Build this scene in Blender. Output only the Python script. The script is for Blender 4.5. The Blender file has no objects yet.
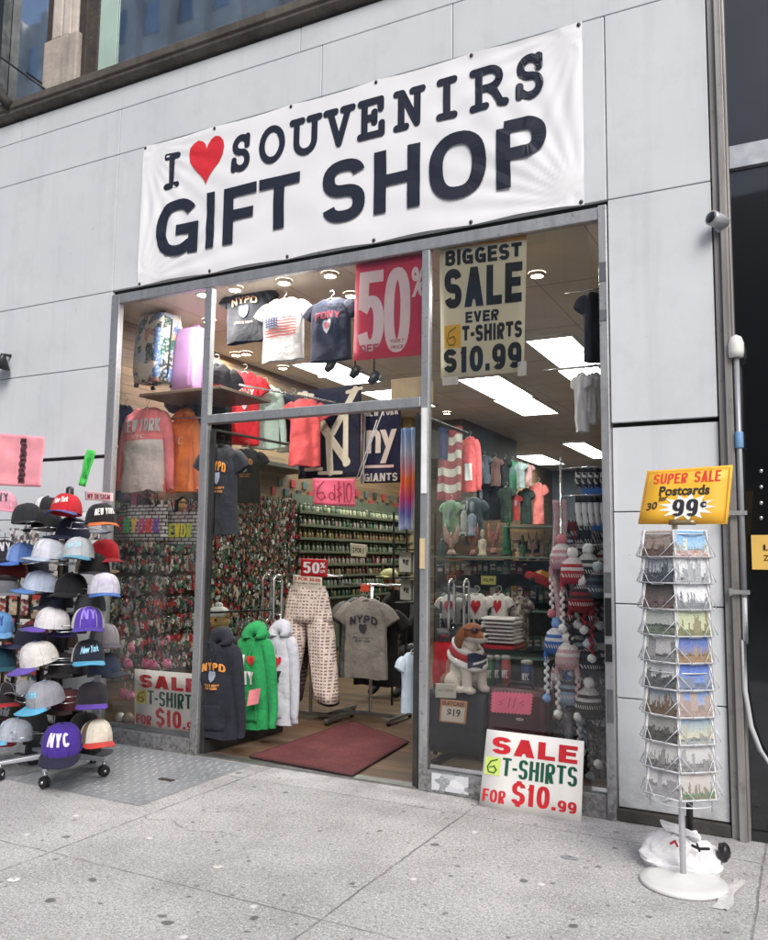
import bpy, bmesh, math, random
from mathutils import Vector, Matrix, noise
random.seed(7)
R_ = math.radians
scene = bpy.context.scene
COL = scene.collection

# ------------------------------------------------------------------ camera (solved from the photo's vanishing points)
YAW, PIT, ROL = R_(27.263), R_(5.979), R_(0.684)
FPX, DCAM, HCAM = 821.75, 5.003, 1.5
_F = Vector((-math.sin(YAW)*math.cos(PIT), math.cos(YAW)*math.cos(PIT), math.sin(PIT)))
_R = Vector((math.cos(YAW), math.sin(YAW), 0)); _U = _R.cross(_F)
_R, _U = _R*math.cos(ROL)+_U*math.sin(ROL), -_R*math.sin(ROL)+_U*math.cos(ROL)
CAM = Vector((0, -DCAM, HCAM))
def _ray(px, py): return _F+_R*((px-384)/FPX)-_U*((py-470)/FPX)
def at(px, py, Y=0.0):
    d = _ray(px, py); return CAM+d*((Y+DCAM)/d.y)
def atz(px, py, Z=0.0):
    d = _ray(px, py); return CAM+d*((Z-HCAM)/d.z)
def atx(px, py, X):
    d = _ray(px, py); return CAM+d*(X/d.x)
def box_at(x0, y0, x1, y1, Y):
    """centre x, bottom z, width, height of something standing in the plane y=Y"""
    xm, ym = (x0+x1)/2, (y0+y1)/2
    a, b = at(x0, ym, Y), at(x1, ym, Y); t, u = at(xm, y0, Y), at(xm, y1, Y)
    return (a.x+b.x)/2, u.z, b.x-a.x, t.z-u.z

cd = bpy.data.cameras.new('camera'); cam = bpy.data.objects.new('camera', cd); COL.objects.link(cam)
cd.sensor_fit = 'HORIZONTAL'; cd.sensor_width = 36; cd.lens = 36*FPX/768; cd.clip_end = 400; cd.clip_start = 0.05
cam.matrix_world = Matrix(((_R.x, _U.x, -_F.x, CAM.x), (_R.y, _U.y, -_F.y, CAM.y), (_R.z, _U.z, -_F.z, CAM.z), (0, 0, 0, 1)))
scene.camera = cam

# ------------------------------------------------------------------ materials
def lin(c):
    if isinstance(c, str):
        c = [int(c[i:i+2], 16)/255 for i in (0, 2, 4)]
        c = [(v/12.92 if v <= .04045 else ((v+.055)/1.055)**2.4) for v in c]
    return (c[0], c[1], c[2], 1)
class NT:
    def __init__(s, name):
        s.m = bpy.data.materials.new(name); s.m.use_nodes = True; s.t = s.m.node_tree; s.n = s.t.nodes; s.n.clear()
        s.out = s.n.new('ShaderNodeOutputMaterial')
    def add(s, typ, ins=None, **kw):
        nd = s.n.new(typ)
        for k, v in kw.items(): setattr(nd, k, v)
        for k, v in (ins or {}).items():
            sock = nd.inputs[k]
            if isinstance(v, bpy.types.NodeSocket): s.t.links.new(v, sock)
            else: sock.default_value = v
        return nd
    def mix(s, f, a, b, bt='MIX'):
        nd = s.add('ShaderNodeMix', data_type='RGBA', blend_type=bt)
        for k, v in ((0, f), (6, a), (7, b)):
            if isinstance(v, bpy.types.NodeSocket): s.t.links.new(v, nd.inputs[k])
            else: nd.inputs[k].default_value = v
        return nd.outputs[2]
    def math(s, op, a, b=0.0, c=0.0):
        nd = s.add('ShaderNodeMath', operation=op)
        for k, v in ((0, a), (1, b), (2, c)):
            if isinstance(v, bpy.types.NodeSocket): s.t.links.new(v, nd.inputs[k])
            else: nd.inputs[k].default_value = v
        return nd.outputs[0]
    def noise(s, vec, scale, detail=3, rough=.5):
        return s.add('ShaderNodeTexNoise', {'Vector': vec, 'Scale': scale, 'Detail': detail, 'Roughness': rough}).outputs[0]
    def ramp(s, v, a, b, ca=0.0, cb=1.0):
        return s.add('ShaderNodeMapRange', {0: v, 1: a, 2: b, 3: ca, 4: cb}).outputs[0]
    def coord(s, which='Object'): return s.add('ShaderNodeTexCoord').outputs[which]
    def world(s): return s.add('ShaderNodeNewGeometry').outputs['Position']
    def scaled(s, vec, sc):
        return s.add('ShaderNodeMapping', {'Vector': vec, 'Scale': sc}).outputs[0]
    def bsdf(s, col, rough=.5, metal=0.0, bump=None, bs=.3, bd=.01, **ins):
        d = {'Base Color': col, 'Roughness': rough, 'Metallic': metal}
        d.update(ins)
        if bump is not None:
            d['Normal'] = s.add('ShaderNodeBump', {'Height': bump, 'Strength': bs, 'Distance': bd}).outputs[0]
        b = s.add('ShaderNodeBsdfPrincipled', d); s.t.links.new(b.outputs[0], s.out.inputs[0]); return s.m
_MC = {}
def plain(col, rough=.5, metal=0.0, var=.12, nscale=6, name='paint', bump=0.0):
    key = (str(col), rough, metal, var, nscale, name, bump)
    if key in _MC: return _MC[key]
    t = NT(name); w = t.world(); c = lin(col)
    n = t.noise(w, nscale, 4)
    f = t.ramp(n, .3, .7, 1-var, 1+var)
    cc = t.mix(1.0, c, t.add('ShaderNodeCombineColor', {0: f, 1: f, 2: f}).outputs[0], 'MULTIPLY')
    rr = t.ramp(t.noise(w, nscale*2.3, 3), .3, .7, max(0, rough-.07), min(1, rough+.07))
    b = t.noise(w, nscale*12, 3) if bump else None
    _MC[key] = t.bsdf(cc, rr, metal, b, bump, .004); return _MC[key]
def cloth(col, var=.18):
    key = ('cloth', str(col), var)
    if key in _MC: return _MC[key]
    t = NT('fabric'); w = t.world(); c = lin(col)
    n = t.noise(w, 9, 5, .6); fine = t.noise(w, 420, 2)
    f = t.math('ADD', t.ramp(n, .3, .7, 1-var, 1+var), t.ramp(fine, .3, .7, -.1, .1))
    cc = t.mix(1.0, c, t.add('ShaderNodeCombineColor', {0: f, 1: f, 2: f}).outputs[0], 'MULTIPLY')
    b = t.math('ADD', t.noise(w, 24, 4), t.math('MULTIPLY', fine, .12))
    _MC[key] = t.bsdf(cc, .9, 0, b, .55, .02, **{'Sheen Weight': .04}); return _MC[key]
def metal(col='B8BABC', rough=.35, var=.15): return plain(col, rough, .9, var, 8, 'metal')
def ink(col, rough=.5): return plain(col, rough, 0, .06, 30, 'ink')
def emit(col, s, name='lamp_glow'):
    t = NT(name); n = t.noise(t.world(), 3, 2); 
    e = t.add('ShaderNodeEmission', {'Color': lin(col), 'Strength': t.ramp(n, .3, .7, s*.93, s*1.05)})
    t.t.links.new(e.outputs[0], t.out.inputs[0]); return t.m

def m_facade():
    t = NT('enamel_panel'); w = t.world()
    big = t.noise(w, .9, 5, .6); streak = t.noise(t.scaled(w, (7, 7, .5)), 1.0, 5, .65); fine = t.noise(w, 14, 5, .7)
    c = t.mix(t.ramp(big, .35, .7), lin('D0D4D8'), lin('C7CCD1'))
    c = t.mix(t.ramp(t.noise(w, 2.6, 6, .7), .5, .72, 0, .32), c, lin('AEB2B6')); c = t.mix(t.ramp(streak, .52, .76, 0, .32), c, lin('A9AFB6'))
    spk = t.noise(t.scaled(w, (5, 5, 2.2)), 1.3, 6, .75); c = t.mix(t.ramp(spk, .66, .74, 0, .4), c, lin('8E9092'))
    scr = t.noise(t.scaled(w, (9, 9, 16)), 1.0, 3, .75)
    c = t.mix(t.ramp(scr, .70, .76, 0, .6), c, lin('77797B'))
    c = t.mix(t.ramp(fine, .62, .8, 0, .2), c, lin('9A9C9E'))
    z = t.add('ShaderNodeSeparateXYZ', {0: w}).outputs[2]
    low = t.math('MULTIPLY', t.ramp(z, .55, .02), t.ramp(fine, .38, .62, .35, 1))
    c = t.mix(t.math('MULTIPLY', low, .55), c, lin('6A6762'))
    return t.bsdf(c, t.ramp(fine, .3, .7, .32, .5), 0, t.noise(w, 2.2, 2), .12, .02)
def m_sidewalk():
    t = NT('concrete'); w = t.world()
    s = t.add('ShaderNodeSeparateXYZ', {0: w}); x, y = s.outputs[0], s.outputs[1]
    wob = t.math('MULTIPLY', t.math('SUBTRACT', t.noise(w, 3.5, 4), .5), .05)
    big = t.noise(w, .55, 5, .6); mid = t.noise(w, 5, 5, .65); fine = t.noise(w, 130, 3, .6)
    c = t.mix(t.ramp(big, .3, .7), lin('A8A7A8'), lin('BCBABA'))
    patch = t.noise(w, 1.3, 6, .7); c = t.mix(t.ramp(patch, .47, .62, 0, .5), c, lin('8A8887')); c = t.mix(t.ramp(patch, .44, .30, 0, .4), c, lin('CCCAC8')); c = t.mix(t.ramp(mid, .45, .75, 0, .5), c, lin('8E8C8B'))
    fine = t.math('ADD', t.math('MULTIPLY', fine, .6), t.math('MULTIPLY', t.noise(w, 55, 3, .7), .4)); c = t.mix(t.ramp(fine, .50, .60, 0, .75), c, lin('757373'))
    c = t.mix(t.ramp(fine, .475, .39, 0, .8), c, lin('DEDCDB'))
    # gum spots
    for sc, lo, keep, dark in ((3.4, .085, .50, .8), (6.5, .10, .34, .7), (1.7, .040, .45, .8), (10.0, .13, .36, .6), (16.0, .15, .30, .5)):
        dis = t.add('ShaderNodeVectorMath', {0: w, 1: t.scaled(t.add('ShaderNodeTexNoise', {'Vector': w, 'Scale': 11.0}).outputs[1], (.05, .05, 0))}, operation='ADD').outputs[0]
        v = t.add('ShaderNodeTexVoronoi', {'Vector': dis, 'Scale': sc}, voronoi_dimensions='2D')
        rnd = t.add('ShaderNodeSeparateColor', {0: v.outputs[1]})
        rad = t.math('MULTIPLY', t.math('POWER', rnd.outputs[0], 1.8), lo*.95)
        spot = t.ramp(t.math('SUBTRACT', v.outputs[0], rad), .012, -.012)
        spot = t.math('MULTIPLY', spot, t.math('LESS_THAN', rnd.outputs[1], keep))
        c = t.mix(t.math('MULTIPLY', spot, dark), c, lin('4E4C4B'))
    # joints
    def joint(v, per, off, wd):
        a = t.math('ADD', v, wob); a = t.math('SUBTRACT', a, off); a = t.math('DIVIDE', a, per)
        fr = t.math('FRACT', t.math('ADD', a, 100.5)); d = t.math('ABSOLUTE', t.math('SUBTRACT', fr, .5))
        return t.ramp(d, wd/per, wd/per*.45)
    wob = t.math('MULTIPLY', t.math('SUBTRACT', t.noise(w, 4.5, 5, .7), .5), .03)
    jx = joint(x, 1.595, -1.855, .008); jy = joint(y, 1.6, -1.93, .006)
    j = t.math('MAXIMUM', jx, jy); brk = t.ramp(t.noise(w, 4, 4, .7), .36, .56, .1, 1)
    c = t.mix(t.math('MULTIPLY', t.math('MULTIPLY', j, brk), .65), c, lin('4A4846'))
    st = t.noise(t.scaled(w, (.9, .35, 1)), 1.0, 6, .7); c = t.mix(t.ramp(st, .54, .68, 0, .4), c, lin('6F6D6C'))
    # grime along the wall, white scuffs
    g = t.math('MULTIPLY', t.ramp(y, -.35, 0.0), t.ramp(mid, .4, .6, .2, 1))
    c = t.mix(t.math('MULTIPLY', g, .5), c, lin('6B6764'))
    v2 = t.add('ShaderNodeTexVoronoi', {'Vector': w, 'Scale': 1.9}, voronoi_dimensions='2D')
    wsp = t.math('MULTIPLY', t.ramp(v2.outputs[0], .04, .02), t.math('GREATER_THAN', t.add('ShaderNodeSeparateColor', {0: v2.outputs[1]}).outputs[0], .72))
    c = t.mix(t.math('MULTIPLY', wsp, .7), c, lin('E4E2DF'))
    # long crack
    ck = t.math('ABSOLUTE', t.math('ADD', t.math('ADD', y, 1.28), t.math('MULTIPLY', t.math('SUBTRACT', t.noise(t.scaled(w, (2.4, 0, 0)), 1, 4), .5), .5)))
    ck = t.math('MULTIPLY', t.ramp(ck, .011, .002), t.math('MULTIPLY', t.math('GREATER_THAN', x, -3.45), t.math('LESS_THAN', x, -2.75)))
    c = t.mix(t.math('MULTIPLY', t.math('MULTIPLY', ck, t.ramp(t.noise(w, 16, 3, .7), .38, .55)), .6), c, lin('4B4947'))
    h = t.math('SUBTRACT', t.math('ADD', t.math('MULTIPLY', fine, .35), mid), t.math('MULTIPLY', j, 1.4))
    return t.bsdf(c, .88, 0, h, .5, .006)
def m_planks(c1, c2, axis, width, name='wood_planks'):
    t = NT(name); w = t.world(); s = t.add('ShaderNodeSeparateXYZ', {0: w})
    v = s.outputs[axis]; k = t.math('FLOOR', t.math('DIVIDE', v, width))
    rnd = t.add('ShaderNodeTexWhiteNoise', {'W': k}, noise_dimensions='1D').outputs[0]
    sc = [6, 6, 6]; 
    for i in range(3):
        if i != axis: sc[i] = .8
    sc[axis] = 18
    g = t.noise(t.scaled(w, sc), 1.2, 5, .6)
    c = t.mix(t.ramp(g, .3, .7), lin(c1), lin(c2))
    f = t.ramp(rnd, 0, 1, .65, 1.25)
    c = t.mix(1.0, c, t.add('ShaderNodeCombineColor', {0: f, 1: f, 2: f}).outputs[0], 'MULTIPLY')
    fr = t.math('ABSOLUTE', t.math('SUBTRACT', t.math('FRACT', t.math('DIVIDE', v, width)), .5))
    j = t.ramp(fr, .465, .49)
    c = t.mix(t.math('MULTIPLY', j, .85), c, (.012, .01, .008, 1))
    return t.bsdf(c, .5, 0, t.math('SUBTRACT', g, t.math('MULTIPLY', j, 2)), .4, .006)
def m_glass(refl=.07, tint=(1, 1, 1, 1), name='shop_glass', haze=0.0):
    t = NT(name); w = t.world()
    fr = t.add('ShaderNodeFresnel', {'IOR': 1.45}).outputs[0]
    k = t.math('ADD', t.math('MULTIPLY', fr, .9), refl-.04)
    tr = t.add('ShaderNodeBsdfTransparent', {'Color': tint}); gl = t.add('ShaderNodeBsdfGlossy', {'Color': (1, 1, 1, 1), 'Roughness': .02})
    mx = t.add('ShaderNodeMixShader', {0: k, 1: tr.outputs[0], 2: gl.outputs[0]})
    sm = t.add('ShaderNodeBsdfDiffuse', {'Color': lin('C8CCCC')})
    n = t.math('MULTIPLY', t.ramp(t.noise(t.scaled(w, (3, 3, 1.3)), 1, 5, .6), .45, .8), haze)
    m2 = t.add('ShaderNodeMixShader', {0: n, 1: mx.outputs[0], 2: sm.outputs[0]})
    t.t.links.new(m2.outputs[0], t.out.inputs[0]); return t.m
def m_mirror_glass(base, k, name='dark_glass', rough=.03):
    t = NT(name); w = t.world()
    b = t.add('ShaderNodeBsdfPrincipled', {'Base Color': lin(base), 'Roughness': .25})
    nb = t.add('ShaderNodeBump', {'Height': t.noise(w, .9, 2), 'Strength': .05, 'Distance': .05}).outputs[0]
    g = t.add('ShaderNodeBsdfGlossy', {'Color': (.93, .97, 1, 1), 'Roughness': rough, 'Normal': nb})
    mx = t.add('ShaderNodeMixShader', {0: t.ramp(t.noise(w, 5, 4), .3, .7, k*.9, k*1.1), 1: b.outputs[0], 2: g.outputs[0]})
    t.t.links.new(mx.outputs[0], t.out.inputs[0]); return t.m
def m_attr(name='painted_plastic', rough=.45):
    t = NT(name); a = t.add('ShaderNodeAttribute', attribute_name='Col')
    n = t.noise(t.world(), 60, 3); f = t.ramp(n, .3, .7, .8, 1.2)
    c = t.mix(1.0, a.outputs[0], t.add('ShaderNodeCombineColor', {0: f, 1: f, 2: f}).outputs[0], 'MULTIPLY')
    return t.bsdf(c, rough)
def m_card(seed, top, bot, ground, bld1, bld2, mono=False):
    """a picture postcard: sky, skyline of towers, water or street"""
    t = NT('printed_card'); g = t.coord('Generated'); s = t.add('ShaderNodeSeparateXYZ', {0: g}); x, z = s.outputs[0], s.outputs[2]
    cl = t.noise(t.scaled(g, (3, 1, 5)), 1.5+seed*.1, 5)
    x = t.math('ADD', x, t.math('MULTIPLY', t.math('SUBTRACT', t.noise(t.scaled(g, (9, 1, 9)), 1, 3), .5), .10)); sky = t.mix(t.math('ADD', z, t.math('MULTIPLY', t.math('SUBTRACT', cl, .5), .9)), lin(bot), lin(top))
    k = t.math('FLOOR', t.math('ADD', t.math('MULTIPLY', x, [5, 22, 9, 34, 13, 7, 27][seed % 7]), seed*17.3))
    wn = t.add('ShaderNodeTexWhiteNoise', {'W': k}, noise_dimensions='1D')
    hgt = t.math('ADD', t.ramp(t.math('POWER', wn.outputs[0], 1.8), 0, 1, .22+.05*(seed % 4), .62+.09*(seed % 5)), t.math('MULTIPLY', t.math('SUBTRACT', t.noise(t.scaled(g, (14, 1, 14)), 1, 4, .7), .5), .35))
    isb = t.math('LESS_THAN', z, hgt)
    win = t.noise(t.scaled(g, (55, 1, 30)), 1, 2)
    bc = t.mix(t.ramp(t.math('ADD', t.math('MULTIPLY', wn.outputs[0], .6), t.math('MULTIPLY', win, .5)), .3, .8), lin(bld1), lin(bld2))
    c = t.mix(isb, sky, bc)
    gr = t.mix(t.ramp(t.noise(t.scaled(g, (6, 1, 22)), 1, 4), .35, .65), lin(ground), lin(bld2))
    c = t.mix(t.math('LESS_THAN', z, .14+.06*(seed % 4)), c, gr); bl = t.noise(t.scaled(g, (8, 1, 6)), 1.7+seed*.37, 5, .65); c = t.mix(t.ramp(bl, .52, .60, 0, .65), c, lin(bld1)); c = t.mix(t.ramp(bl, .44, .36, 0, .5), c, lin(bot))
    bx = t.math('MAXIMUM', t.math('GREATER_THAN', t.math('ABSOLUTE', t.math('SUBTRACT', x, .5)), .475), t.math('GREATER_THAN', t.math('ABSOLUTE', t.math('SUBTRACT', z, .5)), .46))
    c = t.mix(t.math('MULTIPLY', bx, .8), c, lin('EDEDEB'))
    return t.bsdf(c, .28)
def m_collage(cols, scale, name='printed_shell', rough=.3):
    t = NT(name); w = t.coord('Object')
    d = t.add('ShaderNodeVectorMath', {0: w, 1: t.scaled(t.add('ShaderNodeTexNoise', {'Vector': w, 'Scale': scale*.8}).outputs[1], (.6/scale,)*3)}, operation='ADD').outputs[0]
    v = t.add('ShaderNodeTexVoronoi', {'Vector': d, 'Scale': scale})
    r = t.add('ShaderNodeSeparateColor', {0: v.outputs[1]}).outputs[0]
    c = lin(cols[0])
    for i, q in enumerate(cols[1:]):
        c = t.mix(t.math('GREATER_THAN', r, (i+1)/len(cols)), c, lin(q))
    n = t.noise(w, scale*4, 4); c = t.mix(t.ramp(n, .52, .6, 0, .55), c, lin(cols[0]))
    return t.bsdf(c, rough)
def m_motif(base, mark, step, name='printed_fabric'):
    """rows of small dark marks"""
    t = NT(name); o = t.coord('Object'); s = t.add('ShaderNodeSeparateXYZ', {0: o})
    u = t.math('DIVIDE', s.outputs[0], step); v = t.math('DIVIDE', s.outputs[2], step*.85)
    u = t.math('ADD', u, t.math('MULTIPLY', t.math('MODULO', t.math('FLOOR', t.math('ADD', v, 50)), 2), .0))
    fu = t.math('ABSOLUTE', t.math('SUBTRACT', t.math('FRACT', t.math('ADD', u, 50)), .5)); fv = t.math('ABSOLUTE', t.math('SUBTRACT', t.math('FRACT', t.math('ADD', v, 50)), .5))
    n = t.noise(o, 1.4/step, 3)
    mk = t.math('MULTIPLY', t.math('LESS_THAN', fu, .33), t.math('LESS_THAN', fv, .26)); mk = t.math('MULTIPLY', mk, t.math('GREATER_THAN', n, .43))
    c = t.mix(t.math('MULTIPLY', mk, .85), lin(base), lin(mark))
    f = t.ramp(t.noise(o, 9, 4), .3, .7, .85, 1.12)
    c = t.mix(1.0, c, t.add('ShaderNodeCombineColor', {0: f, 1: f, 2: f}).outputs[0], 'MULTIPLY')
    return t.bsdf(c, .9, 0, t.noise(o, 20, 4), .4, .02)
def m_knit(c1, c2, band=.022, c3='D4D2CE'):
    """fair-isle knit: bands of colour, some of them checked, with yarn grain"""
    t = NT('knit'); o = t.coord('Object'); s = t.add('ShaderNodeSeparateXYZ', {0: o}); n = t.noise(o, 60, 2)
    zz = t.math('DIVIDE', t.math('ADD', s.outputs[2], t.math('MULTIPLY', n, .006)), band); k = t.math('FLOOR', zz)
    r = t.add('ShaderNodeTexWhiteNoise', {'W': k}, noise_dimensions='1D').outputs[0]
    ang = t.math('MULTIPLY', t.math('ADD', s.outputs[0], t.math('MULTIPLY', s.outputs[1], .6)), 1/band*1.3)
    ck = t.math('GREATER_THAN', t.math('FRACT', t.math('ADD', t.math('ADD', ang, t.math('MULTIPLY', zz, .5)), 50)), .55)
    c = t.mix(t.math('GREATER_THAN', r, .55), lin(c1), lin(c2)); c = t.mix(t.math('MULTIPLY', ck, t.math('GREATER_THAN', t.math('FRACT', t.math('MULTIPLY', r, 7.3)), .55)), c, lin(c3))
    f = t.ramp(t.noise(o, 160, 3), .3, .7, .6, 1.2); c = t.mix(1.0, c, t.add('ShaderNodeCombineColor', {0: f, 1: f, 2: f}).outputs[0], 'MULTIPLY')
    return t.bsdf(c, .95, 0, t.noise(o, 220, 3), .7, .01)
def m_stone(c1, c2, rough=.85, sc=5):
    t = NT('stone'); w = t.world()
    c = t.mix(t.ramp(t.noise(w, sc, 6, .65), .3, .7), lin(c1), lin(c2))
    st = t.noise(t.scaled(w, (9, 9, .8)), 1, 5, .6)
    c = t.mix(t.ramp(st, .5, .8, 0, .7), c, lin('2E2B29'))
    return t.bsdf(c, rough, 0, t.noise(w, sc*6, 5), .5, .01)
def m_frame():
    """worn brushed aluminium"""
    t = NT('worn_aluminium'); w = t.world()
    n = t.noise(t.scaled(w, (14, 14, 3)), 1, 5, .65); n2 = t.noise(w, 30, 4, .7)
    c = t.mix(t.ramp(n, .3, .7), lin('A2A4A7'), lin('BCBEC1'))
    c = t.mix(t.ramp(n2, .58, .75, 0, .7), c, lin('55524E'))
    z = t.add('ShaderNodeSeparateXYZ', {0: w}).outputs[2]
    c = t.mix(t.math('MULTIPLY', t.ramp(z, .5, 0), t.ramp(n2, .4, .6, .2, .8)), c, lin('5E5A55'))
    return t.bsdf(c, t.ramp(n2, .3, .7, .3, .55), .65, n2, .15, .004)
M_FAC, M_FRAME = m_facade(), m_frame()
M_GL = m_glass(.07)
M_GLH = m_glass(.06, haze=.10, name='hazy_shop_glass')  # patchy pale haze mixed into the pane colour
M_DGL = m_mirror_glass('0B0E11', .045)
M_UGL = m_mirror_glass('11151A', .75, 'office_glass')
M_WIRE = metal('B9BCBF', .3); M_CHROME = metal('D2D4D6', .18)
M_BLK = plain('17181A', .5); M_RUB = plain('1B1B1C', .7)
M_WHT = plain('E6E6E4', .45, 0, .05)
M_ATTR = m_attr()

# ------------------------------------------------------------------ mesh builder
class MB:
    def __init__(s): s.v = []; s.f = []; s.mi = []; s.c = []; s.sm = []
    def add(s, vs, fs, mi=0, col=None, smooth=False):
        o = len(s.v); s.v += [tuple(v) for v in vs]
        for f in fs: s.f.append([i+o for i in f]); s.mi.append(mi); s.c.append(col); s.sm.append(smooth)
        return s
    def box(s, x0, x1, y0, y1, z0, z1, mi=0, col=None, M=None):
        vs = [Vector(p) for p in ((x0, y0, z0), (x1, y0, z0), (x1, y1, z0), (x0, y1, z0), (x0, y0, z1), (x1, y0, z1), (x1, y1, z1), (x0, y1, z1))]
        if M is not None: vs = [M @ v for v in vs]
        return s.add(vs, [(0, 3, 2, 1), (4, 5, 6, 7), (0, 1, 5, 4), (1, 2, 6, 5), (2, 3, 7, 6), (3, 0, 4, 7)], mi, col)
    def rings(s, rings, cap0=True, cap1=True, mi=0, smooth=True, closed=False):
        n = len(rings[0]); vs = [p for r in rings for p in r]; fs = []
        m = len(rings)
        for i in range(m if closed else m-1):
            a, b = i*n, ((i+1) % m)*n
            for k in range(n): fs.append((a+k, a+(k+1) % n, b+(k+1) % n, b+k))
        if cap0 and not closed: fs.append(tuple(range(n))[::-1])
        if cap1 and not closed: fs.append(tuple((m-1)*n+k for k in range(n)))
        return s.add(vs, fs, mi, None, smooth)
    def tube(s, pts, r, n=6, mi=0, closed=False):
        pts = [Vector(p) for p in pts]; rs = []; m = len(pts)
        for i, p in enumerate(pts):
            if closed: d = pts[(i+1) % m]-pts[i-1]
            else: d = pts[min(i+1, m-1)]-pts[max(i-1, 0)]
            d = d.normalized() if d.length > 1e-9 else Vector((0, 0, 1))
            up = Vector((0, 0, 1)) if abs(d.z) < .9 else Vector((0, 1, 0))
            if i == 0 or True:
                u = d.cross(up).normalized(); w = d.cross(u)
                if i and u.dot(pu) < 0: u, w = -u, -w
                pu = u
            rr = r[i] if isinstance(r, (list, tuple)) else r
            rs.append([p+u*math.cos(6.28318*k/n)*rr+w*math.sin(6.28318*k/n)*rr for k in range(n)])
        return s.rings(rs, mi=mi, closed=closed)
    def lathe(s, prof, c=(0, 0, 0), n=20, mi=0, cap=True):
        rs = [[(c[0]+r*math.cos(6.28318*k/n), c[1]+r*math.sin(6.28318*k/n), c[2]+z) for k in range(n)] for r, z in prof]
        return s.rings(rs, cap, cap, mi)
    def ball(s, c, rx, ry=None, rz=None, n=12, m=7, mi=0, M=None, lump=0, seed=0):
        ry = ry or rx; rz = rz or rx; rs = []
        for j in range(m+1):
            a = math.pi*(j/m-.5); rs.append([])
            for k in range(n):
                b = 6.28318*k/n; p = Vector((rx*max(.02, math.cos(a))*math.cos(b), ry*max(.02, math.cos(a))*math.sin(b), rz*math.sin(a)))
                if lump: p *= 1+lump*noise.noise(p*(2.2/rx)+Vector((seed, seed*2, 0)))
                if M is not None: p = M @ p
                rs[-1].append(p+Vector(c))
        return s.rings(rs, mi=mi)
    def prism(s, out, y0, y1, mi=0, fn=None):
        """outline in xz (counter-clockwise seen from -y) extruded in y"""
        n = len(out); vs = [(x, y0, z) for x, z in out]+[(x, y1, z) for x, z in out]
        fs = [tuple(range(n)), tuple(range(2*n-1, n-1, -1))]+[(k, k+n, (k+1) % n+n, (k+1) % n) for k in range(n)]
        return s.add(vs, fs, mi)
    def grid(s, fn, nu, nv, mi=0, smooth=True, u0=0, u1=1, v0=0, v1=1):
        vs = [fn(u0+(u1-u0)*i/nu, v0+(v1-v0)*j/nv) for j in range(nv+1) for i in range(nu+1)]
        fs = [(j*(nu+1)+i, j*(nu+1)+i+1, (j+1)*(nu+1)+i+1, (j+1)*(nu+1)+i) for j in range(nv) for i in range(nu)]
        return s.add(vs, fs, mi, None, smooth)
    def xf(s, M): s.v = [tuple(M @ Vector(v)) for v in s.v]; return s
    def build(s, name, mats, parent=None, loc=None, bevel=0, solid=0, rot=None):
        me = bpy.data.meshes.new(name); me.from_pydata(s.v, [], s.f)
        if not isinstance(mats, (list, tuple)): mats = [mats]
        for m in mats: me.materials.append(m)
        me.polygons.foreach_set('material_index', s.mi); me.polygons.foreach_set('use_smooth', s.sm)
        if any(c is not None for c in s.c):
            ca = me.color_attributes.new('Col', 'FLOAT_COLOR', 'CORNER'); buf = []
            for p, c in zip(me.polygons, s.c): buf += list(c or (.5, .5, .5, 1))*p.loop_total
            ca.data.foreach_set('color', buf)
        me.validate(); me.update()
        o = bpy.data.objects.new(name, me); COL.objects.link(o)
        if parent is not None: o.parent = parent
        if loc is not None: o.location = loc
        if rot is not None: o.rotation_euler = rot
        if bevel:
            b = o.modifiers.new('bevel', 'BEVEL'); b.width = bevel; b.segments = 2; b.limit_method = 'ANGLE'
        if solid:
            b = o.modifiers.new('solid', 'SOLIDIFY'); b.thickness = solid; b.offset = 0
        return o
def tag(o, label, cat, group=None, kind=None):
    if label: o['label'] = label
    if cat: o['category'] = cat
    if group: o['group'] = group
    if kind: o['kind'] = kind
    return o
def thing(name, label, cat, loc=(0, 0, 0), rz=0, group=None, rx=0, ry=0):
    o = bpy.data.objects.new(name, None); COL.objects.link(o); o.empty_display_size = .1
    o.location = loc; o.rotation_euler = (rx, ry, rz); return tag(o, label, cat, group)
def struct(o): o['kind'] = 'structure'; return o
def dup(o, loc=None, rz=None, label=None, group=None, mats=None, rot=None, scale=None):
    r = o.copy(); COL.objects.link(r)
    if loc is not None: r.location = loc
    if rz is not None: r.rotation_euler.z = rz
    if rot is not None: r.rotation_euler = rot
    if scale: r.scale = (scale,)*3
    if label: r['label'] = label
    if group: r['group'] = group
    for ch in list(o.children):
        c = ch.copy(); COL.objects.link(c); c.parent = r
        for g in list(ch.children):
            d = g.copy(); COL.objects.link(d); d.parent = c
    return r

# ------------------------------------------------------------------ lettering
_TC = {}
def text2d(s, bold=0.0, shear=0.0, spacing=1.0, cut=0.0):
    k = (s, bold, shear, spacing)
    if k not in _TC:
        cu = bpy.data.curves.new('t', 'FONT'); cu.body = s; cu.size = 1; cu.offset = bold; cu.shear = shear; cu.space_character = spacing
        cu.resolution_u = 4; cu.fill_mode = 'FRONT'
        ob = bpy.data.objects.new('t', cu); COL.objects.link(ob)
        dg = bpy.context.evaluated_depsgraph_get(); dg.update()
        me = bpy.data.meshes.new_from_object(ob.evaluated_get(dg))
        vs = [(v.co.x, v.co.y) for v in me.vertices]; fs = [tuple(p.vertices) for p in me.polygons]
        x0 = min(v[0] for v in vs); x1 = max(v[0] for v in vs); y0 = min(v[1] for v in vs); y1 = max(v[1] for v in vs)
        _TC[k] = ([((a-x0)/(x1-x0), (b-y0)/(y1-y0)) for a, b in vs], fs)
        bpy.data.objects.remove(ob); bpy.data.curves.remove(cu); bpy.data.meshes.remove(me)
    return _TC[k]
def flat(y): return lambda x, z: (x, y, z)
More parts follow.
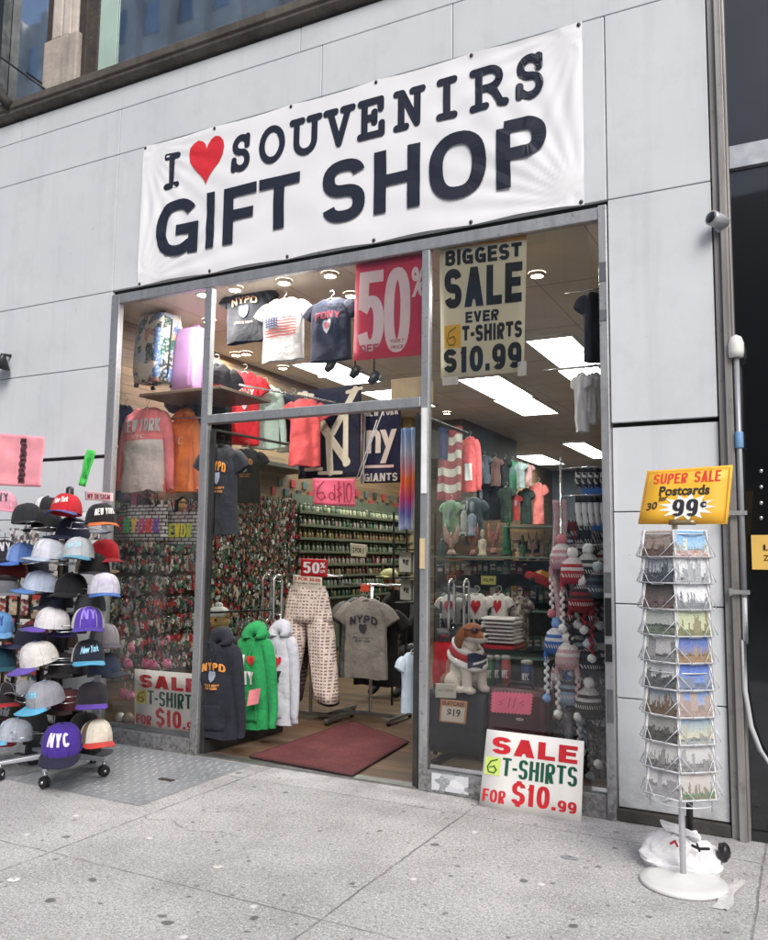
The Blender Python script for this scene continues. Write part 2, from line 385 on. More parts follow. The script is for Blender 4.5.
def letters(mb, s, x0, x1, z0, z1, fn, bold=.02, shear=0, arc=0, spacing=1.0, mi=0, slope=0):
    vs, fs = text2d(s, bold, shear, spacing); w, h = x1-x0, z1-z0; out = []
    for a, b in vs:
        x = x0+a*w; z = z0+b*h-arc*(2*a-1)**2*h+slope*(a-.5)*h
        out.append(fn(x, z))
    mb.add(out, fs, mi)
HEART = [(16*math.sin(t)**3/34+.5, (13*math.cos(t)-5*math.cos(2*t)-2*math.cos(3*t)-math.cos(4*t)+17)/29.0) for t in [i*6.28318/28 for i in range(28)]][::-1]
def shape(mb, out, x0, x1, z0, z1, fn, mi=0):
    vs = [fn(x0+a*(x1-x0), z0+b*(z1-z0)) for a, b in out]
    cx = sum(a for a, b in out)/len(out); cz = sum(b for a, b in out)/len(out)
    vs.append(fn(x0+cx*(x1-x0), z0+cz*(z1-z0))); n = len(out)
    mb.add(vs, [(k, (k+1) % n, n) for k in range(n)], mi)
SHIELD = [(.5, 0), (.85, .25), (1, .6), (.95, .95), (.72, 1), (.5, .92), (.28, 1), (.05, .95), (0, .6), (.15, .25)]
SQ = [(0, 0), (.5, 0), (1, 0), (1, .5), (1, 1), (.5, 1), (0, 1), (0, .5)]
def stroke(mb, pts, w, fn, mi=0, eps=[0]):
    """a thick rounded pen stroke; successive pieces are lifted a hair so nothing is coplanar"""
    for (ax, az), (bx, bz) in zip(pts[:-1], pts[1:]):
        d = math.hypot(bx-ax, bz-az) or 1e-6; a = math.atan2(bz-az, bx-ax); o = []
        for k in range(9): t = a+math.pi/2+math.pi*k/8; o.append((ax+math.cos(t)*w/2, az+math.sin(t)*w/2))
        for k in range(9): t = a-math.pi/2+math.pi*k/8; o.append((bx+math.cos(t)*w/2, bz+math.sin(t)*w/2))
        eps[0] = (eps[0]+1) % 17; e = eps[0]*.00025
        vs = []
        for x, z in o: p = fn(x, z); vs.append((p[0], p[1]-e, p[2]))
        mb.add(vs, [tuple(range(18))], mi)
def arcpts(cx, cz, rx, rz, a0, a1, n=12):
    return [(cx+rx*math.cos(R_(a0+(a1-a0)*i/n)), cz+rz*math.sin(R_(a0+(a1-a0)*i/n))) for i in range(n+1)]
SLAB = {  # typewriter capitals as pen strokes in a unit box
 'I': [[(.18, .97), (.82, .97)], [(.5, .97), (.5, .03)], [(.18, .03), (.82, .03)]],
 'S': [[(.83, .97), (.83, .7)], arcpts(.5, .745, .33, .225, 20, 262, 12)+arcpts(.5, .27, .36, .25, 82, -150, 12), [(.14, .03), (.14, .3)]],
 'O': [arcpts(.5, .5, .42, .47, 0, 360, 26)],
 'U': [[(.03, .97), (.38, .97)], [(.62, .97), (.97, .97)], [(.19, .97), (.19, .4)]+arcpts(.5, .36, .31, .33, 180, 360, 12)+[(.81, .4), (.81, .97)]],
 'V': [[(.02, .97), (.36, .97)], [(.64, .97), (.98, .97)], [(.17, .97), (.5, .03), (.83, .97)]],
 'E': [[(.08, .97), (.88, .97), (.88, .72)], [(.24, .97), (.24, .03)], [(.08, .03), (.92, .03), (.92, .3)], [(.24, .52), (.62, .52)], [(.62, .66), (.62, .38)]],
 'N': [[(.02, .97), (.22, .97), (.79, .06), (.79, .97)], [(.62, .97), (.97, .97)], [(.2, .97), (.2, .03)], [(.03, .03), (.38, .03)]],
 'R': [[(.05, .97), (.5, .97)]+arcpts(.52, .735, .3, .235, 90, -90, 10)+[(.22, .5)], [(.22, .97), (.22, .03)], [(.05, .03), (.42, .03)], [(.5, .5), (.66, .38), (.84, .05), (.98, .03)]],
}
# ---- heavy block capitals drawn as ribbons: ('L' polyline with square ends, 'C' curve with butt ends, 'O' closed curve, 'D' slanted bar)
def _a(cx, cz, rx, rz, a0, a1, n=14):
    p = .82; o = []
    for i in range(n+1):
        t = R_(a0+(a1-a0)*i/n); c, s = math.cos(t), math.sin(t); o.append((cx+rx*math.copysign(abs(c)**p, c), cz+rz*math.copysign(abs(s)**p, s)))
    return o
GL = {
 'I': (.0, [('L', [(.5, 0), (.5, 1)])]), '1': (.62, [('L', [(.72, 0), (.72, 1)]), ('C', [(.72, .93), (.45, .80), (.05, .74)])]), 'L': (.85, [('L', [(0, 1), (0, 0), (1, 0)])]),
 'E': (.9, [('L', [(1, 1), (0, 1), (0, 0), (1, 0)]), ('L', [(.25, .52), (.86, .52)])]), 'F': (.88, [('L', [(1, 1), (0, 1), (0, 0)]), ('L', [(.25, .50), (.86, .50)])]),
 'T': (.95, [('L', [(0, 1), (1, 1)]), ('C', [(.5, .98), (.5, -.0001)])]), 'H': (1, [('L', [(0, 0), (0, 1)]), ('L', [(1, 0), (1, 1)]), ('C', [(.0, .52), (1, .52)])]),
 'U': (1, [('C', [(0, 1.1), (0, .45)]+_a(.5, .40, .5, .40, 180, 360)+[(1, .45), (1, 1.1)])]), 'O': (1.04, [('O', _a(.5, .5, .5, .5, 0, 360, 32)[:-1])]), '0': (.95, [('O', _a(.5, .5, .5, .5, 0, 360, 32)[:-1])]),
 'C': (1, [('C', _a(.5, .5, .5, .5, 38, 322, 26))]), 'G': (1.05, [('C', _a(.5, .5, .5, .5, 36, 300, 26)+[(.92, .12)]), ('L', [(.62, .44), (1, .44), (1, 0)])]),
 'S': (.96, [('C', _a(.5, .75, .5, .25, 12, 268, 18)+_a(.5, .25, .5, .25, 88, -168, 18))]), '$': (.96, [('C', _a(.5, .73, .5, .21, 12, 268, 18)+_a(.5, .29, .5, .21, 88, -168, 18)), ('C', [(.5, 1.09), (.5, .97)]), ('C', [(.5, .05), (.5, -.09)])]),
 'P': (.94, [('C', [(0, -.12), (0, .99)]), ('C', [(.02, 1), (.55, 1)]+_a(.55, .74, .45, .26, 90, -90)+[(.55, .48), (.05, .48)])]), 'R': (.98, [('C', [(0, -.12), (0, .99)]), ('C', [(.02, 1), (.55, 1)]+_a(.55, .75, .45, .25, 90, -90)+[(.55, .5), (.05, .5)]), ('D', (.45, .50, .82, 0))]),
 'B': (.98, [('C', [(0, -.08), (0, 1.08)]), ('C', [(.02, 1), (.55, 1)]+_a(.55, .77, .40, .23, 90, -90)+[(.55, .54), (.05, .54)]), ('C', [(.5, .53), (.55, .53)]+_a(.55, .265, .45, .265, 90, -90)+[(.55, 0), (.02, 0)])]), 'D': (1, [('C', [(0, -.08), (0, 1.08)]), ('C', [(.02, 1), (.45, 1)]+_a(.45, .5, .55, .5, 90, -90, 20)+[(.45, 0), (.02, 0)])]),
 'A': (1.05, [('D', (0, 0, .5, 1)), ('D', (1, 0, .5, 1)), ('C', [(.22, .24), (.78, .24)])]), 'V': (1.02, [('D', (0, 1, .5, 0)), ('D', (1, 1, .5, 0))]), 'Y': (1, [('D', (0, 1, .5, .42)), ('D', (1, 1, .5, .42)), ('C', [(.5, .52), (.5, -.10)])]),
 'N': (1.02, [('L', [(0, 0), (0, 1)]), ('L', [(1, 0), (1, 1)]), ('D', (.0, 1, 1, 0))]), 'M': (1.25, [('L', [(0, 0), (0, 1)]), ('L', [(1, 0), (1, 1)]), ('D', (.0, 1, .5, .15)), ('D', (1, 1, .5, .15))]), 'W': (1.4, [('D', (0, 1, .25, 0)), ('D', (.5, 1, .25, 0)), ('D', (.5, 1, .75, 0)), ('D', (1, 1, .75, 0))]), 'K': (1, [('L', [(0, 0), (0, 1)]), ('D', (1, 1, .15, .42)), ('D', (.3, .55, 1, 0))]),
 '5': (.95, [('L', [(.92, 1), (.06, 1)]), ('C', [(.06, .93), (.03, .53)]), ('C', [(.03, .50), (.25, .62)]+_a(.5, .32, .5, .32, 100, -160, 20))]), '9': (.95, [('O', _a(.5, .68, .5, .32, 0, 360, 26)[:-1]), ('C', [(1, .66), (1, .40)]+_a(.52, .33, .48, .33, 0, -140, 16))]), '6': (.95, [('O', _a(.5, .32, .5, .32, 0, 360, 26)[:-1]), ('C', [(0, .34), (0, .6)]+_a(.48, .67, .48, .33, 180, 40, 16))]),
 '2': (.95, [('C', _a(.5, .70, .5, .30, 165, -30, 16)+[(.05, .08)]), ('L', [(0, 0), (1, 0)])]), '3': (.95, [('C', _a(.5, .76, .45, .24, 160, -85, 16)), ('C', _a(.5, .27, .5, .27, 85, -165, 16))]),
 '.': (.32, [('L', [(.5, 0), (.5, .02)])]), '-': (.5, [('L', [(0, .45), (1, .45)])]), ' ': (.42, []), 
}
def _ribbon(pts, tv, th, closed=False, sq=False):
    n = len(pts); L, Rr = [], []
    if sq and not closed:
        pts = [Vector(p) for p in pts]
        for i, j in ((0, 1), (-1, -2)):
            d = (pts[i]-pts[j]); d = d.normalized() if d.length > 1e-9 else Vector((0, 1)); pts[i] = pts[i]+Vector((d.x*tv/2, d.y*th/2))
    pts = [Vector(p) for p in pts]
    pts = [p for i, p in enumerate(pts) if i == 0 or (p-pts[i-1]).length > 1e-5]; n = len(pts)
    for i, p in enumerate(pts):
        a = pts[i-1] if (i or closed) else None; b = pts[(i+1) % n] if (i < n-1 or closed) else None
        def nrm(d):
            d = d.normalized(); return Vector((-d.y, d.x))
        n1 = nrm(p-a) if a is not None else None; n2 = nrm(b-p) if b is not None else None
        if n1 is None: m = n2
        elif n2 is None: m = n1
        else:
            m = (n1+n2); m = m.normalized() if m.length > 1e-6 else n1; m = m/max(.5, m.dot(n1))
        o = Vector((m.x*tv/2, m.y*th/2)); L.append(p+o); Rr.append(p-o)
    return L, Rr
def block(mb, s, x0, x1, z0, z1, fn, bold, mi=0, arc=0, slope=0, shear=0):
    h = z1-z0; ad = [GL[c][0] for c in s]; W = x1-x0
    # stems sit in a fixed relation to cap height; narrow boxes give condensed letters
    nI = sum(1 for c in s if c == 'I'); gap = .16
    tot = sum(a for c, a in zip(s, ad) if c != 'I')+gap*(len(s)-1)+nI*.34
    if s == 'I': tot = 1
    u = W/tot; wch = u; st = min((.075+bold*2.5)*h, .36*wch)
    if s == 'I': st = W
    th = min(st*.86, h*.23); x = x0; e = [0]
    for c, a in zip(s, ad):
        cw = (.34*u if s != 'I' else W) if c == 'I' else a*u
        ch_tv = min(st, cw*.98)
        if c == '.': ch_tv = min(st*1.05, cw*.95)
        mp = lambda q: (x+ch_tv/2+q[0]*(cw-ch_tv), z0+th/2+q[1]*(h-th))
        if c == 'I': mp = lambda q: (x+cw/2, z0+th/2+q[1]*(h-th))
        for k, g in enumerate(GL[c][1]):
            e[0] += 1; ee = (e[0] % 7)*.00022; vs = []
            def put(p):
                px, pz = p[0], p[1]; r_ = (px-x0)/W
                px += shear*(pz-z0); pz += -arc*(2*r_-1)**2*h+slope*(r_-.5)*h
                v = fn(px, pz); return (v[0], v[1]-ee, v[2])
            if g[0] == 'D':
                ua, va, ub, vb = g[1]; hw = ch_tv*(.60 if c in 'NMWK' else .56); zz = lambda v: z0+v*h
                xa, xb = x+ch_tv*.56+ua*(cw-ch_tv*1.12), x+ch_tv*.56+ub*(cw-ch_tv*1.12); za, zb = zz(va), zz(vb)
                pts = [(xa-hw, za), (xa+hw, za), (xb+hw, zb), (xb-hw, zb)]
                if zb < za: pts = pts[::-1]
                nn = 8; q = []
                for i in range(nn+1):
                    t = i/nn; lo = [pts[0][j]+(pts[3][j]-pts[0][j])*t for j in (0, 1)]; hi = [pts[1][j]+(pts[2][j]-pts[1][j])*t for j in (0, 1)]; q.append((lo, hi))
                vs = [put(p) for pr in q for p in pr]; fs = [(2*i, 2*i+1, 2*i+3, 2*i+2) for i in range(nn)]
            else:
                P = [mp(q) for q in g[1]]; tv_, th_ = (ch_tv, th)
                if c == '.': th_ = min(ch_tv, h*.3); P = [(x+cw/2, z0+th_/2), (x+cw/2, z0+th_/2+.0001)]; L, Rr = [Vector((x+cw/2-ch_tv/2, z0)), Vector((x+cw/2-ch_tv/2, z0+th_))], [Vector((x+cw/2+ch_tv/2, z0)), Vector((x+cw/2+ch_tv/2, z0+th_))]
                else:
                    if g[0] != 'O' and len(P) == 2:   # subdivide straight strokes so they follow cloth
                        P = [(P[0][0]+(P[1][0]-P[0][0])*i/6, P[0][1]+(P[1][1]-P[0][1])*i/6) for i in range(7)]
                    L, Rr = _ribbon(P, tv_, th_, g[0] == 'O', g[0] == 'L')
                n = len(L); vs = [put(p) for pr in zip(Rr, L) for p in pr]; m = n if g[0] == 'O' else n-1
                fs = [(2*i, 2*((i+1) % n), 2*((i+1) % n)+1, 2*i+1) for i in range(m)]
            mb.add(vs, fs, mi)
        x += cw+gap*u
_letters_thin = letters
def letters(mb, s, x0, x1, z0, z1, fn, bold=.02, shear=0, arc=0, spacing=1.0, mi=0, slope=0):
    if bold >= .04 and all(c in GL for c in s): block(mb, s, x0, x1, z0, z1, fn, bold, mi, arc, slope, shear*.0)
    else: _letters_thin(mb, s, x0, x1, z0, z1, fn, min(bold, .035), shear, arc, spacing, mi, slope)

# ================================================================== SETTING
b = MB(); b.add([(-60, -6.2, 0), (60, -6.2, 0), (60, 30, 0), (-60, 30, 0)], [(0, 1, 2, 3)]); struct(b.build('sidewalk', m_sidewalk()))
b = MB(); b.box(-60, 60, -6.36, -6.2, -.14, .001); struct(b.build('kerb', m_stone('8B8783', '6B6764')))
b = MB(); b.add([(-400, -400, -.14), (400, -400, -.14), (400, 60, -.14), (-400, 60, -.14)], [(0, 1, 2, 3)])
struct(b.build('road', plain('4A4A4B', .9, 0, .2, 3, 'asphalt', .4)))
# shop interior
XL, XR, YB, ZC = -5.60, -.93, 15.0, 3.66
b = MB(); b.add([(XL, .05, .012), (XR, .05, .012), (XR, YB, .012), (XL, YB, .012)], [(0, 1, 2, 3)])
struct(b.build('shop_floor', m_planks('6E5540', '4C3A2C', 1, .14, 'floor_boards')))
t = NT('ceiling_panel'); w = t.world(); s_ = t.add('ShaderNodeSeparateXYZ', {0: w})
cc = t.mix(t.ramp(s_.outputs[1], 1.3, 2.6), lin('D2C6B4'), lin('D6D3CE'))
cc = t.mix(t.ramp(t.noise(w, 1.3, 4), .35, .7, 0, .4), cc, lin('A39B90'))
def tl(v, per): return t.ramp(t.math('ABSOLUTE', t.math('SUBTRACT', t.math('FRACT', t.math('DIVIDE', v, per)), .5)), .485, .495)
cc = t.mix(t.math('MULTIPLY', t.math('MAXIMUM', tl(s_.outputs[0], .61), tl(s_.outputs[1], 1.22)), .45), cc, lin('4E4943'))
M_CEIL = t.bsdf(cc, .7)
b = MB(); b.add([(XL, .09, ZC), (XR, .09, ZC), (XR, YB, ZC), (XL, YB, ZC)], [(3, 2, 1, 0)]); struct(b.build('shop_ceiling', M_CEIL))
M_SLAT = m_planks('8A6E52', '67503B', 2, .085, 'slatwall')
b = MB(); b.add([(XL, .06, .01), (XL, YB, .01), (XL, YB, ZC), (XL, .06, ZC)], [(0, 1, 2, 3)]); struct(b.build('shop_wall_side', M_SLAT))
b = MB(); b.add([(XR, .06, .01), (XR, YB, .01), (XR, YB, ZC), (XR, .06, ZC)], [(3, 2, 1, 0)]); struct(b.build('shop_wall_side', plain('6F675C', .7)))
b = MB(); b.add([(XL, YB, .01), (XR, YB, .01), (XR, YB, ZC), (XL, YB, ZC)], [(0, 1, 2, 3)]); struct(b.build('shop_wall_back', plain('5B6470', .7)))
# dropped bulkhead deep in the shop
b = MB(); b.box(XL+.01, -4.75, 6.9, 9.6, 3.05, ZC-.004); struct(b.build('ceiling_bulkhead', plain('57514A', .7)))

# ------------------------------------------------------------------ the shop building
bld = thing('shop_building', 'pale grey panelled building front with dark stone ledge above the souvenir shop', 'building', (-3, 0, 0))
BO = Vector((-3, 0, 0))
def W(mb, name, mats, parent=bld, **k):
    mb.xf(Matrix.Translation(-BO)); return mb.build(name, mats, parent, **k)
pan = MB(); G = .0032
def panel(x0, x1, z0, z1, y=0.0): pan.box(x0+G, x1-G, y, y+.035, z0+G, z1-G)
for z0, z1, xs in ((5.365, 5.57, (-16, -12.9, -9.7, -6.5, -3.35, -.43)), (4.95, 5.365, (-16, -13.4, -11.3, -9.3, -7.2, -5.21, -3.15, -2.08, -.43)),
                   (3.725, 4.95, (-16, -13.4, -11.3, -9.3, -7.2, -5.21, -3.15, -1.035, -.43))):
    for a, c in zip(xs[:-1], xs[1:]): panel(a, c, z0, z1)
for z0, z1 in ((2.315, 3.075), (3.075, 3.725)):
    for a, c in ((-16, -11.3), (-11.3, -9.3), (-9.3, -7.2), (-7.2, -5.21)): panel(a, c, z0, z1)
panel(-1.035, -.43, 2.315, 3.725)
for z0, z1 in ((.07, .69), (.69, 1.236), (1.236, 1.78), (1.78, 2.295)):
    for a, c in ((-16, -11.3), (-11.3, -9.3), (-9.3, -7.2), (-7.2, -5.21), (-1.035, -.43)): panel(a, c, z0, z1, .022)
W(pan, 'facade_panel', M_FAC, bevel=.004)
b = MB()
b.box(-16, -5.21, .045, .09, 0, 5.56); b.box(-5.21, -.43, .045, .09, 3.70, 5.56); b.box(-1.035, -.43, .07, .11, 0, 3.70)
W(b, 'backing', plain('3A3B3D', .8))
b = MB(); b.box(-16, -5.23, -.012, .05, 0, .066); b.box(-1.05, -.43, -.012, .05, 0, .066); W(b, 'plinth', m_stone('4B4844', '2F2D2B'), bevel=.006)
b = MB()
b.rings([[(x, y, z) for y, z in ((.05, 5.60), (-.05, 5.60), (-.075, 5.625), (-.075, 5.65), (-.095, 5.66), (-.10, 5.725), (-.06, 5.745), (.26, 5.755))] for x in [-16+.5*i for i in range(32)]], smooth=False)
W(b, 'ledge', m_stone('6A655F', '44403C', .9, 4), bevel=.006)
# upper floor: piers, frames, panes
MST = m_stone('CFC6BD', 'A89E95', .85, 3)
def atp(px, py, Y=.12): return at(px, py, Y)
pl, pr = atp(62, 40).x, atp(87, 40).x
for k, (x0, x1) in enumerate(((-10.9, -10.45), (pl, pr), (-1.6, -.9))):
    b = MB()
    b.box(x0, x1, .0, .3, 6.25, 9.5); b.box(x0+.05, x0+.17, -.035, .0, 6.25, 9.5); b.box(x1-.15, x1-.06, -.03, .0, 6.25, 9.5)
    W(b, 'stone_pier', MST, bevel=.012)
    b = MB(); b.box(x0-.05, x1+.05, -.04, .3, 5.75, 6.25); W(b, 'pier_base', m_stone('B9AFA4', '9A9088', .85, 4), bevel=.015)
bays = ((-10.45, pl), (pr, -1.6), (-15.9, -10.9))
for x0, x1 in bays:
    w_ = W(MB().box(x0, x0+.10, .02, .24, 5.745, 9.5).box(x1-.09, x1, .02, .24, 5.745, 9.5).box(x0+.1, x1-.09, .05, .24, 5.745, 5.775), 'upper_window', m_stone('4A3F39', '2C2623', .7, 9), bevel=.006)
    n = 1 if x1-x0 < 3 else 2
    b = MB(); b.add([(x0+.1, .16, 5.77), (x1-.09, .16, 5.77), (x1-.09, .16, 9.5), (x0+.1, .16, 9.5)], [(0, 1, 2, 3)]); W(b, 'pane', M_UGL, w_)
b = MB(); xg = atp(99, 40, .14).x; xg2 = atp(116, 40, .14).x
b.box(xg, xg2, .145, .156, 5.775, 9.5); W(b, 'window_blind', plain('A9C2B8', .5, 0, .1, 3))
b = MB(); x0 = atp(2, 60).x; b.box(x0-.05, x0+.06, .06, .155, 5.775, 9.5); W(b, 'mullion', plain('23282B', .5))
b = MB(); b.box(-16, 8, .02, .5, 9.5, 10.2); W(b, 'stone_band', MST)
b = MB(); a, c = at(0, 57, -.05), at(49, 92, -.05); b.tube([a-(c-a)*.2, c], .011, 6); W(b, 'stay_rod', M_BLK)
b = MB(); a, c = at(-6, 88, -.1), at(10, 106, -.1); b.tube([a, c], .05, 8); W(b, 'lamp_arm', plain('2B2926', .7))
# right-hand metal channel
b = MB(); b.box(-.425, -.385, -.01, .3, 0, 9.4); b.box(-.385, -.345, -.045, .3, 0, 9.4); b.box(-.345, -.33, -.02, .3, 0, 9.4)
t = NT('weathered_steel'); w = t.world(); n1 = t.noise(t.scaled(w, (20, 20, 1.2)), 1, 5, .6)
cc = t.mix(t.ramp(n1, .3, .7), lin('A3A19F'), lin('7B7775')); cc = t.mix(t.ramp(t.noise(w, 9, 5, .7), .55, .75, 0, .5), cc, lin('5C534D'))
W(b, 'steel_channel', t.bsdf(cc, .5, .5), bevel=.004)

# ------------------------------------------------------------------ storefront frame, panes, doors (parts of the building)
YF0, YF1, YG = -.012, .046, .02
fr = MB()
fr.box(-5.205, -5.115, YF0, YF1, 0, 3.685)                       # outer left
fr.box(-5.115, -1.09, YF0, YF1, 3.605, 3.685)                    # head
fr.box(-1.09, -1.037, YF0-.012, YF1, 0, 3.69)                     # outer right
fr.box(-4.195, -4.125, YF0+.004, YF1-.003, .0, 3.604)
fr.box(-2.30, -2.24, YF0+.004, YF1-.003, .0, 3.604)
fr.box(-4.124, -2.301, YF0-.004, YF1+.02, 2.51, 2.578)
fr.box(-5.114, -4.196, YF0, YF1-.002, .0, .115); fr.box(-2.239, -1.091, YF0, YF1-.002, .0, .135)
fo = W(fr, 'storefront_frame', M_FRAME, bevel=.005)
b = MB(); b.box(-5.113, -4.207, YG+.004, .044, .117, .15); b.box(-2.233, -1.092, YG+.004, .044, .137, .165); W(b, 'sill_strip', M_CHROME, fo)
b = MB(); b.box(-2.29, -2.25, YF0-.004, YF0+.002, 1.92, 2.50); W(b, 'white_strip', plain('E3E4E6', .4), fo)
b = MB(); b.box(-2.296, -2.262, YF0-.004, YF0+.002, 1.42, 1.62); W(b, 'tape_patch', plain('C9B48C', .6), fo)
for z0, z1 in ((3.2, 3.32), (2.95, 3.02), (.55, .74), (1.3, 1.42)): W(MB().box(-1.084, -1.043, YF0-.016, YF0-.011, z0, z1), 'cover_plate', metal('8E9094', .4), fo)
for z0, z1 in ((1.05, 1.27), (.90, 1.0)): W(MB().box(-1.083, -1.045, YF0-.022, YF0-.0165, z0, z1), 'latch_plate', M_BLK, fo)
b = MB(); b.box(-2.20, -1.95, YF0-.004, YF0+.001, .02, .125); W(b, 'worn_decal', m_collage(['C9CCD2', '8C9096', 'B4B8BE', 'DADCE0'], 16, 'worn_vinyl'), fo)
def pane(name, x0, x1, z0, z1, m):
    q = MB(); q.add([(x0, YG, z0), (x1, YG, z0), (x1, YG, z1), (x0, YG, z1)], [(0, 1, 2, 3)]); return W(q, name, m, fo)
pane('display_pane', -5.117, -4.203, .113, 3.607, M_GLH); pane('transom_pane', -4.117, -2.313, 2.576, 3.607, M_GL); pane('display_pane', -2.237, -1.088, .133, 3.607, M_GL)
# swing doors, both standing open into the shop
def door_leaf(hx, sgn, ang, label):
    """hx hinge x; the leaf runs from the hinge into the shop"""
    d = thing('glass_door', label, None, (hx-BO.x, .02, .015), ang); d.parent = bld
    L, H = .96, 2.46
    q = MB(); q.box(0, L, -.02, .02, 0, .10); q.box(0, L, -.012, .012, H-.02, H); q.box(0, .03, -.02, .02, .10, H-.02)
    q.build('door_rail', plain('4A4B4A', .4, .7, .2, 9, 'dark_aluminium'), d, bevel=.004)
    q = MB(); q.add([(.04, 0, .1), (L-.03, 0, .1), (L-.03, 0, H-.075), (.04, 0, H-.075)], [(0, 1, 2, 3)]); q.build('door_glass', m_glass(.05, (.93, .97, .95, 1), 'door_glass'), d)
    q = MB()
    for y in (-.06, .06):
        hp = [(L-.17+.055*math.cos(a), y, 1.12+(.14 if math.sin(a) > 0 else -.14)+.055*math.sin(a)) for a in [i*6.28318/20 for i in range(20)]]
        q.tube(hp, .0115, 8, closed=True)
        for zz in (.98, 1.26): q.tube([(L-.17+.05, y, zz), (L-.17+.05, 0, zz)], .008, 6)
    q.build('door_handle', M_CHROME, d); return d
door_leaf(-4.10, 1, R_(86), 'glass door leaf hinged on the left, open into the shop')
door_leaf(-2.335, 1, R_(91), 'glass door leaf hinged on the right, open into the shop')
b = MB(); b.box(-4.112, -2.318, .0, .09, .0, .014); W(b, 'threshold', metal('9C9C99', .45), fo)

# ------------------------------------------------------------------ black glass front next door
nb = thing('glass_shopfront', 'black glazed shopfront with pale transom band beyond the steel channel', 'building', (2, 0, 0))
def N(mb, name, mats, parent=nb, **k): mb.xf(Matrix.Translation((-2, 0, 0))); return mb.build(name, mats, parent, **k)
N(MB().box(-.329, 6, .0, .1, 3.775, 3.915), 'transom_band', metal('B9BCC0', .4), bevel=.004)
b = MB()
for x0, x1 in ((-.329, 1.4), (1.41, 3.5), (3.51, 6)):
    for z0, z1 in ((.0, 3.774), (3.916, 6.4), (6.42, 9)): b.add([(x0, .03, z0), (x1, .03, z0), (x1, .03, z1), (x0, .03, z1)], [(0, 1, 2, 3)])
N(b, 'dark_pane', M_DGL)
b = MB(); b.box(-.329, 6, .005, .06, 0, .05); N(b, 'sill', plain('26282A', .5))
for k, py in enumerate((471, 487, 503, 518)):
    p = at(761, py, .028); N(MB().ball((p.x, .026, p.z), .011, .004, .011, 8, 5), 'stud', M_CHROME)
b = MB(); p0, p1 = at(751, 535, .02), at(790, 570, .02); b.box(p0.x, p1.x, .018, .026, p1.z, p0.z)
ns = tag(b.build('yellow_notice', plain('D8B45C', .55, 0, .08)), 'small yellow paper notice stuck on the black glass next door', 'notice')
q = MB()
for k, (s, z) in enumerate((('LA', .56), ('ZONE', .26))): letters(q, s, p0.x+.06, p1.x-.02, p1.z+(p0.z-p1.z)*z, p1.z+(p0.z-p1.z)*(z+.16), flat(.015), .01)
q.build('lettering', ink('2B2418'), ns)

# ------------------------------------------------------------------ across the street (mirrored in the upper windows)
ob = thing('added_brick_building', 'low dark brick building added across the street to darken the black glass reflection', 'building', (1, -27, 0))  # building added so the black glass reflects dark instead of sky
b = MB(); b.box(-7.6, 6.5, -8, 0, -.1, 15); b.build('brick_wall', plain('3E3834', .85, 0, .3, 2), ob)
for k in range(5):
    q = MB()
    for j in range(4): q.box(-6.6+k*2.6, -5.3+k*2.6, .01, .05, 1.2+j*3.4, 3.4+j*3.4)
    q.build('window_column', plain('20262C', .2), ob)
op = thing('office_building', 'grey stone office block across the street, mirrored in the upper windows', 'building', (-18, -27, 0))
b = MB(); b.box(-40, 10.6, -8, 0, -.1, 34)
for k in range(21):
    x = -39+k*2.4; b.box(x, x+.7, 0, .5, 0, 34)
b.build('stone_wall', plain('E4E2DE', .8, 0, .2, .5), op)
for k in range(0, 20):
    q = MB()
    for j in range(10):
        q.box(-38.3+k*2.4+.15, -38.3+k*2.4+1.55, .01, .06, 1.6+j*3.2, 3.6+j*3.2)
    q.build('window_column', m_mirror_glass('9FB0C2' if k % 3 else '3A4148', .35, 'far_glass') if k < 3 else None or bpy.data.materials['far_glass' if k % 2 else 'far_glass.001'], op)

# ================================================================== BANNER
bx0, bx1, bz0, bz1 = -4.905, -1.172, 3.715, 4.945
def ban_y(x, z):
    u = (x-bx0)/(bx1-bx0); v = (z-bz0)/(bz1-bz0); y = -.014
    for cu, cv, ph in ((0, 0, .3), (1, 0, 1.1), (1, 1, 2.0), (0, 1, .7)):
        dx, dz = (u-cu)*3.03, (v-cv); r = math.hypot(dx, dz)+1e-3; a = math.atan2(abs(dz), abs(dx))
        amp = .010*math.exp(-r*(1.25 if cv else .95))*min(1, r*9)
        y -= amp*(math.sin(a*15+ph)**2)*1.2
    y -= .004*math.sin(u*3.1)*(1+math.sin(u*19+v*2))*.5*(v*(1-v)*4)+.006*noise.noise(Vector((u*5, v*1.6, 3)))*(v*(1-v)*4)
    y -= .010*max(0, math.sin((u*2.2+v*1.0)*6.2))**3*math.exp(-((v-.3)/.25)**2)*(u > .4)*min(1, (u-.4)*5)
    return min(y, -.006)
def ban_edge(x, z):  # scalloped edges between the eyelets
    u = (x-bx0)/(bx1-bx0); v = (z-bz0)/(bz1-bz0)
    z += .016*math.sin(math.pi*((u*5) % 1))*(v-.5)*-2*abs(v-.5)*2
    return x, z
t = NT('vinyl'); w = t.world()
M_VIN = t.bsdf(t.mix(t.ramp(t.noise(w, 2, 4), .35, .7), lin('EBECEF'), lin('E1E3E7')), .33, 0, t.noise(w, 5, 3), .12, .01)
ban = thing('banner', 'wide white vinyl banner over the shop reading I heart SOUVENIRS GIFT SHOP', 'banner', ((bx0+bx1)/2, 0, bz0))
BN = Matrix.Translation((-(bx0+bx1)/2, 0, -bz0))
def banf(u, v):
    x, z = bx0+(bx1-bx0)*u, bz0+(bz1-bz0)*v; y = ban_y(x, z); x, z = ban_edge(x, z); return (x, y, z)
MB().grid(banf, 150, 50).xf(BN).build('sheet', M_VIN, ban)
def banl(e): return lambda x, z: (x, ban_y(x, z)-e, z)
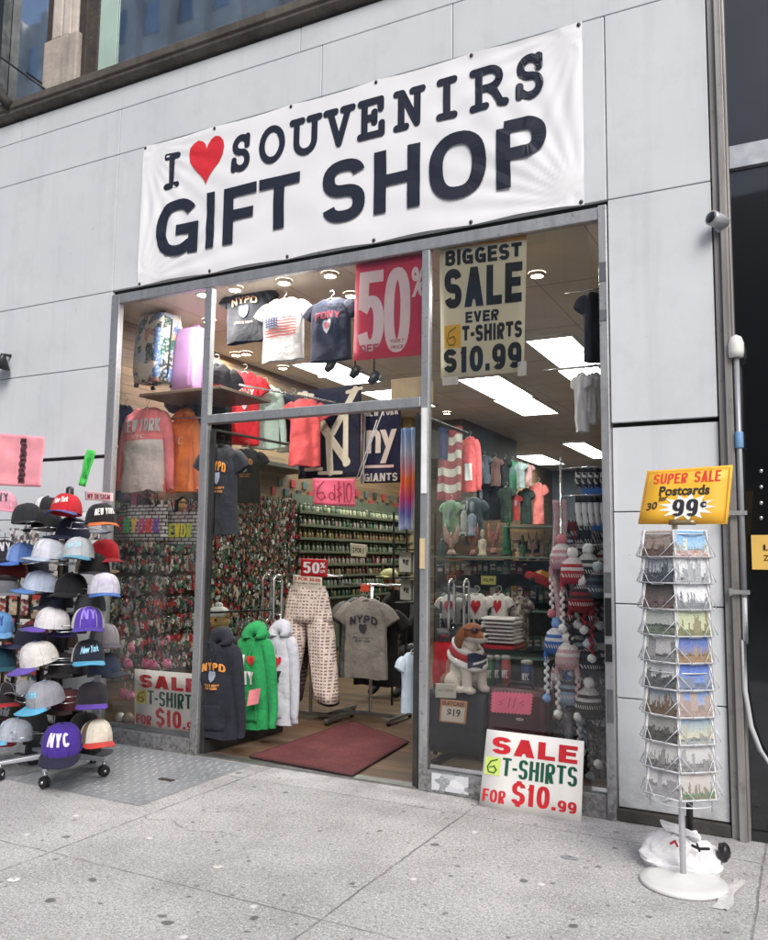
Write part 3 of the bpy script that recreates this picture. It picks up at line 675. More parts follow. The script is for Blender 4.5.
def cut_up(mb, step=.07):
    bm = bmesh.new(); me = bpy.data.meshes.new('tmp'); me.from_pydata(mb.v, [], mb.f); bm.from_mesh(me)
    xs = [v[0] for v in mb.v]; zs = [v[2] for v in mb.v]
    for ax, lo, hi in ((0, min(xs), max(xs)), (2, min(zs), max(zs))):
        k = lo+step
        while k < hi:
            co = [0, 0, 0]; no = [0, 0, 0]; co[ax] = k; no[ax] = 1
            bmesh.ops.bisect_plane(bm, geom=bm.verts[:]+bm.edges[:]+bm.faces[:], plane_co=co, plane_no=no); k += step
    bm.verts.index_update(); r = MB(); r.add([v.co.copy() for v in bm.verts], [[v.index for v in f.verts] for f in bm.faces]); bm.free(); bpy.data.meshes.remove(me); return r
M_NAVY = ink('262A38', .42)
def pxz(x, y): p = at(x, y, 0); return p.x, p.z
# line 1: slab letters from pixel columns measured on the photo, converted to the banner's own metres
L1 = [('I', 164, 184, 172), ('S', 232, 254, 150), ('O', 260, 288, 144), ('U', 291, 324, 132), ('V', 325, 357, 120), ('E', 358, 388, 110), ('N', 395, 427, 97), ('I', 435, 462, 90), ('R', 470, 510, 78), ('S', 514, 548, 80)]
q = MB()
for ch, a, c, yc in L1:
    x0, x1 = pxz(a, yc)[0], pxz(c, yc)[0]
    z0, z1 = 4.50, 4.812
    if ch == 'I': pass
    for st in SLAB[ch]: stroke(q, [(x0+.02+(x1-x0-.04)*u, z0+.02+(z1-z0-.04)*v) for u, v in st], .054, lambda x, z: (x, 0, z))
eps_q = q
for i, v in enumerate(q.v): q.v[i] = (v[0], ban_y(v[0], v[2])-.004+v[1], v[2])
q.xf(BN).build('lettering', M_NAVY, ban)
q = MB(); T_ = [('G', 160, 201, 218), ('I', 209, 217, 210), ('F', 226, 259, 202), ('T', 262, 302, 186), ('S', 325, 367, 185), ('H', 376, 422, 172), ('O', 431, 488, 160), ('P', 498, 548, 150)]
for ch, a, c, yc in T_:
    x0, x1 = pxz(a, yc)[0], pxz(c, yc)[0]; o = .008 if ch in 'GSO' else 0
    letters(q, ch, x0, x1, 3.922-o, 4.382+o, flat(0), .056)
for i, v in enumerate(q.v): q.v[i] = (v[0], ban_y(v[0], v[2])-.011+v[1], v[2])
q.xf(BN).build('lettering', M_NAVY, ban)
q = MB(); x0, x1 = pxz(190, 163)[0], pxz(227, 158)[0]
nn = 28
for k in range(8):
    pass
shape(q, HEART, x0, x1, 4.462, 4.858, flat(0)); q = cut_up(q)
for i, v in enumerate(q.v): q.v[i] = (v[0], ban_y(v[0], v[2])-.006, v[2])
q.xf(BN).build('heart', plain('D5323C', .35, 0, .05), ban)
q = MB()
for u, v in [(k/5, 1) for k in range(6)]+[(k/5, 0) for k in range(6)]:
    x, z = bx0+.02+(bx1-bx0-.04)*u, bz0+.02+(bz1-bz0-.04)*v
    q.ball((x, ban_y(x, z)-.004, z), .014, .006, .014, 10, 5)
q.xf(BN).build('eyelet', plain('4A4A4C', .4, .5), ban)

# ================================================================== SIGNS
def warped(P, y0, y1=None):
    """map unit square onto a quad of four pixels TL TR BR BL lying between planes y0 (top) and y1 (bottom)"""
    y1 = y0 if y1 is None else y1
    a, b_, c, d = at(*P[0], y0), at(*P[1], y0), at(*P[2], y1), at(*P[3], y1)
    return lambda u, v: ((d*(1-u)+c*u)*(1-v)+(a*(1-u)+b_*u)*v)
def sign(name, label, cat, P, y0, mat, y1=None, thick=.006, curl=0.0, nu=10, nv=10, group=None, seed=0):
    f = warped(P, y0, y1); o = f(.5, 0); nrm = (f(1, 0)-f(0, 0)).cross(f(0, 1)-f(0, 0)).normalized()
    root = thing(name, label, cat, o, group=group); off = -Vector(o)
    def g(u, v): return f(u, v)+nrm*(curl*(noise.noise(Vector((u*2.2+seed, v*2.2, seed)))+.25*noise.noise(Vector((u*7+seed, v*7, seed)))))+off
    q = MB(); q.grid(g, nu, nv, smooth=True)
    n0 = len(q.v); vs = [Vector(v)-nrm*thick for v in q.v]; fs = [tuple(reversed(x)) for x in q.f]; q.add(vs, fs)
    ed = [i for i in range(nu+1)]+[(j+1)*(nu+1)+nu for j in range(nv)]+[nv*(nu+1)+i for i in range(nu-1, -1, -1)]+[j*(nu+1) for j in range(nv-1, 0, -1)]
    for i, a in enumerate(ed):
        c = ed[(i+1) % len(ed)]; q.f.append([a+n0, c+n0, c, a]); q.mi.append(0); q.c.append(None); q.sm.append(False)
    q.build('sheet', mat, root)
    def lf(e=.002): return lambda x, z: g(x, z)+nrm*e
    return root, lf
def txt(root, lf, items, name='lettering'):
    """items: (text, material, u0,u1,v0,v1, bold, extra)"""
    by = {}
    for it in items:
        s, m, u0, u1, v0, v1, bold = it[:7]; kw = it[7] if len(it) > 7 else {}
        q = by.setdefault(m.name, (MB(), m))[0]
        letters(q, s, u0, u1, v0, v1, lf(kw.pop('e', .002)), bold, **kw)
    for q, m in by.values(): q.build(name, m, root)
I_BLK, I_RED, I_GRN, I_NAV, I_WHT = ink('17191D'), ink('C6222E'), ink('11543E'), ink('1C2238'), ink('EFEFEF')
PAPER = plain('E9E4D2', .6, 0, .05, 4, 'paper')
# --- poster in the right window
P = ((439.5, 242.5), (526.8, 232), (524, 371.5), (441, 379))
r, lf = sign('sale_poster', 'cream window poster reading BIGGEST SALE EVER 6 T-SHIRTS $10.99', 'poster', P, .045, plain('E6DFC2', .6, 0, .06, 3, 'paper'), curl=.006, thick=.002)
txt(r, lf, [('BIGGEST', I_BLK, .07, .95, .815, .93, .12), ('SALE', I_BLK, .06, .96, .50, .79, .11), ('EVER', I_BLK, .31, .70, .385, .465, .11),
            ('T-SHIRTS', I_BLK, .27, .97, .245, .365, .10), ('$10.99', I_BLK, .04, .97, .03, .215, .11)])
q = MB(); q.grid(lambda u, v: lf(.0016)(u, .945+.055*v), 6, 1); q.build('orange_edge', plain('E2A24A', .6, 0, .1), r)
q = MB(); q.grid(lambda u, v: lf(.0022)(.05+.20*u, .215+.165*v), 3, 3); q.build('yellow_patch', plain('E9B93C', .6, 0, .05), r)
q = MB(); stroke(q, [(.19, .36), (.11, .33), (.085, .27), (.11, .235), (.17, .235), (.19, .265), (.17, .295), (.11, .285)], .012, lambda x, z: lf(.004)(x, z)); q.build('lettering', ink('8A7A28'), r)
q = MB(); q.grid(lambda u, v: lf(.003)(.93+.1*u, -.03+.1*v), 2, 2); q.grid(lambda u, v: lf(.003)(.02+.2*u, -.05+.06*v), 2, 2); q.build('tape', plain('DDDCD4', .3), r)
# --- 50% poster
P = ((356, 264), (427.5, 253), (426.5, 354.7), (353, 361))
r, lf = sign('discount_poster', 'pink poster with big white 50% OFF in the transom window', 'poster', P, .045, plain('D64560', .55, 0, .08, 3, 'paper'), curl=.005, thick=.002)
M_PW = plain('F3E4E4', .55, 0, .05)
txt(r, lf, [('5', M_PW, .05, .42, .08, .90, .06), ('0', M_PW, .42, .78, .05, .90, .075), ('%', M_PW, .79, .98, .58, .88, .055), ('OFF', ink('C4566A'), .10, .36, .065, .15, .06, {'e': .007}), ('YOUR T', ink('B0606A'), .51, .70, .145, .18, .02, {'e': .004}), ('PRICE', ink('B0606A'), .53, .69, .085, .12, .02, {'e': .004})])
# --- leaning sale board
M_BOARD = plain('E4E2DE', .45, 0, .05, 4, 'board')
def sale_board(name, label, P, y0, y1, leaning):
    r, lf = sign(name, label, 'sale sign', P, y0, M_BOARD, y1, thick=.008, curl=.0, nu=4, nv=4)
    txt(r, lf, [('SALE', I_RED, .075, .945, .70, .92, .13), ('T-SHIRTS', I_GRN, .20, .95, .415, .66, .085, {}), ('FOR', I_RED, .025, .26, .075, .235, .10), ('$', I_RED, .32, .455, .07, .385, .085), ('10.', I_RED, .465, .76, .09, .365, .10), ('99', I_RED, .775, .955, .085, .225, .10)])
    q = MB(); q.grid(lambda u, v: lf(.0025)(.02+.16*u, .42+.23*v), 2, 2); q.build('patch', plain('C3D86A' if leaning else 'D8CB62', .6, 0, .05), r)
    q = MB(); stroke(q, [(.145, .625), (.08, .595), (.05, .52), (.065, .46), (.12, .45), (.145, .49), (.12, .535), (.07, .515)], .014, lambda x, z: lf(.004)(x, z)); q.build('lettering', ink('1F5A3A' if leaning else '3B3A22'), r)
    return r
sale_board('sale_board', 'white board SALE 6 T-SHIRTS FOR $10.99 leaning on the sidewalk below the window', ((487, 729), (584, 741), (581, 822), (479, 806)), -.045, -.135, True)
sale_board('sale_board', 'white SALE 6 T-SHIRTS board standing inside the glass behind the hoodies', ((134.6, 669), (203, 674.5), (203, 738), (134.6, 727)), .048, .048, False)
# --- pink sheet 6 for 10
NEON = plain('F2708E', .55, 0, .06, 5, 'neon_paper')
r, lf = sign('price_sheet', 'neon pink sheet with handwritten 6 for $10 hanging in the doorway', 'price sign', ((313, 478), (355, 479), (355, 506.5), (313.5, 504.5)), 1.55, NEON, curl=.012, thick=.002)
q = MB(); fp = lambda x, z: lf(.002)(x, z)
for st in ([(.27, .9), (.12, .6), (.1, .3), (.2, .18), (.3, .3), (.25, .48), (.12, .42)], arcpts(.45, .35, .06, .14, 0, 360, 10), [(.52, .75), (.52, .2)], [(.62, .9), (.62, .12)], [(.68, .7), (.58, .6), (.68, .42), (.57, .3)], [(.75, .85), (.75, .15)], arcpts(.86, .5, .06, .34, 0, 360, 14)): stroke(q, st, .022, fp)
q.build('lettering', ink('9C2F48'), r)
# --- red 50% card over the trousers
r, lf = sign('discount_card', 'small red card with white 50% above the patterned trousers', 'price sign', ((301, 558.5), (327.5, 559.5), (327, 577), (300.5, 576)), 1.45, plain('B81F2A', .4, 0, .05), thick=.004)
txt(r, lf, [('50', I_WHT, .1, .72, .18, .82, .09), ('%', I_WHT, .74, .93, .5, .82, .06), ('OFF', I_WHT, .74, .93, .22, .4, .03)])
r, lf = sign('price_strip', 'narrow white and red strip just under the red 50% card', 'price sign', ((293, 574.5), (322, 577.5), (322, 587), (293, 585)), 1.452, PAPER, thick=.002)
txt(r, lf, [('2 FOR 30.00', I_RED, .05, .95, .5, .85, .03), ('PAJAMA PANTS', ink('5A4A48'), .05, .95, .12, .36, .02)])
# --- small cards near the dog
r, lf = sign('price_card', 'plain cream card propped on the black suitcase below the dog', 'price card', ((435.5, 683), (456.5, 684), (456, 698.5), (435, 697.5)), .30, plain('CFC9B8', .6), thick=.002)
txt(r, lf, [('ALL SIZES', ink('8F8A80'), .15, .85, .45, .62, .02)])
r, lf = sign('price_card', 'orange-edged card with handwritten price hanging on the black suitcase', 'price card', ((440.5, 699), (467.5, 701.5), (465.5, 724.5), (439, 721.5)), .295, plain('C98E6C', .6), thick=.002)
q = MB(); q.grid(lambda u, v: lf(.0012)(.07+.86*u, .06+.66*v), 3, 3); q.build('paper_face', plain('D9CDBD', .6), r)
txt(r, lf, [('SUITCASE', ink('6A4632'), .1, .9, .76, .95, .03), ('$19', ink('4A4038'), .28, .78, .25, .62, .03)])
# --- pinked neon card on the maroon suitcase
def starcard(u, v): return u, v
P = ((491, 690.5), (534, 693), (531.5, 715.5), (490, 712.5)); f = warped(P, .215, .20); o = f(.5, 0)
r = thing('starburst_card', 'neon pink zigzag edged price card on top of the maroon suitcase', 'price card', o); q = MB(); out = []
for k in range(12): out += [(k/12, 0), (k/12+.04, .06)]
for k in range(7): out += [(1, k/7), (.96, k/7+.07)]
for k in range(12): out += [(1-k/12, 1), (1-k/12-.04, .94)]
for k in range(7): out += [(0, 1-k/7), (.04, 1-k/7-.07)]
q.add([f(u, v)-o for u, v in out]+[f(.5, .5)-o], [(k, (k+1) % len(out), len(out)) for k in range(len(out))]); q.build('sheet', NEON, r)
q = MB(); fp = lambda x, z: f(x, z)-o+Vector((0, -.003, 0))
for st in ([(.32, .62), (.22, .55), (.3, .45), (.2, .38)], [(.47, .75), (.44, .3)], [(.6, .75), (.55, .3)], [(.78, .62), (.7, .5), (.8, .45), (.74, .34)]): stroke(q, st, .018, fp)
q.build('lettering', ink('A53A55'), r)
# --- green tag inside, small yellow card
for nm, lb, P, Y, col, s in (('price_card', 'yellow price card standing on the middle glass shelf', ((481, 575.5), (496, 576), (496, 585), (481, 584.5)), 1.72, 'C9C86A', '$2.99'),
                          ('price_card', 'orange price card at the shelf end near the door post', ((447, 575), (456, 575), (456, 581), (447, 581)), 1.74, 'D08258', '$5'),
                          ('price_card', 'amber price card under the figurine shelf', ((447, 556.5), (461, 557), (461, 561), (447, 560.5)), 1.742, 'D0863A', '$9.99'),
                          ('price_card', 'off-white card hooked on the miniature rack', ((350, 543), (367, 545), (366, 557.5), (351, 556)), 2.6, 'C9C9AE', '2 FOR 5')):
    r, lf = sign(nm, lb, 'price card', P, Y, plain(col, .6), thick=.002); txt(r, lf, [(s, ink('3A3A2A'), .15, .85, .3, .7, .03)])
# --- pink sheet and small sign above the cap racks
r, lf = sign('price_sheet', 'crinkled pink paper sheet with dark band clipped above the far cap rack', 'price sign', ((4-10, 433), (44.5, 437), (41, 487), (-14, 485)), -.72, plain('F0A0AC', .6, 0, .1, 8, 'paper'), curl=.02, nu=18, nv=18, thick=.002)
q = MB(); q.grid(lambda u, v: lf(.003)(.56+.12*u+.01*math.sin(v*40), .06+.88*v), 4, 30); q.build('dark_band', plain('6A4048', .6, 0, .5, 60), r)
q = MB()
for j in range(9): letters(q, 'NYCAPSALE'[j], .585, .665, .86-.095*j, .92-.095*j, lf(.005), .03)
q.build('lettering', ink('22181C'), r)
r, lf = sign('price_strip', 'tiny pink and white price sign behind the black cap', 'price sign', ((85, 491), (113, 493), (113, 501.5), (85, 500)), -.62, plain('EBC4C8', .6), thick=.002)
txt(r, lf, [('NY DESIGN', ink('8A2E3A'), .1, .9, .2, .75, .05)])
r, lf = sign('paper_strip', 'bright green folded paper strip on top of the cap rack pole', 'price sign', ((87, 449), (95.5, 451), (85.5, 487), (78.5, 485)), -.88, plain('4FCB5C', .55, 0, .08, 9, 'neon_paper'), curl=.012, thick=.003)
txt(r, lf, [('SALE', ink('1F7A38'), .3, .7, .2, .8, .02)])

# ================================================================== GARMENTS
def interp(tab, t):
    for (a, *p), (c, *q_) in zip(tab[:-1], tab[1:]):
        if t <= c:
            k = (t-a)/(c-a+1e-9); k = max(0, min(1, k)); return [x+(y-x)*k for x, y in zip(p, q_)]
    return tab[-1][1:]
_seed = [0]
def garment(name, label, cat, cx, cy, z0, w, h, mat, sleeve='short', rz=0.0, depth=.095, prints=(), group=None, split=None, hood=None, pocket=None, hanger='B9B6AE', hook=True, cuff=None, folds=1.0, neck=.36, lean=0.0, flare=1.0):
    """a top hanging from a hook: body, two sleeves, collar opening in one surface; prints are parts that follow the cloth"""
    _seed[0] += 1; sd = _seed[0]*1.73; rnd = random.Random(_seed[0])
    root = thing(name, label, cat, (cx, cy, z0), rz, group)
    bw = {'short': .355, 'long': .36, 'none': .49, 'tight': .44}[sleeve]*w
    tab = [(0, bw*1.04*flare, depth*.42), (.25, bw*1.0*(1+flare)/2, depth*.5), (.55, bw*.97, depth*.56), (.74, bw*.98, depth*.56), (.86, bw*.97, depth*.46), (.925, bw*.80, depth*.36), (.97, bw*.55, depth*.3), (1.0, bw*neck, depth*.26)]
    NE = 2.7
    def fold(x, z, s=1):
        t = z/h; a = max(0, 1-max(0, t-.55)*2.4)
        f = math.sin(x/bw*5.2+sd+1.3*math.sin(z/h*4+sd))*.5+math.sin(x/bw*9.7+sd*2+z/h*3)*.25
        d = noise.noise(Vector((x*7+sd, z*6, sd)))*1.3+noise.noise(Vector((x*16, z*11+sd, sd)))*.6
        return (.006+depth*.055)*folds*(f*a*1.2+d*1.25)
    def section(t):
        W_, D_ = interp(tab, t); return W_, D_
    def front(x, z):
        t = max(0, min(1, z/h)); W_, D_ = section(t); q = max(0, 1-abs(x/W_)**NE); return -D_*q**(1/NE)-fold(x, z)
    mb = MB(); rs = []; NSEG = 36; NR = 30
    for j in range(NR+1):
        t = j/NR; t = t**.92; W_, D_ = section(t); r = []
        for k in range(NSEG):
            a = 6.28318*k/NSEG-math.pi/2; c, s = math.cos(a), math.sin(a)
            x = W_*math.copysign(abs(c)**(2/NE), c); y = D_*math.copysign(abs(s)**(2/NE), s); z = t*h
            f = fold(x, z); y = y-f if s < 0 else y+f*.6
            if t > .9 and s < 0: z -= (t-.9)/.1*.055*h*max(0, 1-abs(x)/(bw*neck*1.1))
            if j == 0: z += (.012*math.sin(x/bw*4+sd)+.008*math.sin(x/bw*9))*h*.6
            r.append((x, y+lean*(1-t), z))
        rs.append(r)
    inner = [(x*.82, y*.8, z-.02*h) for x, y, z in rs[-1]]; rs.append(inner); rs.append([(x*.9, y*.9, z-.1*h) for x, y, z in inner])
    mb.rings(rs, False, False)
    if sleeve in ('short', 'tight'):
        for s in (-1, 1):
            p0 = Vector((s*bw*.66, 0, h*.90)); p2 = Vector((s*w*.452, 0, h*.70)); p1 = p0.lerp(p2, .45)+Vector((s*.014, 0, .016*h)); rr = []
            for i, (p, rad) in enumerate(((p0, .075), (p1, .088), (p1.lerp(p2, .6), .092), (p2, .097), (p2, .097), (p2+Vector((-s*.01, 0, .03*h)), .085))):
                ax = Vector((s*.55, 0, -.83)) if i else Vector((s*.9, 0, -.4)); ax.normalize(); n_ = Vector((-ax.z*s, 0, ax.x*s)); R = rad*h*1.15
                rr.append([p+n_*R*math.cos(6.28318*k/16)*(1 if True else 1)+Vector((0, 1, 0))*depth*(.40 if i < 3 else .34)*math.sin(6.28318*k/16)*(1+.16*math.sin(k*2+sd+i*.4)) for k in range(16)])
            mb.rings(rr, True, True)
    elif sleeve == 'long':
        for s in (-1, 1):
            sw = rnd.uniform(-.012, .012)*h; pts = [(s*bw*.62, h*.925, .070), (s*bw*.90, h*.84, .078), (s*(bw*1.04), h*.66, .070), (s*(w*.425), h*.42, .060), (s*(w*.455)+sw, h*.17, .05), (s*(w*.455)+sw, h*.09, .045), (s*(w*.455)+sw, h*.085, .038), (s*(w*.455)+sw, h*.02, .04), (s*(w*.455)+sw, h*.02, .04), (s*(w*.452)+sw, h*.05, .03)]
            rr = []
            for i, (x, z, rad) in enumerate(pts):
                R = rad*h; tilt = ([.7, .45, .12, .05]+[0]*8)[i]; n_ = Vector((math.cos(tilt), 0, s*math.sin(tilt)*1.0))
                rr.append([Vector((x, .012*math.sin(i+sd), z))+n_*R*math.cos(6.28318*k/16)+Vector((0, 1, 0))*min(R*.9, depth*.45)*math.sin(6.28318*k/16)*(1+.14*math.sin(k*1.7+sd+i*1.9)) for k in range(16)])
            mb.rings(rr, True, True)
    mats = [mat]
    if split:
        zt, m2 = split; mats = [mat, m2]
        for i, f in enumerate(mb.f):
            if sum(mb.v[k][2] for k in f)/len(f) < zt*h and (max(abs(mb.v[k][0]) for k in f) < bw*1.02): mb.mi[i] = 1
    body = mb.build('body', mats, root)
    ss = body.modifiers.new('subsurf', 'SUBSURF'); ss.levels = 1; ss.render_levels = 1
    fn = lambda e: (lambda x, z: (x, front(x, z)-e+lean*(1-z/h), z))
    for it in prints:
        kind, m, u0, u1, v0, v1 = it[:6]; kw = it[6] if len(it) > 6 else {}
        q = MB(); F = fn(kw.get('e', .012)); A = (u0*bw, u1*bw, v0*h, v1*h)
        if kind in ('heart', 'shield'):
            shape(q, HEART if kind == 'heart' else SHIELD, *A, flat(0)); q = cut_up(q, max(.012, (A[1]-A[0])/7)); q.v = [F(v[0], v[2]) for v in q.v]; nm = 'heart' if kind == 'heart' else 'badge'
        elif kind == 'block': q.grid(lambda u, v: F(A[0]+(A[1]-A[0])*u, A[2]+(A[3]-A[2])*v), 8, 6); nm = kw.get('name', 'print')
        elif kind == 'flag':
            nm = 'flag_print'
            for i in range(7): q.grid(lambda u, v: F(A[0]+(A[1]-A[0])*u, A[2]+(A[3]-A[2])*(i*2+v)/13), 8, 1)
            q.build(nm, m, root); q = MB(); F2 = fn(.014)
            q.grid(lambda u, v: F2(A[0]+(A[1]-A[0])*.45*u, A[2]+(A[3]-A[2])*(.46+.54*v)), 4, 4); q.build('flag_canton', kw['m2'], root)
            q = MB(); F3 = fn(.016)
            for i in range(5):
                for j in range(4): shape(q, [(.5, 0), (1, .5), (.5, 1), (0, .5)], A[0]+(A[1]-A[0])*.45*(i+.3)/5, A[0]+(A[1]-A[0])*.45*(i+.75)/5, A[2]+(A[3]-A[2])*(.48+.13*j), A[2]+(A[3]-A[2])*(.54+.13*j), F3)
            m = I_WHT; nm = 'stars'
        else: letters(q, kind, *A, F, kw.get('bold', .05), arc=kw.get('arc', 0)); nm = 'lettering'
        if kind not in ('heart', 'shield', 'block', 'flag'):
            pass
        q.build(nm, m, root)
    if hood:
        q = MB(); hw = bw*.62
        rr = []
        for i in range(11):
            a = math.pi*(i/10); cxx = -math.cos(a)*hw*.78; zz = h*.945+math.sin(a)*h*.085; yy = -depth*.25+math.sin(a)*depth*.45
            R = h*(.055+.03*math.sin(a)); tx = Vector((math.sin(a), .2, math.cos(a)*.6)).normalized(); n1_ = Vector((0, 1, 0)); n2_ = tx.cross(n1_).normalized()
            rr.append([Vector((cxx, yy, zz))+n1_*R*1.1*math.cos(6.28318*k/14)+n2_*R*math.sin(6.28318*k/14)*(1+.15*math.sin(k*1.3+i)) for k in range(14)])
        q.rings(rr)
        # hood sack falling behind and the folded collar in front
        q.ball((0, depth*.45, h*.965), hw*.85, depth*.5, h*.075, 16, 9, lump=.2, seed=sd)
        q.build('hood', hood, root)
        q = MB(); q.grid(lambda u, v: (Vector(((u-.5)*hw*.95, -depth*.02+abs(u-.5)*-.02, h*(.955+.055*math.sin(math.pi*u)*v)))), 8, 3); q.build('hood_shade', cloth('14161A'), root)  # near-black sheet paints the shade inside the hood
        q = MB()
        for s in (-1, 1): q.tube([fn(.008)(s*bw*.13, h*.90), fn(.012)(s*bw*.15, h*.84), fn(.010)(s*bw*.13, h*.77)], .0035, 6)
        q.build('drawstring', hood, root)
    if pocket:
        q = MB(); F = fn(.009); OUT = [(.0, 0), (1, 0), (1, .45), (.82, 1), (.18, 1), (0, .45)]
        q.grid(lambda u, v: F((u-.5)*bw*1.16*(1-.32*max(0, v-.4)/.6), h*(.085+.25*v)), 12, 8); q.build('pocket', pocket, root, solid=.006)
    if sleeve == 'long' and cuff is None: pass
    if hook:
        q = MB(); q.tube([(-bw*.75, 0, h*.905), (-bw*.2, 0, h*.975), (0, 0, h*.995), (bw*.2, 0, h*.975), (bw*.75, 0, h*.905)], .006, 6)
        q.tube([(0, 0, h*.99), (0, 0, h*1.03)]+[(.022*math.sin(a), 0, h*1.03+.022+(-.022*math.cos(a))) for a in [i*.45 for i in range(1, 10)]], .0028, 6); q.build('hanger', plain(hanger, .4), root)
    return root
def g_at(name, label, px, Y, mat, cat='t-shirt', **k):
    cx, z0, w, h = box_at(*px, Y); return garment(name, label, cat, cx, Y, z0, w, h, mat, **k)
NAVY, BLACK, WHITE, GREY = cloth('23283A'), cloth('191A1E'), cloth('E4E4E4', .08), cloth('86847F')
P_ORG, P_RED, P_WHT, P_GRY = ink('D08A3E', .8), ink('B8323A', .8), ink('DADADA', .8), ink('8C93A4', .8)
def police(m, u=.62, a=.25, txtm=None): return [('NYPD', txtm or m, -u, u, .70, .80, {'arc': .35, 'bold': .07}), ('shield', P_GRY, -.2, .2, .54, .68), ('POLICE DEPT', m, -.42, .42, .495, .52, {'bold': .04}), ('NEW YORK', m, -.35, .35, .455, .48, {'bold': .04})]
# transom window row
g_at('t_shirt', 'navy tee with orange NYPD print hung at the top of the transom window', (220, 286, 277, 342), .42, cloth('12151E'), prints=[('NYPD', ink('C9A184', .8), -.62, .62, .66, .78, {'arc': .3, 'bold': .06}), ('shield', P_GRY, -.24, .24, .40, .62), ('POLICE DEPT', ink('C9A184', .8), -.42, .42, .30, .335)])
g_at('t_shirt', 'white tee with an American flag print in the transom window', (256, 298, 312, 361), .36, WHITE, prints=[('flag', ink('A84A44', .8), -.78, .82, .37, .66, {'m2': ink('2A3560', .8)}), ('NEW YORK CITY', ink('6A6A72', .8), -.55, .6, .69, .735)])
g_at('t_shirt', 'dark navy tee with red arched FDNY print beside the pink poster', (304, 298, 359, 361), .32, cloth('18213A'), prints=[('FDNY', ink('B4475A', .8), -.6, .62, .65, .76, {'arc': .3, 'bold': .07}), ('shield', ink('A9AEBE', .8), -.24, .26, .40, .62), ('shield', ink('A03A48', .8), -.14, .16, .46, .58, {'e': .016})])
q = MB(); a, c = at(214, 283, .38), at(427, 262, .38); q.tube([(-4.1, .38, a.z+.06), (-2.3, .38, a.z+.06)], .008, 8); tag(q.build('hanging_rail', M_CHROME), 'thin steel rail carrying the three tees in the transom window', 'rail')
# row of tops on the left side wall, seen through the transom
YW = [(1.15, 1.75), (1.75, 2.35), (2.35, 3.0)]
g_at('t_shirt', 'black tee with a red badge half hidden by the door mullion', (196, 362, 235, 452), .95, BLACK, rz=R_(50), prints=[('shield', ink('9C3A34', .8), -.25, .3, .62, .74)])
g_at('sweatshirt', 'bright red FDNY sweatshirt on the side rail', (226, 371, 262, 445), 1.25, cloth('D02A34'), 'sweatshirt', sleeve='short', rz=R_(38), prints=[('FDNY', P_WHT, -.6, .6, .66, .74, {'bold': .05}), ('shield', P_WHT, -.15, .2, .45, .6)])
g_at('sweatshirt', 'pale mint sweatshirt between the red and the dark tops', (247, 384, 282, 449), 1.5, cloth('BFDCD2', .1), 'sweatshirt', sleeve='long', rz=R_(35))
g_at('t_shirt', 'charcoal tee with faint lettering on the side rail', (274, 394, 312, 441), 1.75, cloth('2C323F'), rz=R_(30), prints=[('NEW YORK', P_GRY, -.6, .6, .62, .72)])
g_at('sweater', 'cream knitted top hanging just below the transom bar', (280, 412, 306, 452), 1.9, cloth('D8D6C8', .1), 'sweater', sleeve='none', rz=R_(25))
g_at('sweatshirt', 'coral pink sweatshirt hanging nearest the doorway banner', (287, 398, 324, 466), 1.7, cloth('F0686A', .1), 'sweatshirt', sleeve='short', rz=R_(35), folds=1.4)
g_at('sweatshirt', 'salmon sweatshirt tucked behind the coral pink one', (310, 396, 336, 460), 2.0, cloth('EE8A84', .1), 'sweatshirt', sleeve='long', rz=R_(30))
q = MB(); q.box(XL+.01, XL+.42, 1.1, 3.3, 2.47, 2.52); tag(q.build('wall_shelf', plain('4B443C', .6), bevel=.004), 'dark shelf board under the row of tops on the side wall', 'shelf')
q = MB(); q.tube([(-4.45, .8, 3.0), (-3.9, 2.4, 3.0)], .01, 8); tag(q.build('hanging_rail', M_CHROME), 'steel rail under the ceiling for the coloured sweatshirts', 'rail')
# left display window
rose = cloth('F58E90', .1)
g_at('sweatshirt', 'pink and cream NEW YORK sweatshirt in the left display window', (118, 407, 174, 492), .42, rose, 'sweatshirt', sleeve='long', prints=[('NEW YORK', P_WHT, -.86, .90, .69, .84, {'bold': .09}), ('NYC', ink('EDE9E6', .8), -.35, .35, .61, .66, {'bold': .05})], split=(.60, cloth('F0ECE4', .1)), folds=1.3, depth=.15)
g_at('hoodie', 'orange hoodie beside the pink sweatshirt in the left window', (166, 416, 201, 492), .60, cloth('FF9450', .12), 'hoodie', sleeve='long', hood=cloth('FF9858'), folds=1.5, depth=.15, prints=[('NYC', ink('F6B98C', .8), -.5, .5, .6, .7)])
g_at('jacket', 'navy jacket hanging edge-on at the left end of the display window', (110, 404, 136, 505), .5, cloth('27304A'), 'jacket', sleeve='long', rz=R_(60), prints=[('block', P_WHT, -.6, .6, .55, .575)])
q = MB(); q.tube([(-5.1, .45, 2.68), (-4.2, .62, 2.68)], .008, 8); tag(q.build('hanging_rail', M_CHROME), 'short rail over the pink and orange tops in the left window', 'rail')
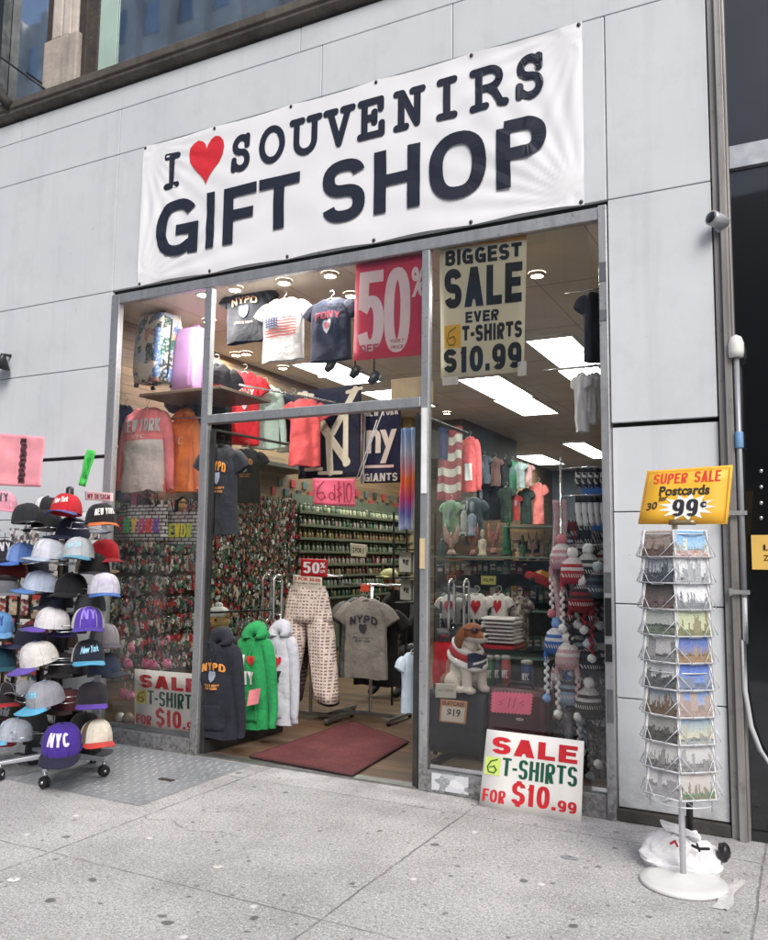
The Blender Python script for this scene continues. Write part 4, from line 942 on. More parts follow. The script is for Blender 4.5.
# tote bags
def tote(label, px, Y, word, col):
    cx, z0, w, h = box_at(*px, Y); r = thing('tote_bag', label, 'bag', (cx, Y, z0)); q = MB(); rs = []
    for j in range(9):
        t = j/8; d = .05*(1-t)+.008; rs.append([(w/2*math.copysign(abs(math.cos(a))**.5, math.cos(a))*(1-.03*t), d*math.sin(a)*(1+.2*noise.noise(Vector((math.cos(a)*3, t*4, px[0])))), t*h) for a in [6.28318*k/24 for k in range(24)]])
    q.rings(rs, True, False); q.build('body', MAT_TOTE, r)
    q = MB(); n = len(word)
    for k, ch in enumerate(word):
        qq = MB(); letters(qq, ch, -w*.45+w*.9*k/n+w*.01, -w*.45+w*.9*(k+1)/n-w*.01, h*.22, h*.62, flat(-.062), .09); qq.build('lettering', ink(col[k % len(col)], .6), r)
    q = MB()
    for y in (-.012, .012): q.tube([(-w*.22, y, h*.97), (-w*.2, y, h*1.3), (0, y, h*1.42), (w*.2, y, h*1.3), (w*.22, y, h*.97)], .009, 6)
    q.build('handle', cloth('1C1C1E'), r); return r
t = NT('brick_print'); o_ = t.coord('Object')
bk = t.add('ShaderNodeTexBrick', {'Vector': t.add('ShaderNodeMapping', {'Vector': o_, 'Rotation': (R_(90), 0, 0)}).outputs[0], 'Color1': lin('B8B6B2'), 'Color2': lin('8E8C88'), 'Mortar': lin('151517'), 'Scale': 12.0, 'Mortar Size': .06, 'Brick Width': .9, 'Row Height': .38})
MAT_TOTE = t.bsdf(bk.outputs[0], .8)
tote('black and white brick print tote with NYORK in candy colours', (126, 505, 168, 541), .33, 'NYORK', ('3FA55C', 'E8B93A', 'C03A7A', 'D84A5A', '7A55A8'))
tote('black and white brick print tote with NEW DRK in lime letters', (166, 511, 199, 545), .42, 'NEWDR', ('D8D83A', 'B9C83A', 'E0D040'))
tote('brick print tote half behind the cap rack with a red letter', (104, 502, 132, 541), .5, 'BIG', ('D84A5A', '3A78C0'))
# small figures behind the totes: mask-like souvenirs
for i, (px, col, lb) in enumerate((((175, 497, 187, 511), 'B08A58', 'tan felt souvenir doll above the lime tote'), ((140, 490, 152, 508), '4A4048', 'dark felt souvenir doll between the totes'), ((131, 486, 140, 506), 'E070A0', 'pink felt souvenir doll below the pink sleeve'))):
    cx, z0, w, h = box_at(*px, .5); r = thing('felt_doll', lb, 'doll', (cx, .5, z0)); q = MB(); q.ball((0, 0, h*.72), w*.36, w*.3, h*.26, 12, 8, lump=.1); q.ball((0, 0, h*.3), w*.42, w*.3, h*.32, 12, 8, lump=.12); q.build('body', cloth(col), r)
    q = MB()
    for s in (-1, 1): q.ball((s*w*.13, -w*.29, h*.76), w*.05)
    q.build('eye', M_BLK, r)
# suitcases on the top shelf of the left window
def suitcase(name, label, cx, cy, z0, w, h, d, mat, trim, rz=0, rx=0, ribs=0, wheels=True, handle=False, ry=0):
    r = thing(name, label, 'suitcase', (cx, cy, z0), rz, rx=rx, ry=ry); q = MB(); rs = []
    zb = .06*h
    for j in range(13):
        t = j/12; e = (1-abs(2*t-1)**5)**.28 if 0 < t < 1 else .80; e = max(e, .80)
        ring = []
        for k in range(48):
            a = 6.28318*k/48; c, s_ = math.cos(a), math.sin(a); p = .28
            x = w/2*math.copysign(abs(c)**p, c); y = d/2*math.copysign(abs(s_)**p, s_)
            if ribs and abs(y) > d*.35: y *= 1-.06*(.5+.5*math.cos(x/w*6.28318*ribs))
            ring.append((x*(.9+.1*e), y*e, zb+t*(h-zb)))
        rs.append(ring)
    q.rings(rs); q.build('shell', mat, r)
    q = MB(); q.tube([(x*1.012, 0, z) for x, z in [(w/2*math.copysign(abs(math.cos(a))**.3, math.cos(a)), zb+(h-zb)*(.5+.5*math.copysign(abs(math.sin(a))**.3, math.sin(a)))) for a in [6.28318*k/40 for k in range(40)]]], .009, 6, closed=True); q.build('zip_band', trim, r)
    q = MB(); q.tube([(-w*.2, 0, h), (-w*.19, 0, h+.035), (w*.19, 0, h+.035), (w*.2, 0, h)], .011, 6); q.build('handle', trim, r)
    if wheels:
        for sx in (-1, 1):
            for sy in (-1, 1):
                q = MB(); c0 = Vector((sx*w*.38, sy*d*.32, zb*.5)); q.rings([[c0+Vector((xx, math.cos(6.28318*k/12)*zb*.5, math.sin(6.28318*k/12)*zb*.5)) for k in range(12)] for xx in (-.012, .012)]); q.build('wheel', M_RUB, r)
    if handle:
        q = MB(); q.tube([(-w*.17, d*.2, h), (-w*.17, d*.2, h+handle), (-w*.12, d*.2, h+handle+.03), (w*.12, d*.2, h+handle+.03), (w*.17, d*.2, h+handle), (w*.17, d*.2, h)], .011, 8); q.build('pull_handle', M_CHROME, r)
    return r
cx, z0, w, h = box_at(137, 318, 174, 388, .5)
suitcase('suitcase', 'hard suitcase covered in a busy picture collage on the top window shelf', cx, .5, z0, w*1.0, h, .26, m_collage(['D9D4C8', '2C5A50', 'B9C8D8', '26303A', 'E3DCCB', 'C78A72', '5A78A8'], 13), M_BLK, rz=R_(-18), ry=R_(5))
cx, z0, w, h = box_at(177, 331, 204, 396, .55)
suitcase('suitcase', 'ribbed lilac hard suitcase next to the picture suitcase', cx, .55, z0, w, h, .24, plain('B48ABC', .35, 0, .06), plain('8F6A98', .4), rz=R_(-10), ribs=5, ry=R_(4))
q = MB(); q.box(-5.1, -4.21, .25, .95, 2.845, 2.87); tag(q.build('glass_shelf', plain('6A5C4C', .5), bevel=.003), 'brown shelf board carrying the two suitcases in the left window', 'shelf')
for i, (px, lb) in enumerate((((166, 388, 186, 414), 'dark backpack under the picture suitcase'), ((184, 390, 203, 424), 'black drawstring bag under the lilac suitcase'))):
    cx, z0, w, h = box_at(*px, .8); r = thing('backpack', lb, 'bag', (cx, .8, z0)); q = MB(); q.ball((0, 0, h/2), w*.48, w*.36, h*.5, 16, 10, lump=.12, seed=i); q.build('body', cloth(('3A3A48', '1A1A1E')[i]), r)
    q = MB(); q.ball((0, -w*.26, h*.34), w*.32, w*.16, h*.22, 14, 8, lump=.05); q.build('front_pocket', cloth(('2C2C38', '242428')[i]), r)
    q = MB(); q.tube([(-w*.1, 0, h*.95), (-w*.1, 0, h*1.1), (w*.1, 0, h*1.1), (w*.1, 0, h*.95)], .008, 6); q.build('handle', M_BLK, r)
# doorway: the NYPD dress tees and the hoodies on the left door
g_at('t_shirt', 'long charcoal NYPD tee with orange print hanging at the left door jamb', (200, 444, 241, 535), .12, cloth('24282F'), sleeve='short', rz=R_(12), prints=police(P_ORG, .5), hanger='26262A', flare=1.1)
g_at('t_shirt', 'short black NYPD tee with orange print behind the long charcoal one', (229, 448, 263, 503), .62, cloth('17191F'), rz=R_(25), prints=police(P_ORG, .55), hanger='9A9A94')
hc = cloth('1B1D29')
g_at('hoodie', 'navy hooded sweatshirt with orange NYPD print by the left door leaf', (195, 638, 244, 737), .10, hc, 'hoodie', sleeve='long', hood=hc, pocket=hc, rz=R_(2), depth=.15, prints=[('NYPD', P_ORG, -.56, .56, .685, .765, {'arc': .3, 'bold': .07}), ('shield', P_GRY, -.2, .2, .565, .68), ('POLICE DEPT', P_ORG, -.38, .38, .525, .548, {'bold': .05}), ('NEW YORK', P_ORG, -.32, .32, .495, .518, {'bold': .05})], folds=1.3, flare=1.12)
gc = cloth('1E8A4C')
g_at('hoodie', 'bright green hooded sweatshirt with red heart between the navy and grey ones', (235, 632, 275, 728), .40, gc, 'hoodie', sleeve='long', hood=gc, pocket=gc, rz=R_(0), depth=.14, prints=[('heart', ink('C8322E', .8), -.18, .42, .645, .765), ('I', P_WHT, -.52, -.28, .64, .77, {'bold': .06}), ('N', P_WHT, -.55, -.12, .46, .60, {'bold': .06}), ('Y', P_WHT, -.10, .42, .46, .60, {'bold': .08})])
gy = cloth('B4B6C0', .1)
g_at('hoodie', 'light grey hooded sweatshirt with red heart, farthest along the door leaf', (263, 630, 297, 724), .68, gy, 'hoodie', sleeve='long', hood=gy, pocket=gy, rz=R_(0), depth=.13, prints=[('heart', ink('A8222E', .8), -.05, .58, .61, .73), ('I', I_BLK, -.5, -.3, .60, .72, {'bold': .06}), ('N', I_BLK, -.55, -.15, .44, .57, {'bold': .06}), ('Y', I_BLK, .0, .55, .45, .58, {'bold': .08})])
cx, z0, w, h = box_at(250, 690, 262, 706, .28); r = thing('price_tag', 'pink paper tag at the cuff of the green hoodie', 'tag', (cx, .30, z0)); MB().grid(lambda u, v: (w*(u-.5)+.02*v, -.06+.01*math.sin(u*4), h*v+.03*u), 5, 5).build('sheet', plain('EE9098', .6), r)
q = MB(); q.tube([(-4.25, .12, 1.04), (-4.02, .85, 1.04)], .009, 8); q.tube([(-4.13, .5, 1.04), (-4.13, .5, 1.5)], .007, 6); tag(q.build('hanging_rail', M_BLK), 'dark arm from which the three hoodies hang', 'rail')
# teddy bear
cx, z0, w, h = box_at(205, 602, 232, 652, .75); r = thing('teddy_bear', 'teddy bear with white beanie and red plaid shirt above the navy hoodie', 'soft toy', (cx, .75, z0))
q = MB(); q.ball((0, 0, h*.62), w*.34, w*.32, h*.2, 14, 9); q.ball((.0, -w*.28, h*.58), w*.15, w*.14, h*.08, 10, 6)
for s in (-1, 1): q.ball((s*w*.3, 0, h*.74), w*.12, w*.06, h*.07, 10, 6); q.ball((s*w*.42, -w*.1, h*.3), w*.14, w*.14, h*.18, 10, 6)
q.build('body', cloth('B08858'), r); q = MB(); q.ball((0, 0, h*.28), w*.42, w*.34, h*.27, 16, 9); q.build('plaid_shirt', m_collage(['B83048', 'E0DCDC', '6A2A3C', 'D8B8BE'], 26, 'plaid_cloth', .9), r)
q = MB(); q.ball((0, .0, h*.78), w*.33, w*.32, h*.14, 14, 9); q.ball((0, 0, h*.93), w*.12, w*.12, h*.07, 10, 6); q.build('beanie', cloth('E0E0DE', .08), r)
q = MB()
for s in (-1, 1): q.ball((s*w*.12, -w*.3, h*.66), w*.035)
q.ball((0, -w*.42, h*.59), w*.045); q.build('eye', M_BLK, r)
# trousers on the centre rack
def trousers(label, px, Y, mat, rz=0, group=None, spread=1.0):
    cx, z0, w, h = box_at(*px, Y); r = thing('pyjama_trousers', label, 'trousers', (cx, Y, z0), rz, group); q = MB(); d = .10; sd = px[0]
    hw = w*.40
    def wob(x, z, a): return .010*math.sin(x*38+z*5+sd)+.012*noise.noise(Vector((x*9, z*5, sd)))
    rs = []
    for t in (1, .985, .95, .9, .82, .74, .68):
        W_ = hw*(.72+.28*min(1, (1-t)*3.2)) if t < .985 else hw*.70
        rs.append([(W_*math.copysign(abs(math.cos(a))**.75, math.cos(a)), d*(.5+.5*min(1, (1-t)*5))*math.sin(a)+wob(math.cos(a)*W_, t*h, a), t*h) for a in [6.28318*k/36 for k in range(36)]])
    q.rings(rs, False, True)
    for s in (-1, 1):
        rs = []
        for t in (.80, .74, .68, .55, .4, .25, .1, .0):
            k_ = max(0, .70-t)/.70; lx = s*(hw*.50+k_*(w*.5-hw*.50-w*.16)*spread); lw = hw*.50-(hw*.50-w*.175)*k_-max(0, t-.66)*hw*1.1
            rs.append([(lx+lw*math.copysign(abs(math.cos(a))**.8, math.cos(a)), d*(.97-max(0, t-.66)*2)*math.sin(a)+wob(lx+lw*math.cos(a), t*h, a), t*h+.01*math.sin(a*2)) for a in [6.28318*k/28 for k in range(28)]])
        q.rings(rs, True, True)
    q.build('cloth_body', mat, r)
    q = MB(); q.rings([[(x*hw*.71*math.copysign(abs(math.cos(a))**.75, math.cos(a))/1, d*.54*math.sin(a)-.004, z) for a in [6.28318*k/36 for k in range(36)]] for x, z in ((1.01, h*.962), (1.0, h*1.004))], False, False); q.build('waistband', cloth('D9CFC4', .1), r)
    return r
trousers('maroon pyjama trousers showing between the legs of the patterned pair', (280, 592, 332, 690), 1.62, cloth('5E2430'))
trousers('dark plaid pyjama trousers at the back of the trouser rack', (285, 598, 338, 702), 1.74, m_motif('4A3A40', '8A7A78', .045))
trousers('cream pyjama trousers printed with rows of small dark motifs', (277, 586, 338, 699), 1.48, m_motif('E4D6CC', '6A4448', .034))
def floor_rack(label, x, y, w, h, rz=0):
    r = thing('garment_rack', label, 'garment rack', (x, y, .012), rz); q = MB(); q.box(-w/2, w/2, -.018, .018, .03, .06)
    for s in (-1, 1): q.box(s*w/2-.02, s*w/2+.02, -.25, .25, .03, .06)
    q.build('base_bar', metal('8A8A8A', .4), r, bevel=.004); q = MB(); q.tube([(0, 0, .05), (0, 0, h)], .016, 8); q.build('upright', M_CHROME, r)
    q = MB(); q.tube([(-w/2, 0, h), (w/2, 0, h)], .013, 8); q.build('top_bar', M_CHROME, r)
    for sx in (-1, 1):
        for sy in (-1, 1): q = MB(); q.ball((sx*w/2, sy*.22, .018), .02, .02, .018, 10, 6); q.build('caster', M_RUB, r)
    return r
p = atz(312, 704, .05); floor_rack('low chrome rack holding the pyjama trousers', at(312, 640, 1.58).x, 1.58, .62, 1.30)
p = at(366, 640, 1.75); floor_rack('chrome rack holding the grey NYPD tees', p.x, 1.85, .6, 1.22)
k = 0
for Y, dx, c, lb in ((2.16, -.06, '3B3B3C', 'charcoal tee at the back of the tee rack'), (2.06, .12, '2C2A2C', 'black tee poking out right of the grey tees'), (1.97, -.05, '55686A', 'grey-green tee third on the tee rack'), (1.88, -.03, '6E6C68', 'mid grey tee just behind the front NYPD tee')):
    cx, z0, w, h = box_at(337, 597, 396, 678, Y); garment('t_shirt', lb, 't-shirt', cx+dx, Y, z0-(.06 if dx > 0 else 0), w, h, cloth(c), rz=R_(4))
g_at('t_shirt', 'heather grey tee with dark NYPD print at the front of the rack', (337, 598, 396, 678), 1.75, cloth('8C8880'), prints=[('NYPD', ink('2A2C36', .8), -.62, .64, .69, .79, {'arc': .3, 'bold': .07}), ('shield', ink('3A3A40', .8), -.2, .2, .55, .68), ('POLICE DEPT', ink('34343A', .8), -.44, .44, .495, .52), ('NEW YORK', ink('34343A', .8), -.36, .36, .455, .48)], hanger='C8C8C0')
r, lf = sign('price_tag', 'small orange tag clipped over the grey tee hanger', 'tag', ((360.5, 585), (369, 584), (369.5, 591), (361, 592)), 1.72, plain('E4553A', .5), thick=.002)
# light blue towel tops at the right door leaf
g_at('t_shirt', 'pale blue tee hanging on the right door leaf', (398, 652, 424, 712), .25, cloth('B9C8D4', .1), rz=R_(55), flare=1.0, hanger='D0D0D0')
# tie-dye scarf
def drape(name, label, cat, px, Y, mat, wob=.03, nf=3, parts=None, rz=0, solid=.006):
    cx, z0, w, h = box_at(*px, Y); r = thing(name, label, cat, (cx, Y, z0), rz); sd = px[0]
    fn = lambda u, v: Vector((w*(u-.5)*(1-.12*v*0), wob*math.sin(u*6.28*nf+sd+v*1.2)*(1-.4*v)+.02*noise.noise(Vector((u*3, v*3, sd))), h*v+.012*math.sin(u*7+sd)*(1-v)))
    MB().grid(fn, 26, 26).build('cloth_body', mat, r, solid=solid); return r, fn, w, h
t = NT('tie_dye'); g_ = t.coord('Generated'); z_ = t.math('ADD', t.add('ShaderNodeSeparateXYZ', {0: g_}).outputs[2], t.math('MULTIPLY', t.math('SUBTRACT', t.noise(g_, 6, 4), .5), .18))
cr = t.add('ShaderNodeValToRGB', {0: z_}); cr.color_ramp.elements[0].color = lin('B8C4D8'); cr.color_ramp.elements[1].color = lin('8AA8D8')
for pos, c in ((.18, '6A6AA8'), (.32, 'C04878'), (.5, 'E8783A'), (.62, 'D8A0B0'), (.75, 'C8D0E0')): e = cr.color_ramp.elements.new(pos); e.color = lin(c)
drape('scarf', 'tie-dye scarf of blue, orange and magenta hanging inside the door', 'scarf', (401, 428, 415, 530), .45, t.bsdf(cr.outputs[0], .9), .03, 2)
# wall banners with team monograms on the side wall
def wallbanner(label, px, Y, mat, rz=R_(0)):
    cx, z0, w, h = box_at(*px, Y); r = thing('team_banner', label, 'banner', (cx, Y, z0), rz); q = MB()
    fn = lambda e: (lambda x, z: (x, -.012+.014*math.sin(x*9+z*2)-e, z))
    q.grid(lambda u, v: fn(0)(w*(u-.5), h*v), 20, 14); q.build('cloth_body', mat, r, solid=.004); return r, fn, w, h
r, fn, w, h = wallbanner('navy wall banner with interlaced cream N and Y over the doorway', (300, 388, 362, 478), 1.95, cloth('1B2036'))
q = MB(); cream = ink('D8D3C0', .8); F = fn(.006)
for st, wd in (([(-.22, .12), (-.22, .82)], .075), ([(-.30, .80), (.24, .17)], .10), ([(.22, .15), (.22, .74)], .075), ([(-.36, .95), (-.02, .50), (.02, .06)], .085), ([(.36, .95), (.04, .50)], .085)):
    stroke(q, [(a*w*1.15, c*h) for a, c in st], wd*w*1.15, F)
for st in ([(-.13, .055), (.17, .055)], [(-.46, .96), (-.26, .93)], [(.25, .93), (.46, .96)], [(-.33, .10), (-.10, .10)]): stroke(q, [(a*w*1.1, c*h) for a, c in st], .05*w, F)
q.build('monogram', cream, r)
r, fn, w, h = wallbanner('dark blue wall banner reading NEW YORK ny GIANTS beside the N Y banner', (363, 402, 401, 483), 2.05, cloth('1C2140'))
q = MB(); F = fn(.005); letters(q, 'ny', -w*.38, w*.40, h*.24, h*.66, F, .085); q.build('lettering', ink('E4D8CE', .8), r)
q = MB(); letters(q, 'NEW YORK', -w*.44, w*.44, h*.83, h*.94, F, .06); letters(q, 'GIANTS', -w*.42, w*.42, h*.02, h*.12, F, .06); q.build('lettering', ink('CFCBC4', .8), r)
q = MB(); q.grid(lambda u, v: F(w*(-.40+.72*u), h*(.185+.035*v)), 6, 1); q.build('underline', ink('E4C8BE', .8), r)
q = MB(); q.grid(lambda u, v: fn(.004)(w*(-.47+.06*u), h*v), 1, 10); q.build('white_edge', ink('BDBDC8', .8), r)
# white cord loop hanging in front of the banners
q = MB(); q.tube([at(377, 420, 1.6), at(365, 455, 1.6), at(356, 480, 1.6), at(360, 478, 1.6), at(372, 440, 1.6), at(384, 408, 1.6)], .006, 6); tag(q.build('cord', plain('D8D8D8', .6)), 'white cord looping down between the two team banners', 'cord')
q = MB(); q.box(XL+.005, XL+.16, 6.48, 6.6, .014, ZC-.002); struct(q.build('wall_column', plain('A08C6C', .6)))

# ================================================================== SMALL MERCHANDISE
def srgb(c): return lin(c)
KC = ['3E6A4C', '2E5A40', '9A988C', '2C302E', 'A82E36', 'C8C4B8', '6A6E66', '963238', 'A88A5A', '5A6A78', 'B8684A', 'D8D8D4', '5A4438', '7A7A80', '8C2630']
rnd = random.Random(11)
# the uncountable wall of trinkets beyond the first rows: one mass
q = MB(); y = .12
while y < 3.35:
    z = .34
    while z < (2.16 if y > 1.62 else 1.98):
        if y < 1.62 and (z % .19) > .135: z += .034; continue
        for _ in range(2):
            c = srgb(rnd.choice(KC[:6] if rnd.random() < .6 else KC)); s = rnd.uniform(.009, .022); a = rnd.uniform(-.5, .5); yy = y+rnd.uniform(-.02, .02); zz = z+rnd.uniform(-.02, .02); xx = XL+.03+rnd.uniform(0, .10)
            M = Matrix.Translation((xx, yy, zz)) @ Matrix.Rotation(a, 4, 'X') @ Matrix.Rotation(rnd.uniform(-.8, .8), 4, 'Z')
            q.box(-.006, .006, -s*.8, s*.8, -s*1.2, s*1.2, 0, c, M)
            if rnd.random() < .5: q.box(.007, .009, -s*.4, s*.4, -s*.6, s*.6, 0, srgb(rnd.choice(KC)), M)
        z += .034
    y += .029
ms = q.build('trinkets', M_ATTR); tag(ms, 'dense mass of small souvenirs covering the side wall behind the door leaf', 'souvenirs', kind='stuff')
# countable trinkets in the left display window
def keychain(kind, col):
    r = thing('keychain', '', 'keychain'); q = MB()
    if kind == 0: q.prism([(-.02, -.075), (.02, -.075), (.024, -.05), (.02, -.025), (-.02, -.025), (-.024, -.05)], -.006, .006)
    elif kind == 1: q.lathe([(.003, -.08), (.02, -.07), (.024, -.05), (.015, -.03), (.003, -.022)], n=10)
    elif kind == 2: shape(q, HEART, -.028, .028, -.08, -.025, flat(-.005)); q.prism([(a*.056-.028, b_*.055-.08) for a, b_ in HEART], -.004, .004)
    else: q.lathe([(.004, -.085), (.02, -.08), (.014, -.06), (.016, -.045), (.009, -.035), (.012, -.028), (.003, -.015)], n=8)
    q.build('charm', plain(col, .4, 0, .2, 30, 'enamel'), r)
    q = MB(); q.tube([(.011*math.cos(a), 0, -.008+.011*math.sin(a)) for a in [i*.698 for i in range(9)]], .0022, 5, closed=True); q.build('ring', M_CHROME, r); return r
protos = []
CN = {'red': 'B02A34', 'green': '2F5A44', 'white': 'D4D2CA', 'silver': '8A8C90', 'black': '232426', 'pink': 'E88AA4', 'cream': 'B8A880', 'blue': '3A5C94'}
for i, (nm, c) in enumerate(list(CN.items())[:7]):
    pr_ = keychain(i % 4, c); protos.append((nm, pr_, False))
rows = [2.02, 1.83, 1.64, 1.45, 1.26, 1.08, .90, .74]
used = set()
for j, z in enumerate(rows):
    n = 24
    for k in range(n):
        yy = .20+1.46*k/n+rnd.uniform(-.015, .015)
        nm = 'red green white silver black cream green silver'.split()[rnd.randrange(8)] if j < 6 else ('pink' if rnd.random() < .12 else rnd.choice(['white', 'silver', 'red']))
        pr_ = next(p for n_, p, _ in protos if n_ == nm); first = nm not in used; used.add(nm)
        lb = '%s dangling keychain on the slatwall of the left window' % nm
        pos = (XL+.075+rnd.uniform(0, .03), yy, z+rnd.uniform(-.01, .02)); rz = R_(90)+rnd.uniform(-.6, .6); sc = rnd.uniform(1.25, 1.9)
        if first: pr_.location = pos; pr_.rotation_euler.z = rz; pr_.scale = (sc,)*3; pr_['label'] = lb; pr_['group'] = 'keychains on the left window slatwall'; o = pr_
        else: o = dup(pr_, pos, rz, lb, 'keychains on the left window slatwall', scale=sc)
# pink plush pigs at the bottom rows
pk = None
for i, (px, py) in enumerate(((128, 664), (146, 664), (153, 665), (167, 664), (124, 694), (130, 696), (120, 718), (128, 718))):
    p = at(px, py, .62); wht = i >= 6
    lb = ['pink plush ball, first in the upper plush row', 'pink plush ball, second in the upper plush row', 'pink plush ball, third in the upper plush row', 'pink plush ball, last in the upper plush row', 'pink plush ball, first in the lower plush row', 'pink plush ball, second in the lower plush row', 'white snow globe at the window bottom, first of the pair', 'brownish snow globe at the window bottom, second of the pair'][i]
    if wht:
        r = thing('snow_globe', lb, 'snow globe', p); q = MB(); q.ball((0, 0, 0), .05, .05, .05, 14, 9); q.build('globe', plain('D8DCDC' if i == 6 else '9A8A78', .15), r); q = MB(); q.lathe([(.05, -.07), (.05, -.05), (.038, -.035)], n=14); q.build('base', plain('3A2C24', .5), r)
    else:
        r = thing('plush_ball', lb, 'soft toy', p); q = MB(); q.ball((0, 0, 0), .042, .042, .042, 12, 8, lump=.12, seed=i); q.build('body', cloth('E88AAC' if i % 2 else 'D86A98', .1), r)
        q = MB(); q.tube([(0, 0, .04), (0, .01, .10)], .003, 5); q.build('loop', plain('D8A8B8'), r)
        q = MB()
        for s in (-1, 1): q.ball((s*.025, -.01, .038), .012)
        q.build('ear', cloth('D8709A'), r)
# miniature rack on the side wall: shelves and rows of small bottles and cards
rk = thing('miniature_rack', 'long green wall rack of souvenir miniatures deep inside the doorway', 'display rack', (XL+.1, 4.8, .3))
q = MB(); q.box(-.08, -.06, -1.45, 1.75, 0, 1.95); q.build('back_board', plain('4E5444', .7), rk)
levels = [2.02, 1.86, 1.70, 1.54, 1.38, 1.24, 1.10, .96]
q = MB()
for z in levels: q.box(-.059, .07, -1.45, 1.75, z-.3-.012, z-.3); q.box(.066, .072, -1.45, 1.75, z-.3, z-.3+.02)
q.build('shelf', plain('5E6250', .5, .2), rk)
ROWC = [('clear-topped', '8E8E70', '4A5440'), ('green', '46603F', '2A4230'), ('olive gold', '6E6238', '4A4228'), ('grey green', '586050', '34402F'), ('red and white', '8A7A72', '6A2228'), ('brown', '6A4E3A', '4A3428'), ('pale grey', '7A7A72', '4A4A48'), ('dark green', '2E4436', '22332A')]
for j, z in enumerate(levels):
    nm, c1, c2 = ROWC[j]; firsts = {}
    for k in range(32):
        vk = (0, 0, 1, 0, 2, 1)[rnd.randrange(6)]; first = firsts.get(vk); c1v, c2v = [(c1, c2), (ROWC[(j+3) % 8][1], c2), (c2, 'A8A08C')][vk]
        yy = 3.42+3.05*k/32+rnd.uniform(-.008, .008)
        lb = '%s miniature in row %s from the top of the wall rack' % (nm if vk == 0 else ('odd-coloured' if vk == 1 else 'dark') , ['one', 'two', 'three', 'four', 'five', 'six', 'seven', 'eight'][j])
        if first is None:
            first = thing('miniature', lb, 'souvenir', (XL+.12, yy, z), 0, 'miniatures on the wall rack')
            q = MB(); q.lathe([(.026, 0), (.03, .02), (.027, .07), (.014, .09)], n=8); q.build('body', plain(c1v, .3, 0, .3, 40, 'glazed'), first); firsts[vk] = first
            q = MB(); q.lathe([(.014, .09), (.015, .115), (.004, .118)], n=8); q.build('cap', plain(c2v, .4, 0, .2, 40, 'glazed'), first)
        else: dup(first, (XL+.12+rnd.uniform(-.01, .01), yy, z), label=lb)
# wall strip of small framed magnets above the rack
mg = None
for k in range(26):
    yy = 3.0+.135*k; z = 2.25+(.12 if k % 2 else 0)
    lb = ('red' if k % 3 == 0 else 'dark') + ' souvenir magnet pinned above the miniature rack'
    r = tag(MB().box(0, .012, -.045, .045, -.05, .05).build('magnet', plain(['9A3038', '2E3234', '4A5A58'][k % 3], .4), bevel=.003), lb, 'magnet', 'magnets above the miniature rack'); r.location = (XL+.01, yy, z)
# mug boxes on black shelves at the far end of the doorway
q = MB()
for py in (549, 577, 602): a = at(396, py, 2.6); c = at(428, py, 2.6); q.box(a.x, c.x, 2.5, 2.85, a.z-.012, a.z)
for px in (397, 426): a = at(px, 560, 2.6); q.box(a.x-.008, a.x+.008, 2.51, 2.53, .02, 1.95); q.box(a.x-.008, a.x+.008, 2.82, 2.84, .02, 1.95)
tag(q.build('wire_shelf', M_BLK), 'black shelf unit with white boxes just inside the right door leaf', 'shelf')
for i, (px, lb) in enumerate((((399, 552, 411, 572), 'white mug box on the upper black shelf, next to the rack'), ((413, 553, 425, 573), 'white mug box on the upper black shelf, next to the door'), ((400, 580, 411, 600), 'white mug box on the lower black shelf, next to the rack'), ((413, 580, 425, 600), 'white mug box on the lower black shelf, next to the door'))):
    cx, z0, w, h = box_at(*px, 2.58); r = thing('mug_box', lb, 'box', (cx, 2.62, z0)); q = MB(); q.box(-w/2, w/2, -.04, .09, 0, h); q.build('carton', plain('C9CDBE', .5), r, bevel=.004)
    q = MB(); shape(q, HEART, -w*.18, w*.02, h*.35, h*.65, flat(-.043)); letters(q, 'NY', w*.06, w*.32, h*.35, h*.62, flat(-.043), .06); q.build('lettering', I_BLK, r)
# ------------------------------------------------------------------ seated man at the back of the doorway
def skin(name, nodes, edges, mat, parent, sub=2, loc=(0, 0, 0)):
    me = bpy.data.meshes.new(name); me.from_pydata([n[:3] for n in nodes], edges, []); o = bpy.data.objects.new(name, me); COL.objects.link(o)
    m = o.modifiers.new('skin', 'SKIN'); m.use_smooth_shade = True; m.branch_smoothing = .6
    for v, n in zip(me.skin_vertices[0].data, nodes): v.radius = (n[3], n[4] if len(n) > 4 else n[3])
    me.skin_vertices[0].data[0].use_root = True
    s = o.modifiers.new('sub', 'SUBSURF'); s.levels = sub; s.render_levels = sub; me.materials.append(mat); o.parent = parent; o.location = loc; return o
hp = at(403, 605, 3.3)
man = thing('person', 'man in dark jacket and olive cap sitting bent forward behind the grey tees', 'person', (hp.x+.12, 3.35, .012), R_(-12))
sc_ = hp.z/1.22
# pelvis root, spine, neck, head, arms, legs (seated, leaning to his right)
Nn = [(0, 0, .50, .15, .13), (-.03, -.06, .75, .145, .12), (-.08, -.14, .98, .17, .12), (-.12, -.20, 1.10, .055), (-.15, -.25, 1.20, .075, .085), (-.16, -.27, 1.30, .06),
      (-.27, -.12, 1.02, .065), (-.36, -.24, .78, .052), (-.26, -.44, .66, .038), (-.22, -.50, .65, .028),
      (.10, -.12, 1.03, .065), (.18, -.26, .80, .052), (.02, -.44, .66, .038), (-.03, -.49, .65, .028),
      (-.10, -.02, .48, .09), (-.14, -.44, .50, .07), (-.15, -.46, .10, .045), (-.16, -.58, .05, .04),
      (.10, -.02, .48, .09), (.14, -.42, .50, .07), (.15, -.44, .10, .045), (.16, -.56, .05, .04)]
Ee = [(0, 1), (1, 2), (2, 3), (3, 4), (4, 5), (2, 6), (6, 7), (7, 8), (8, 9), (2, 10), (10, 11), (11, 12), (12, 13), (0, 14), (14, 15), (15, 16), (16, 17), (0, 18), (18, 19), (19, 20), (20, 21)]
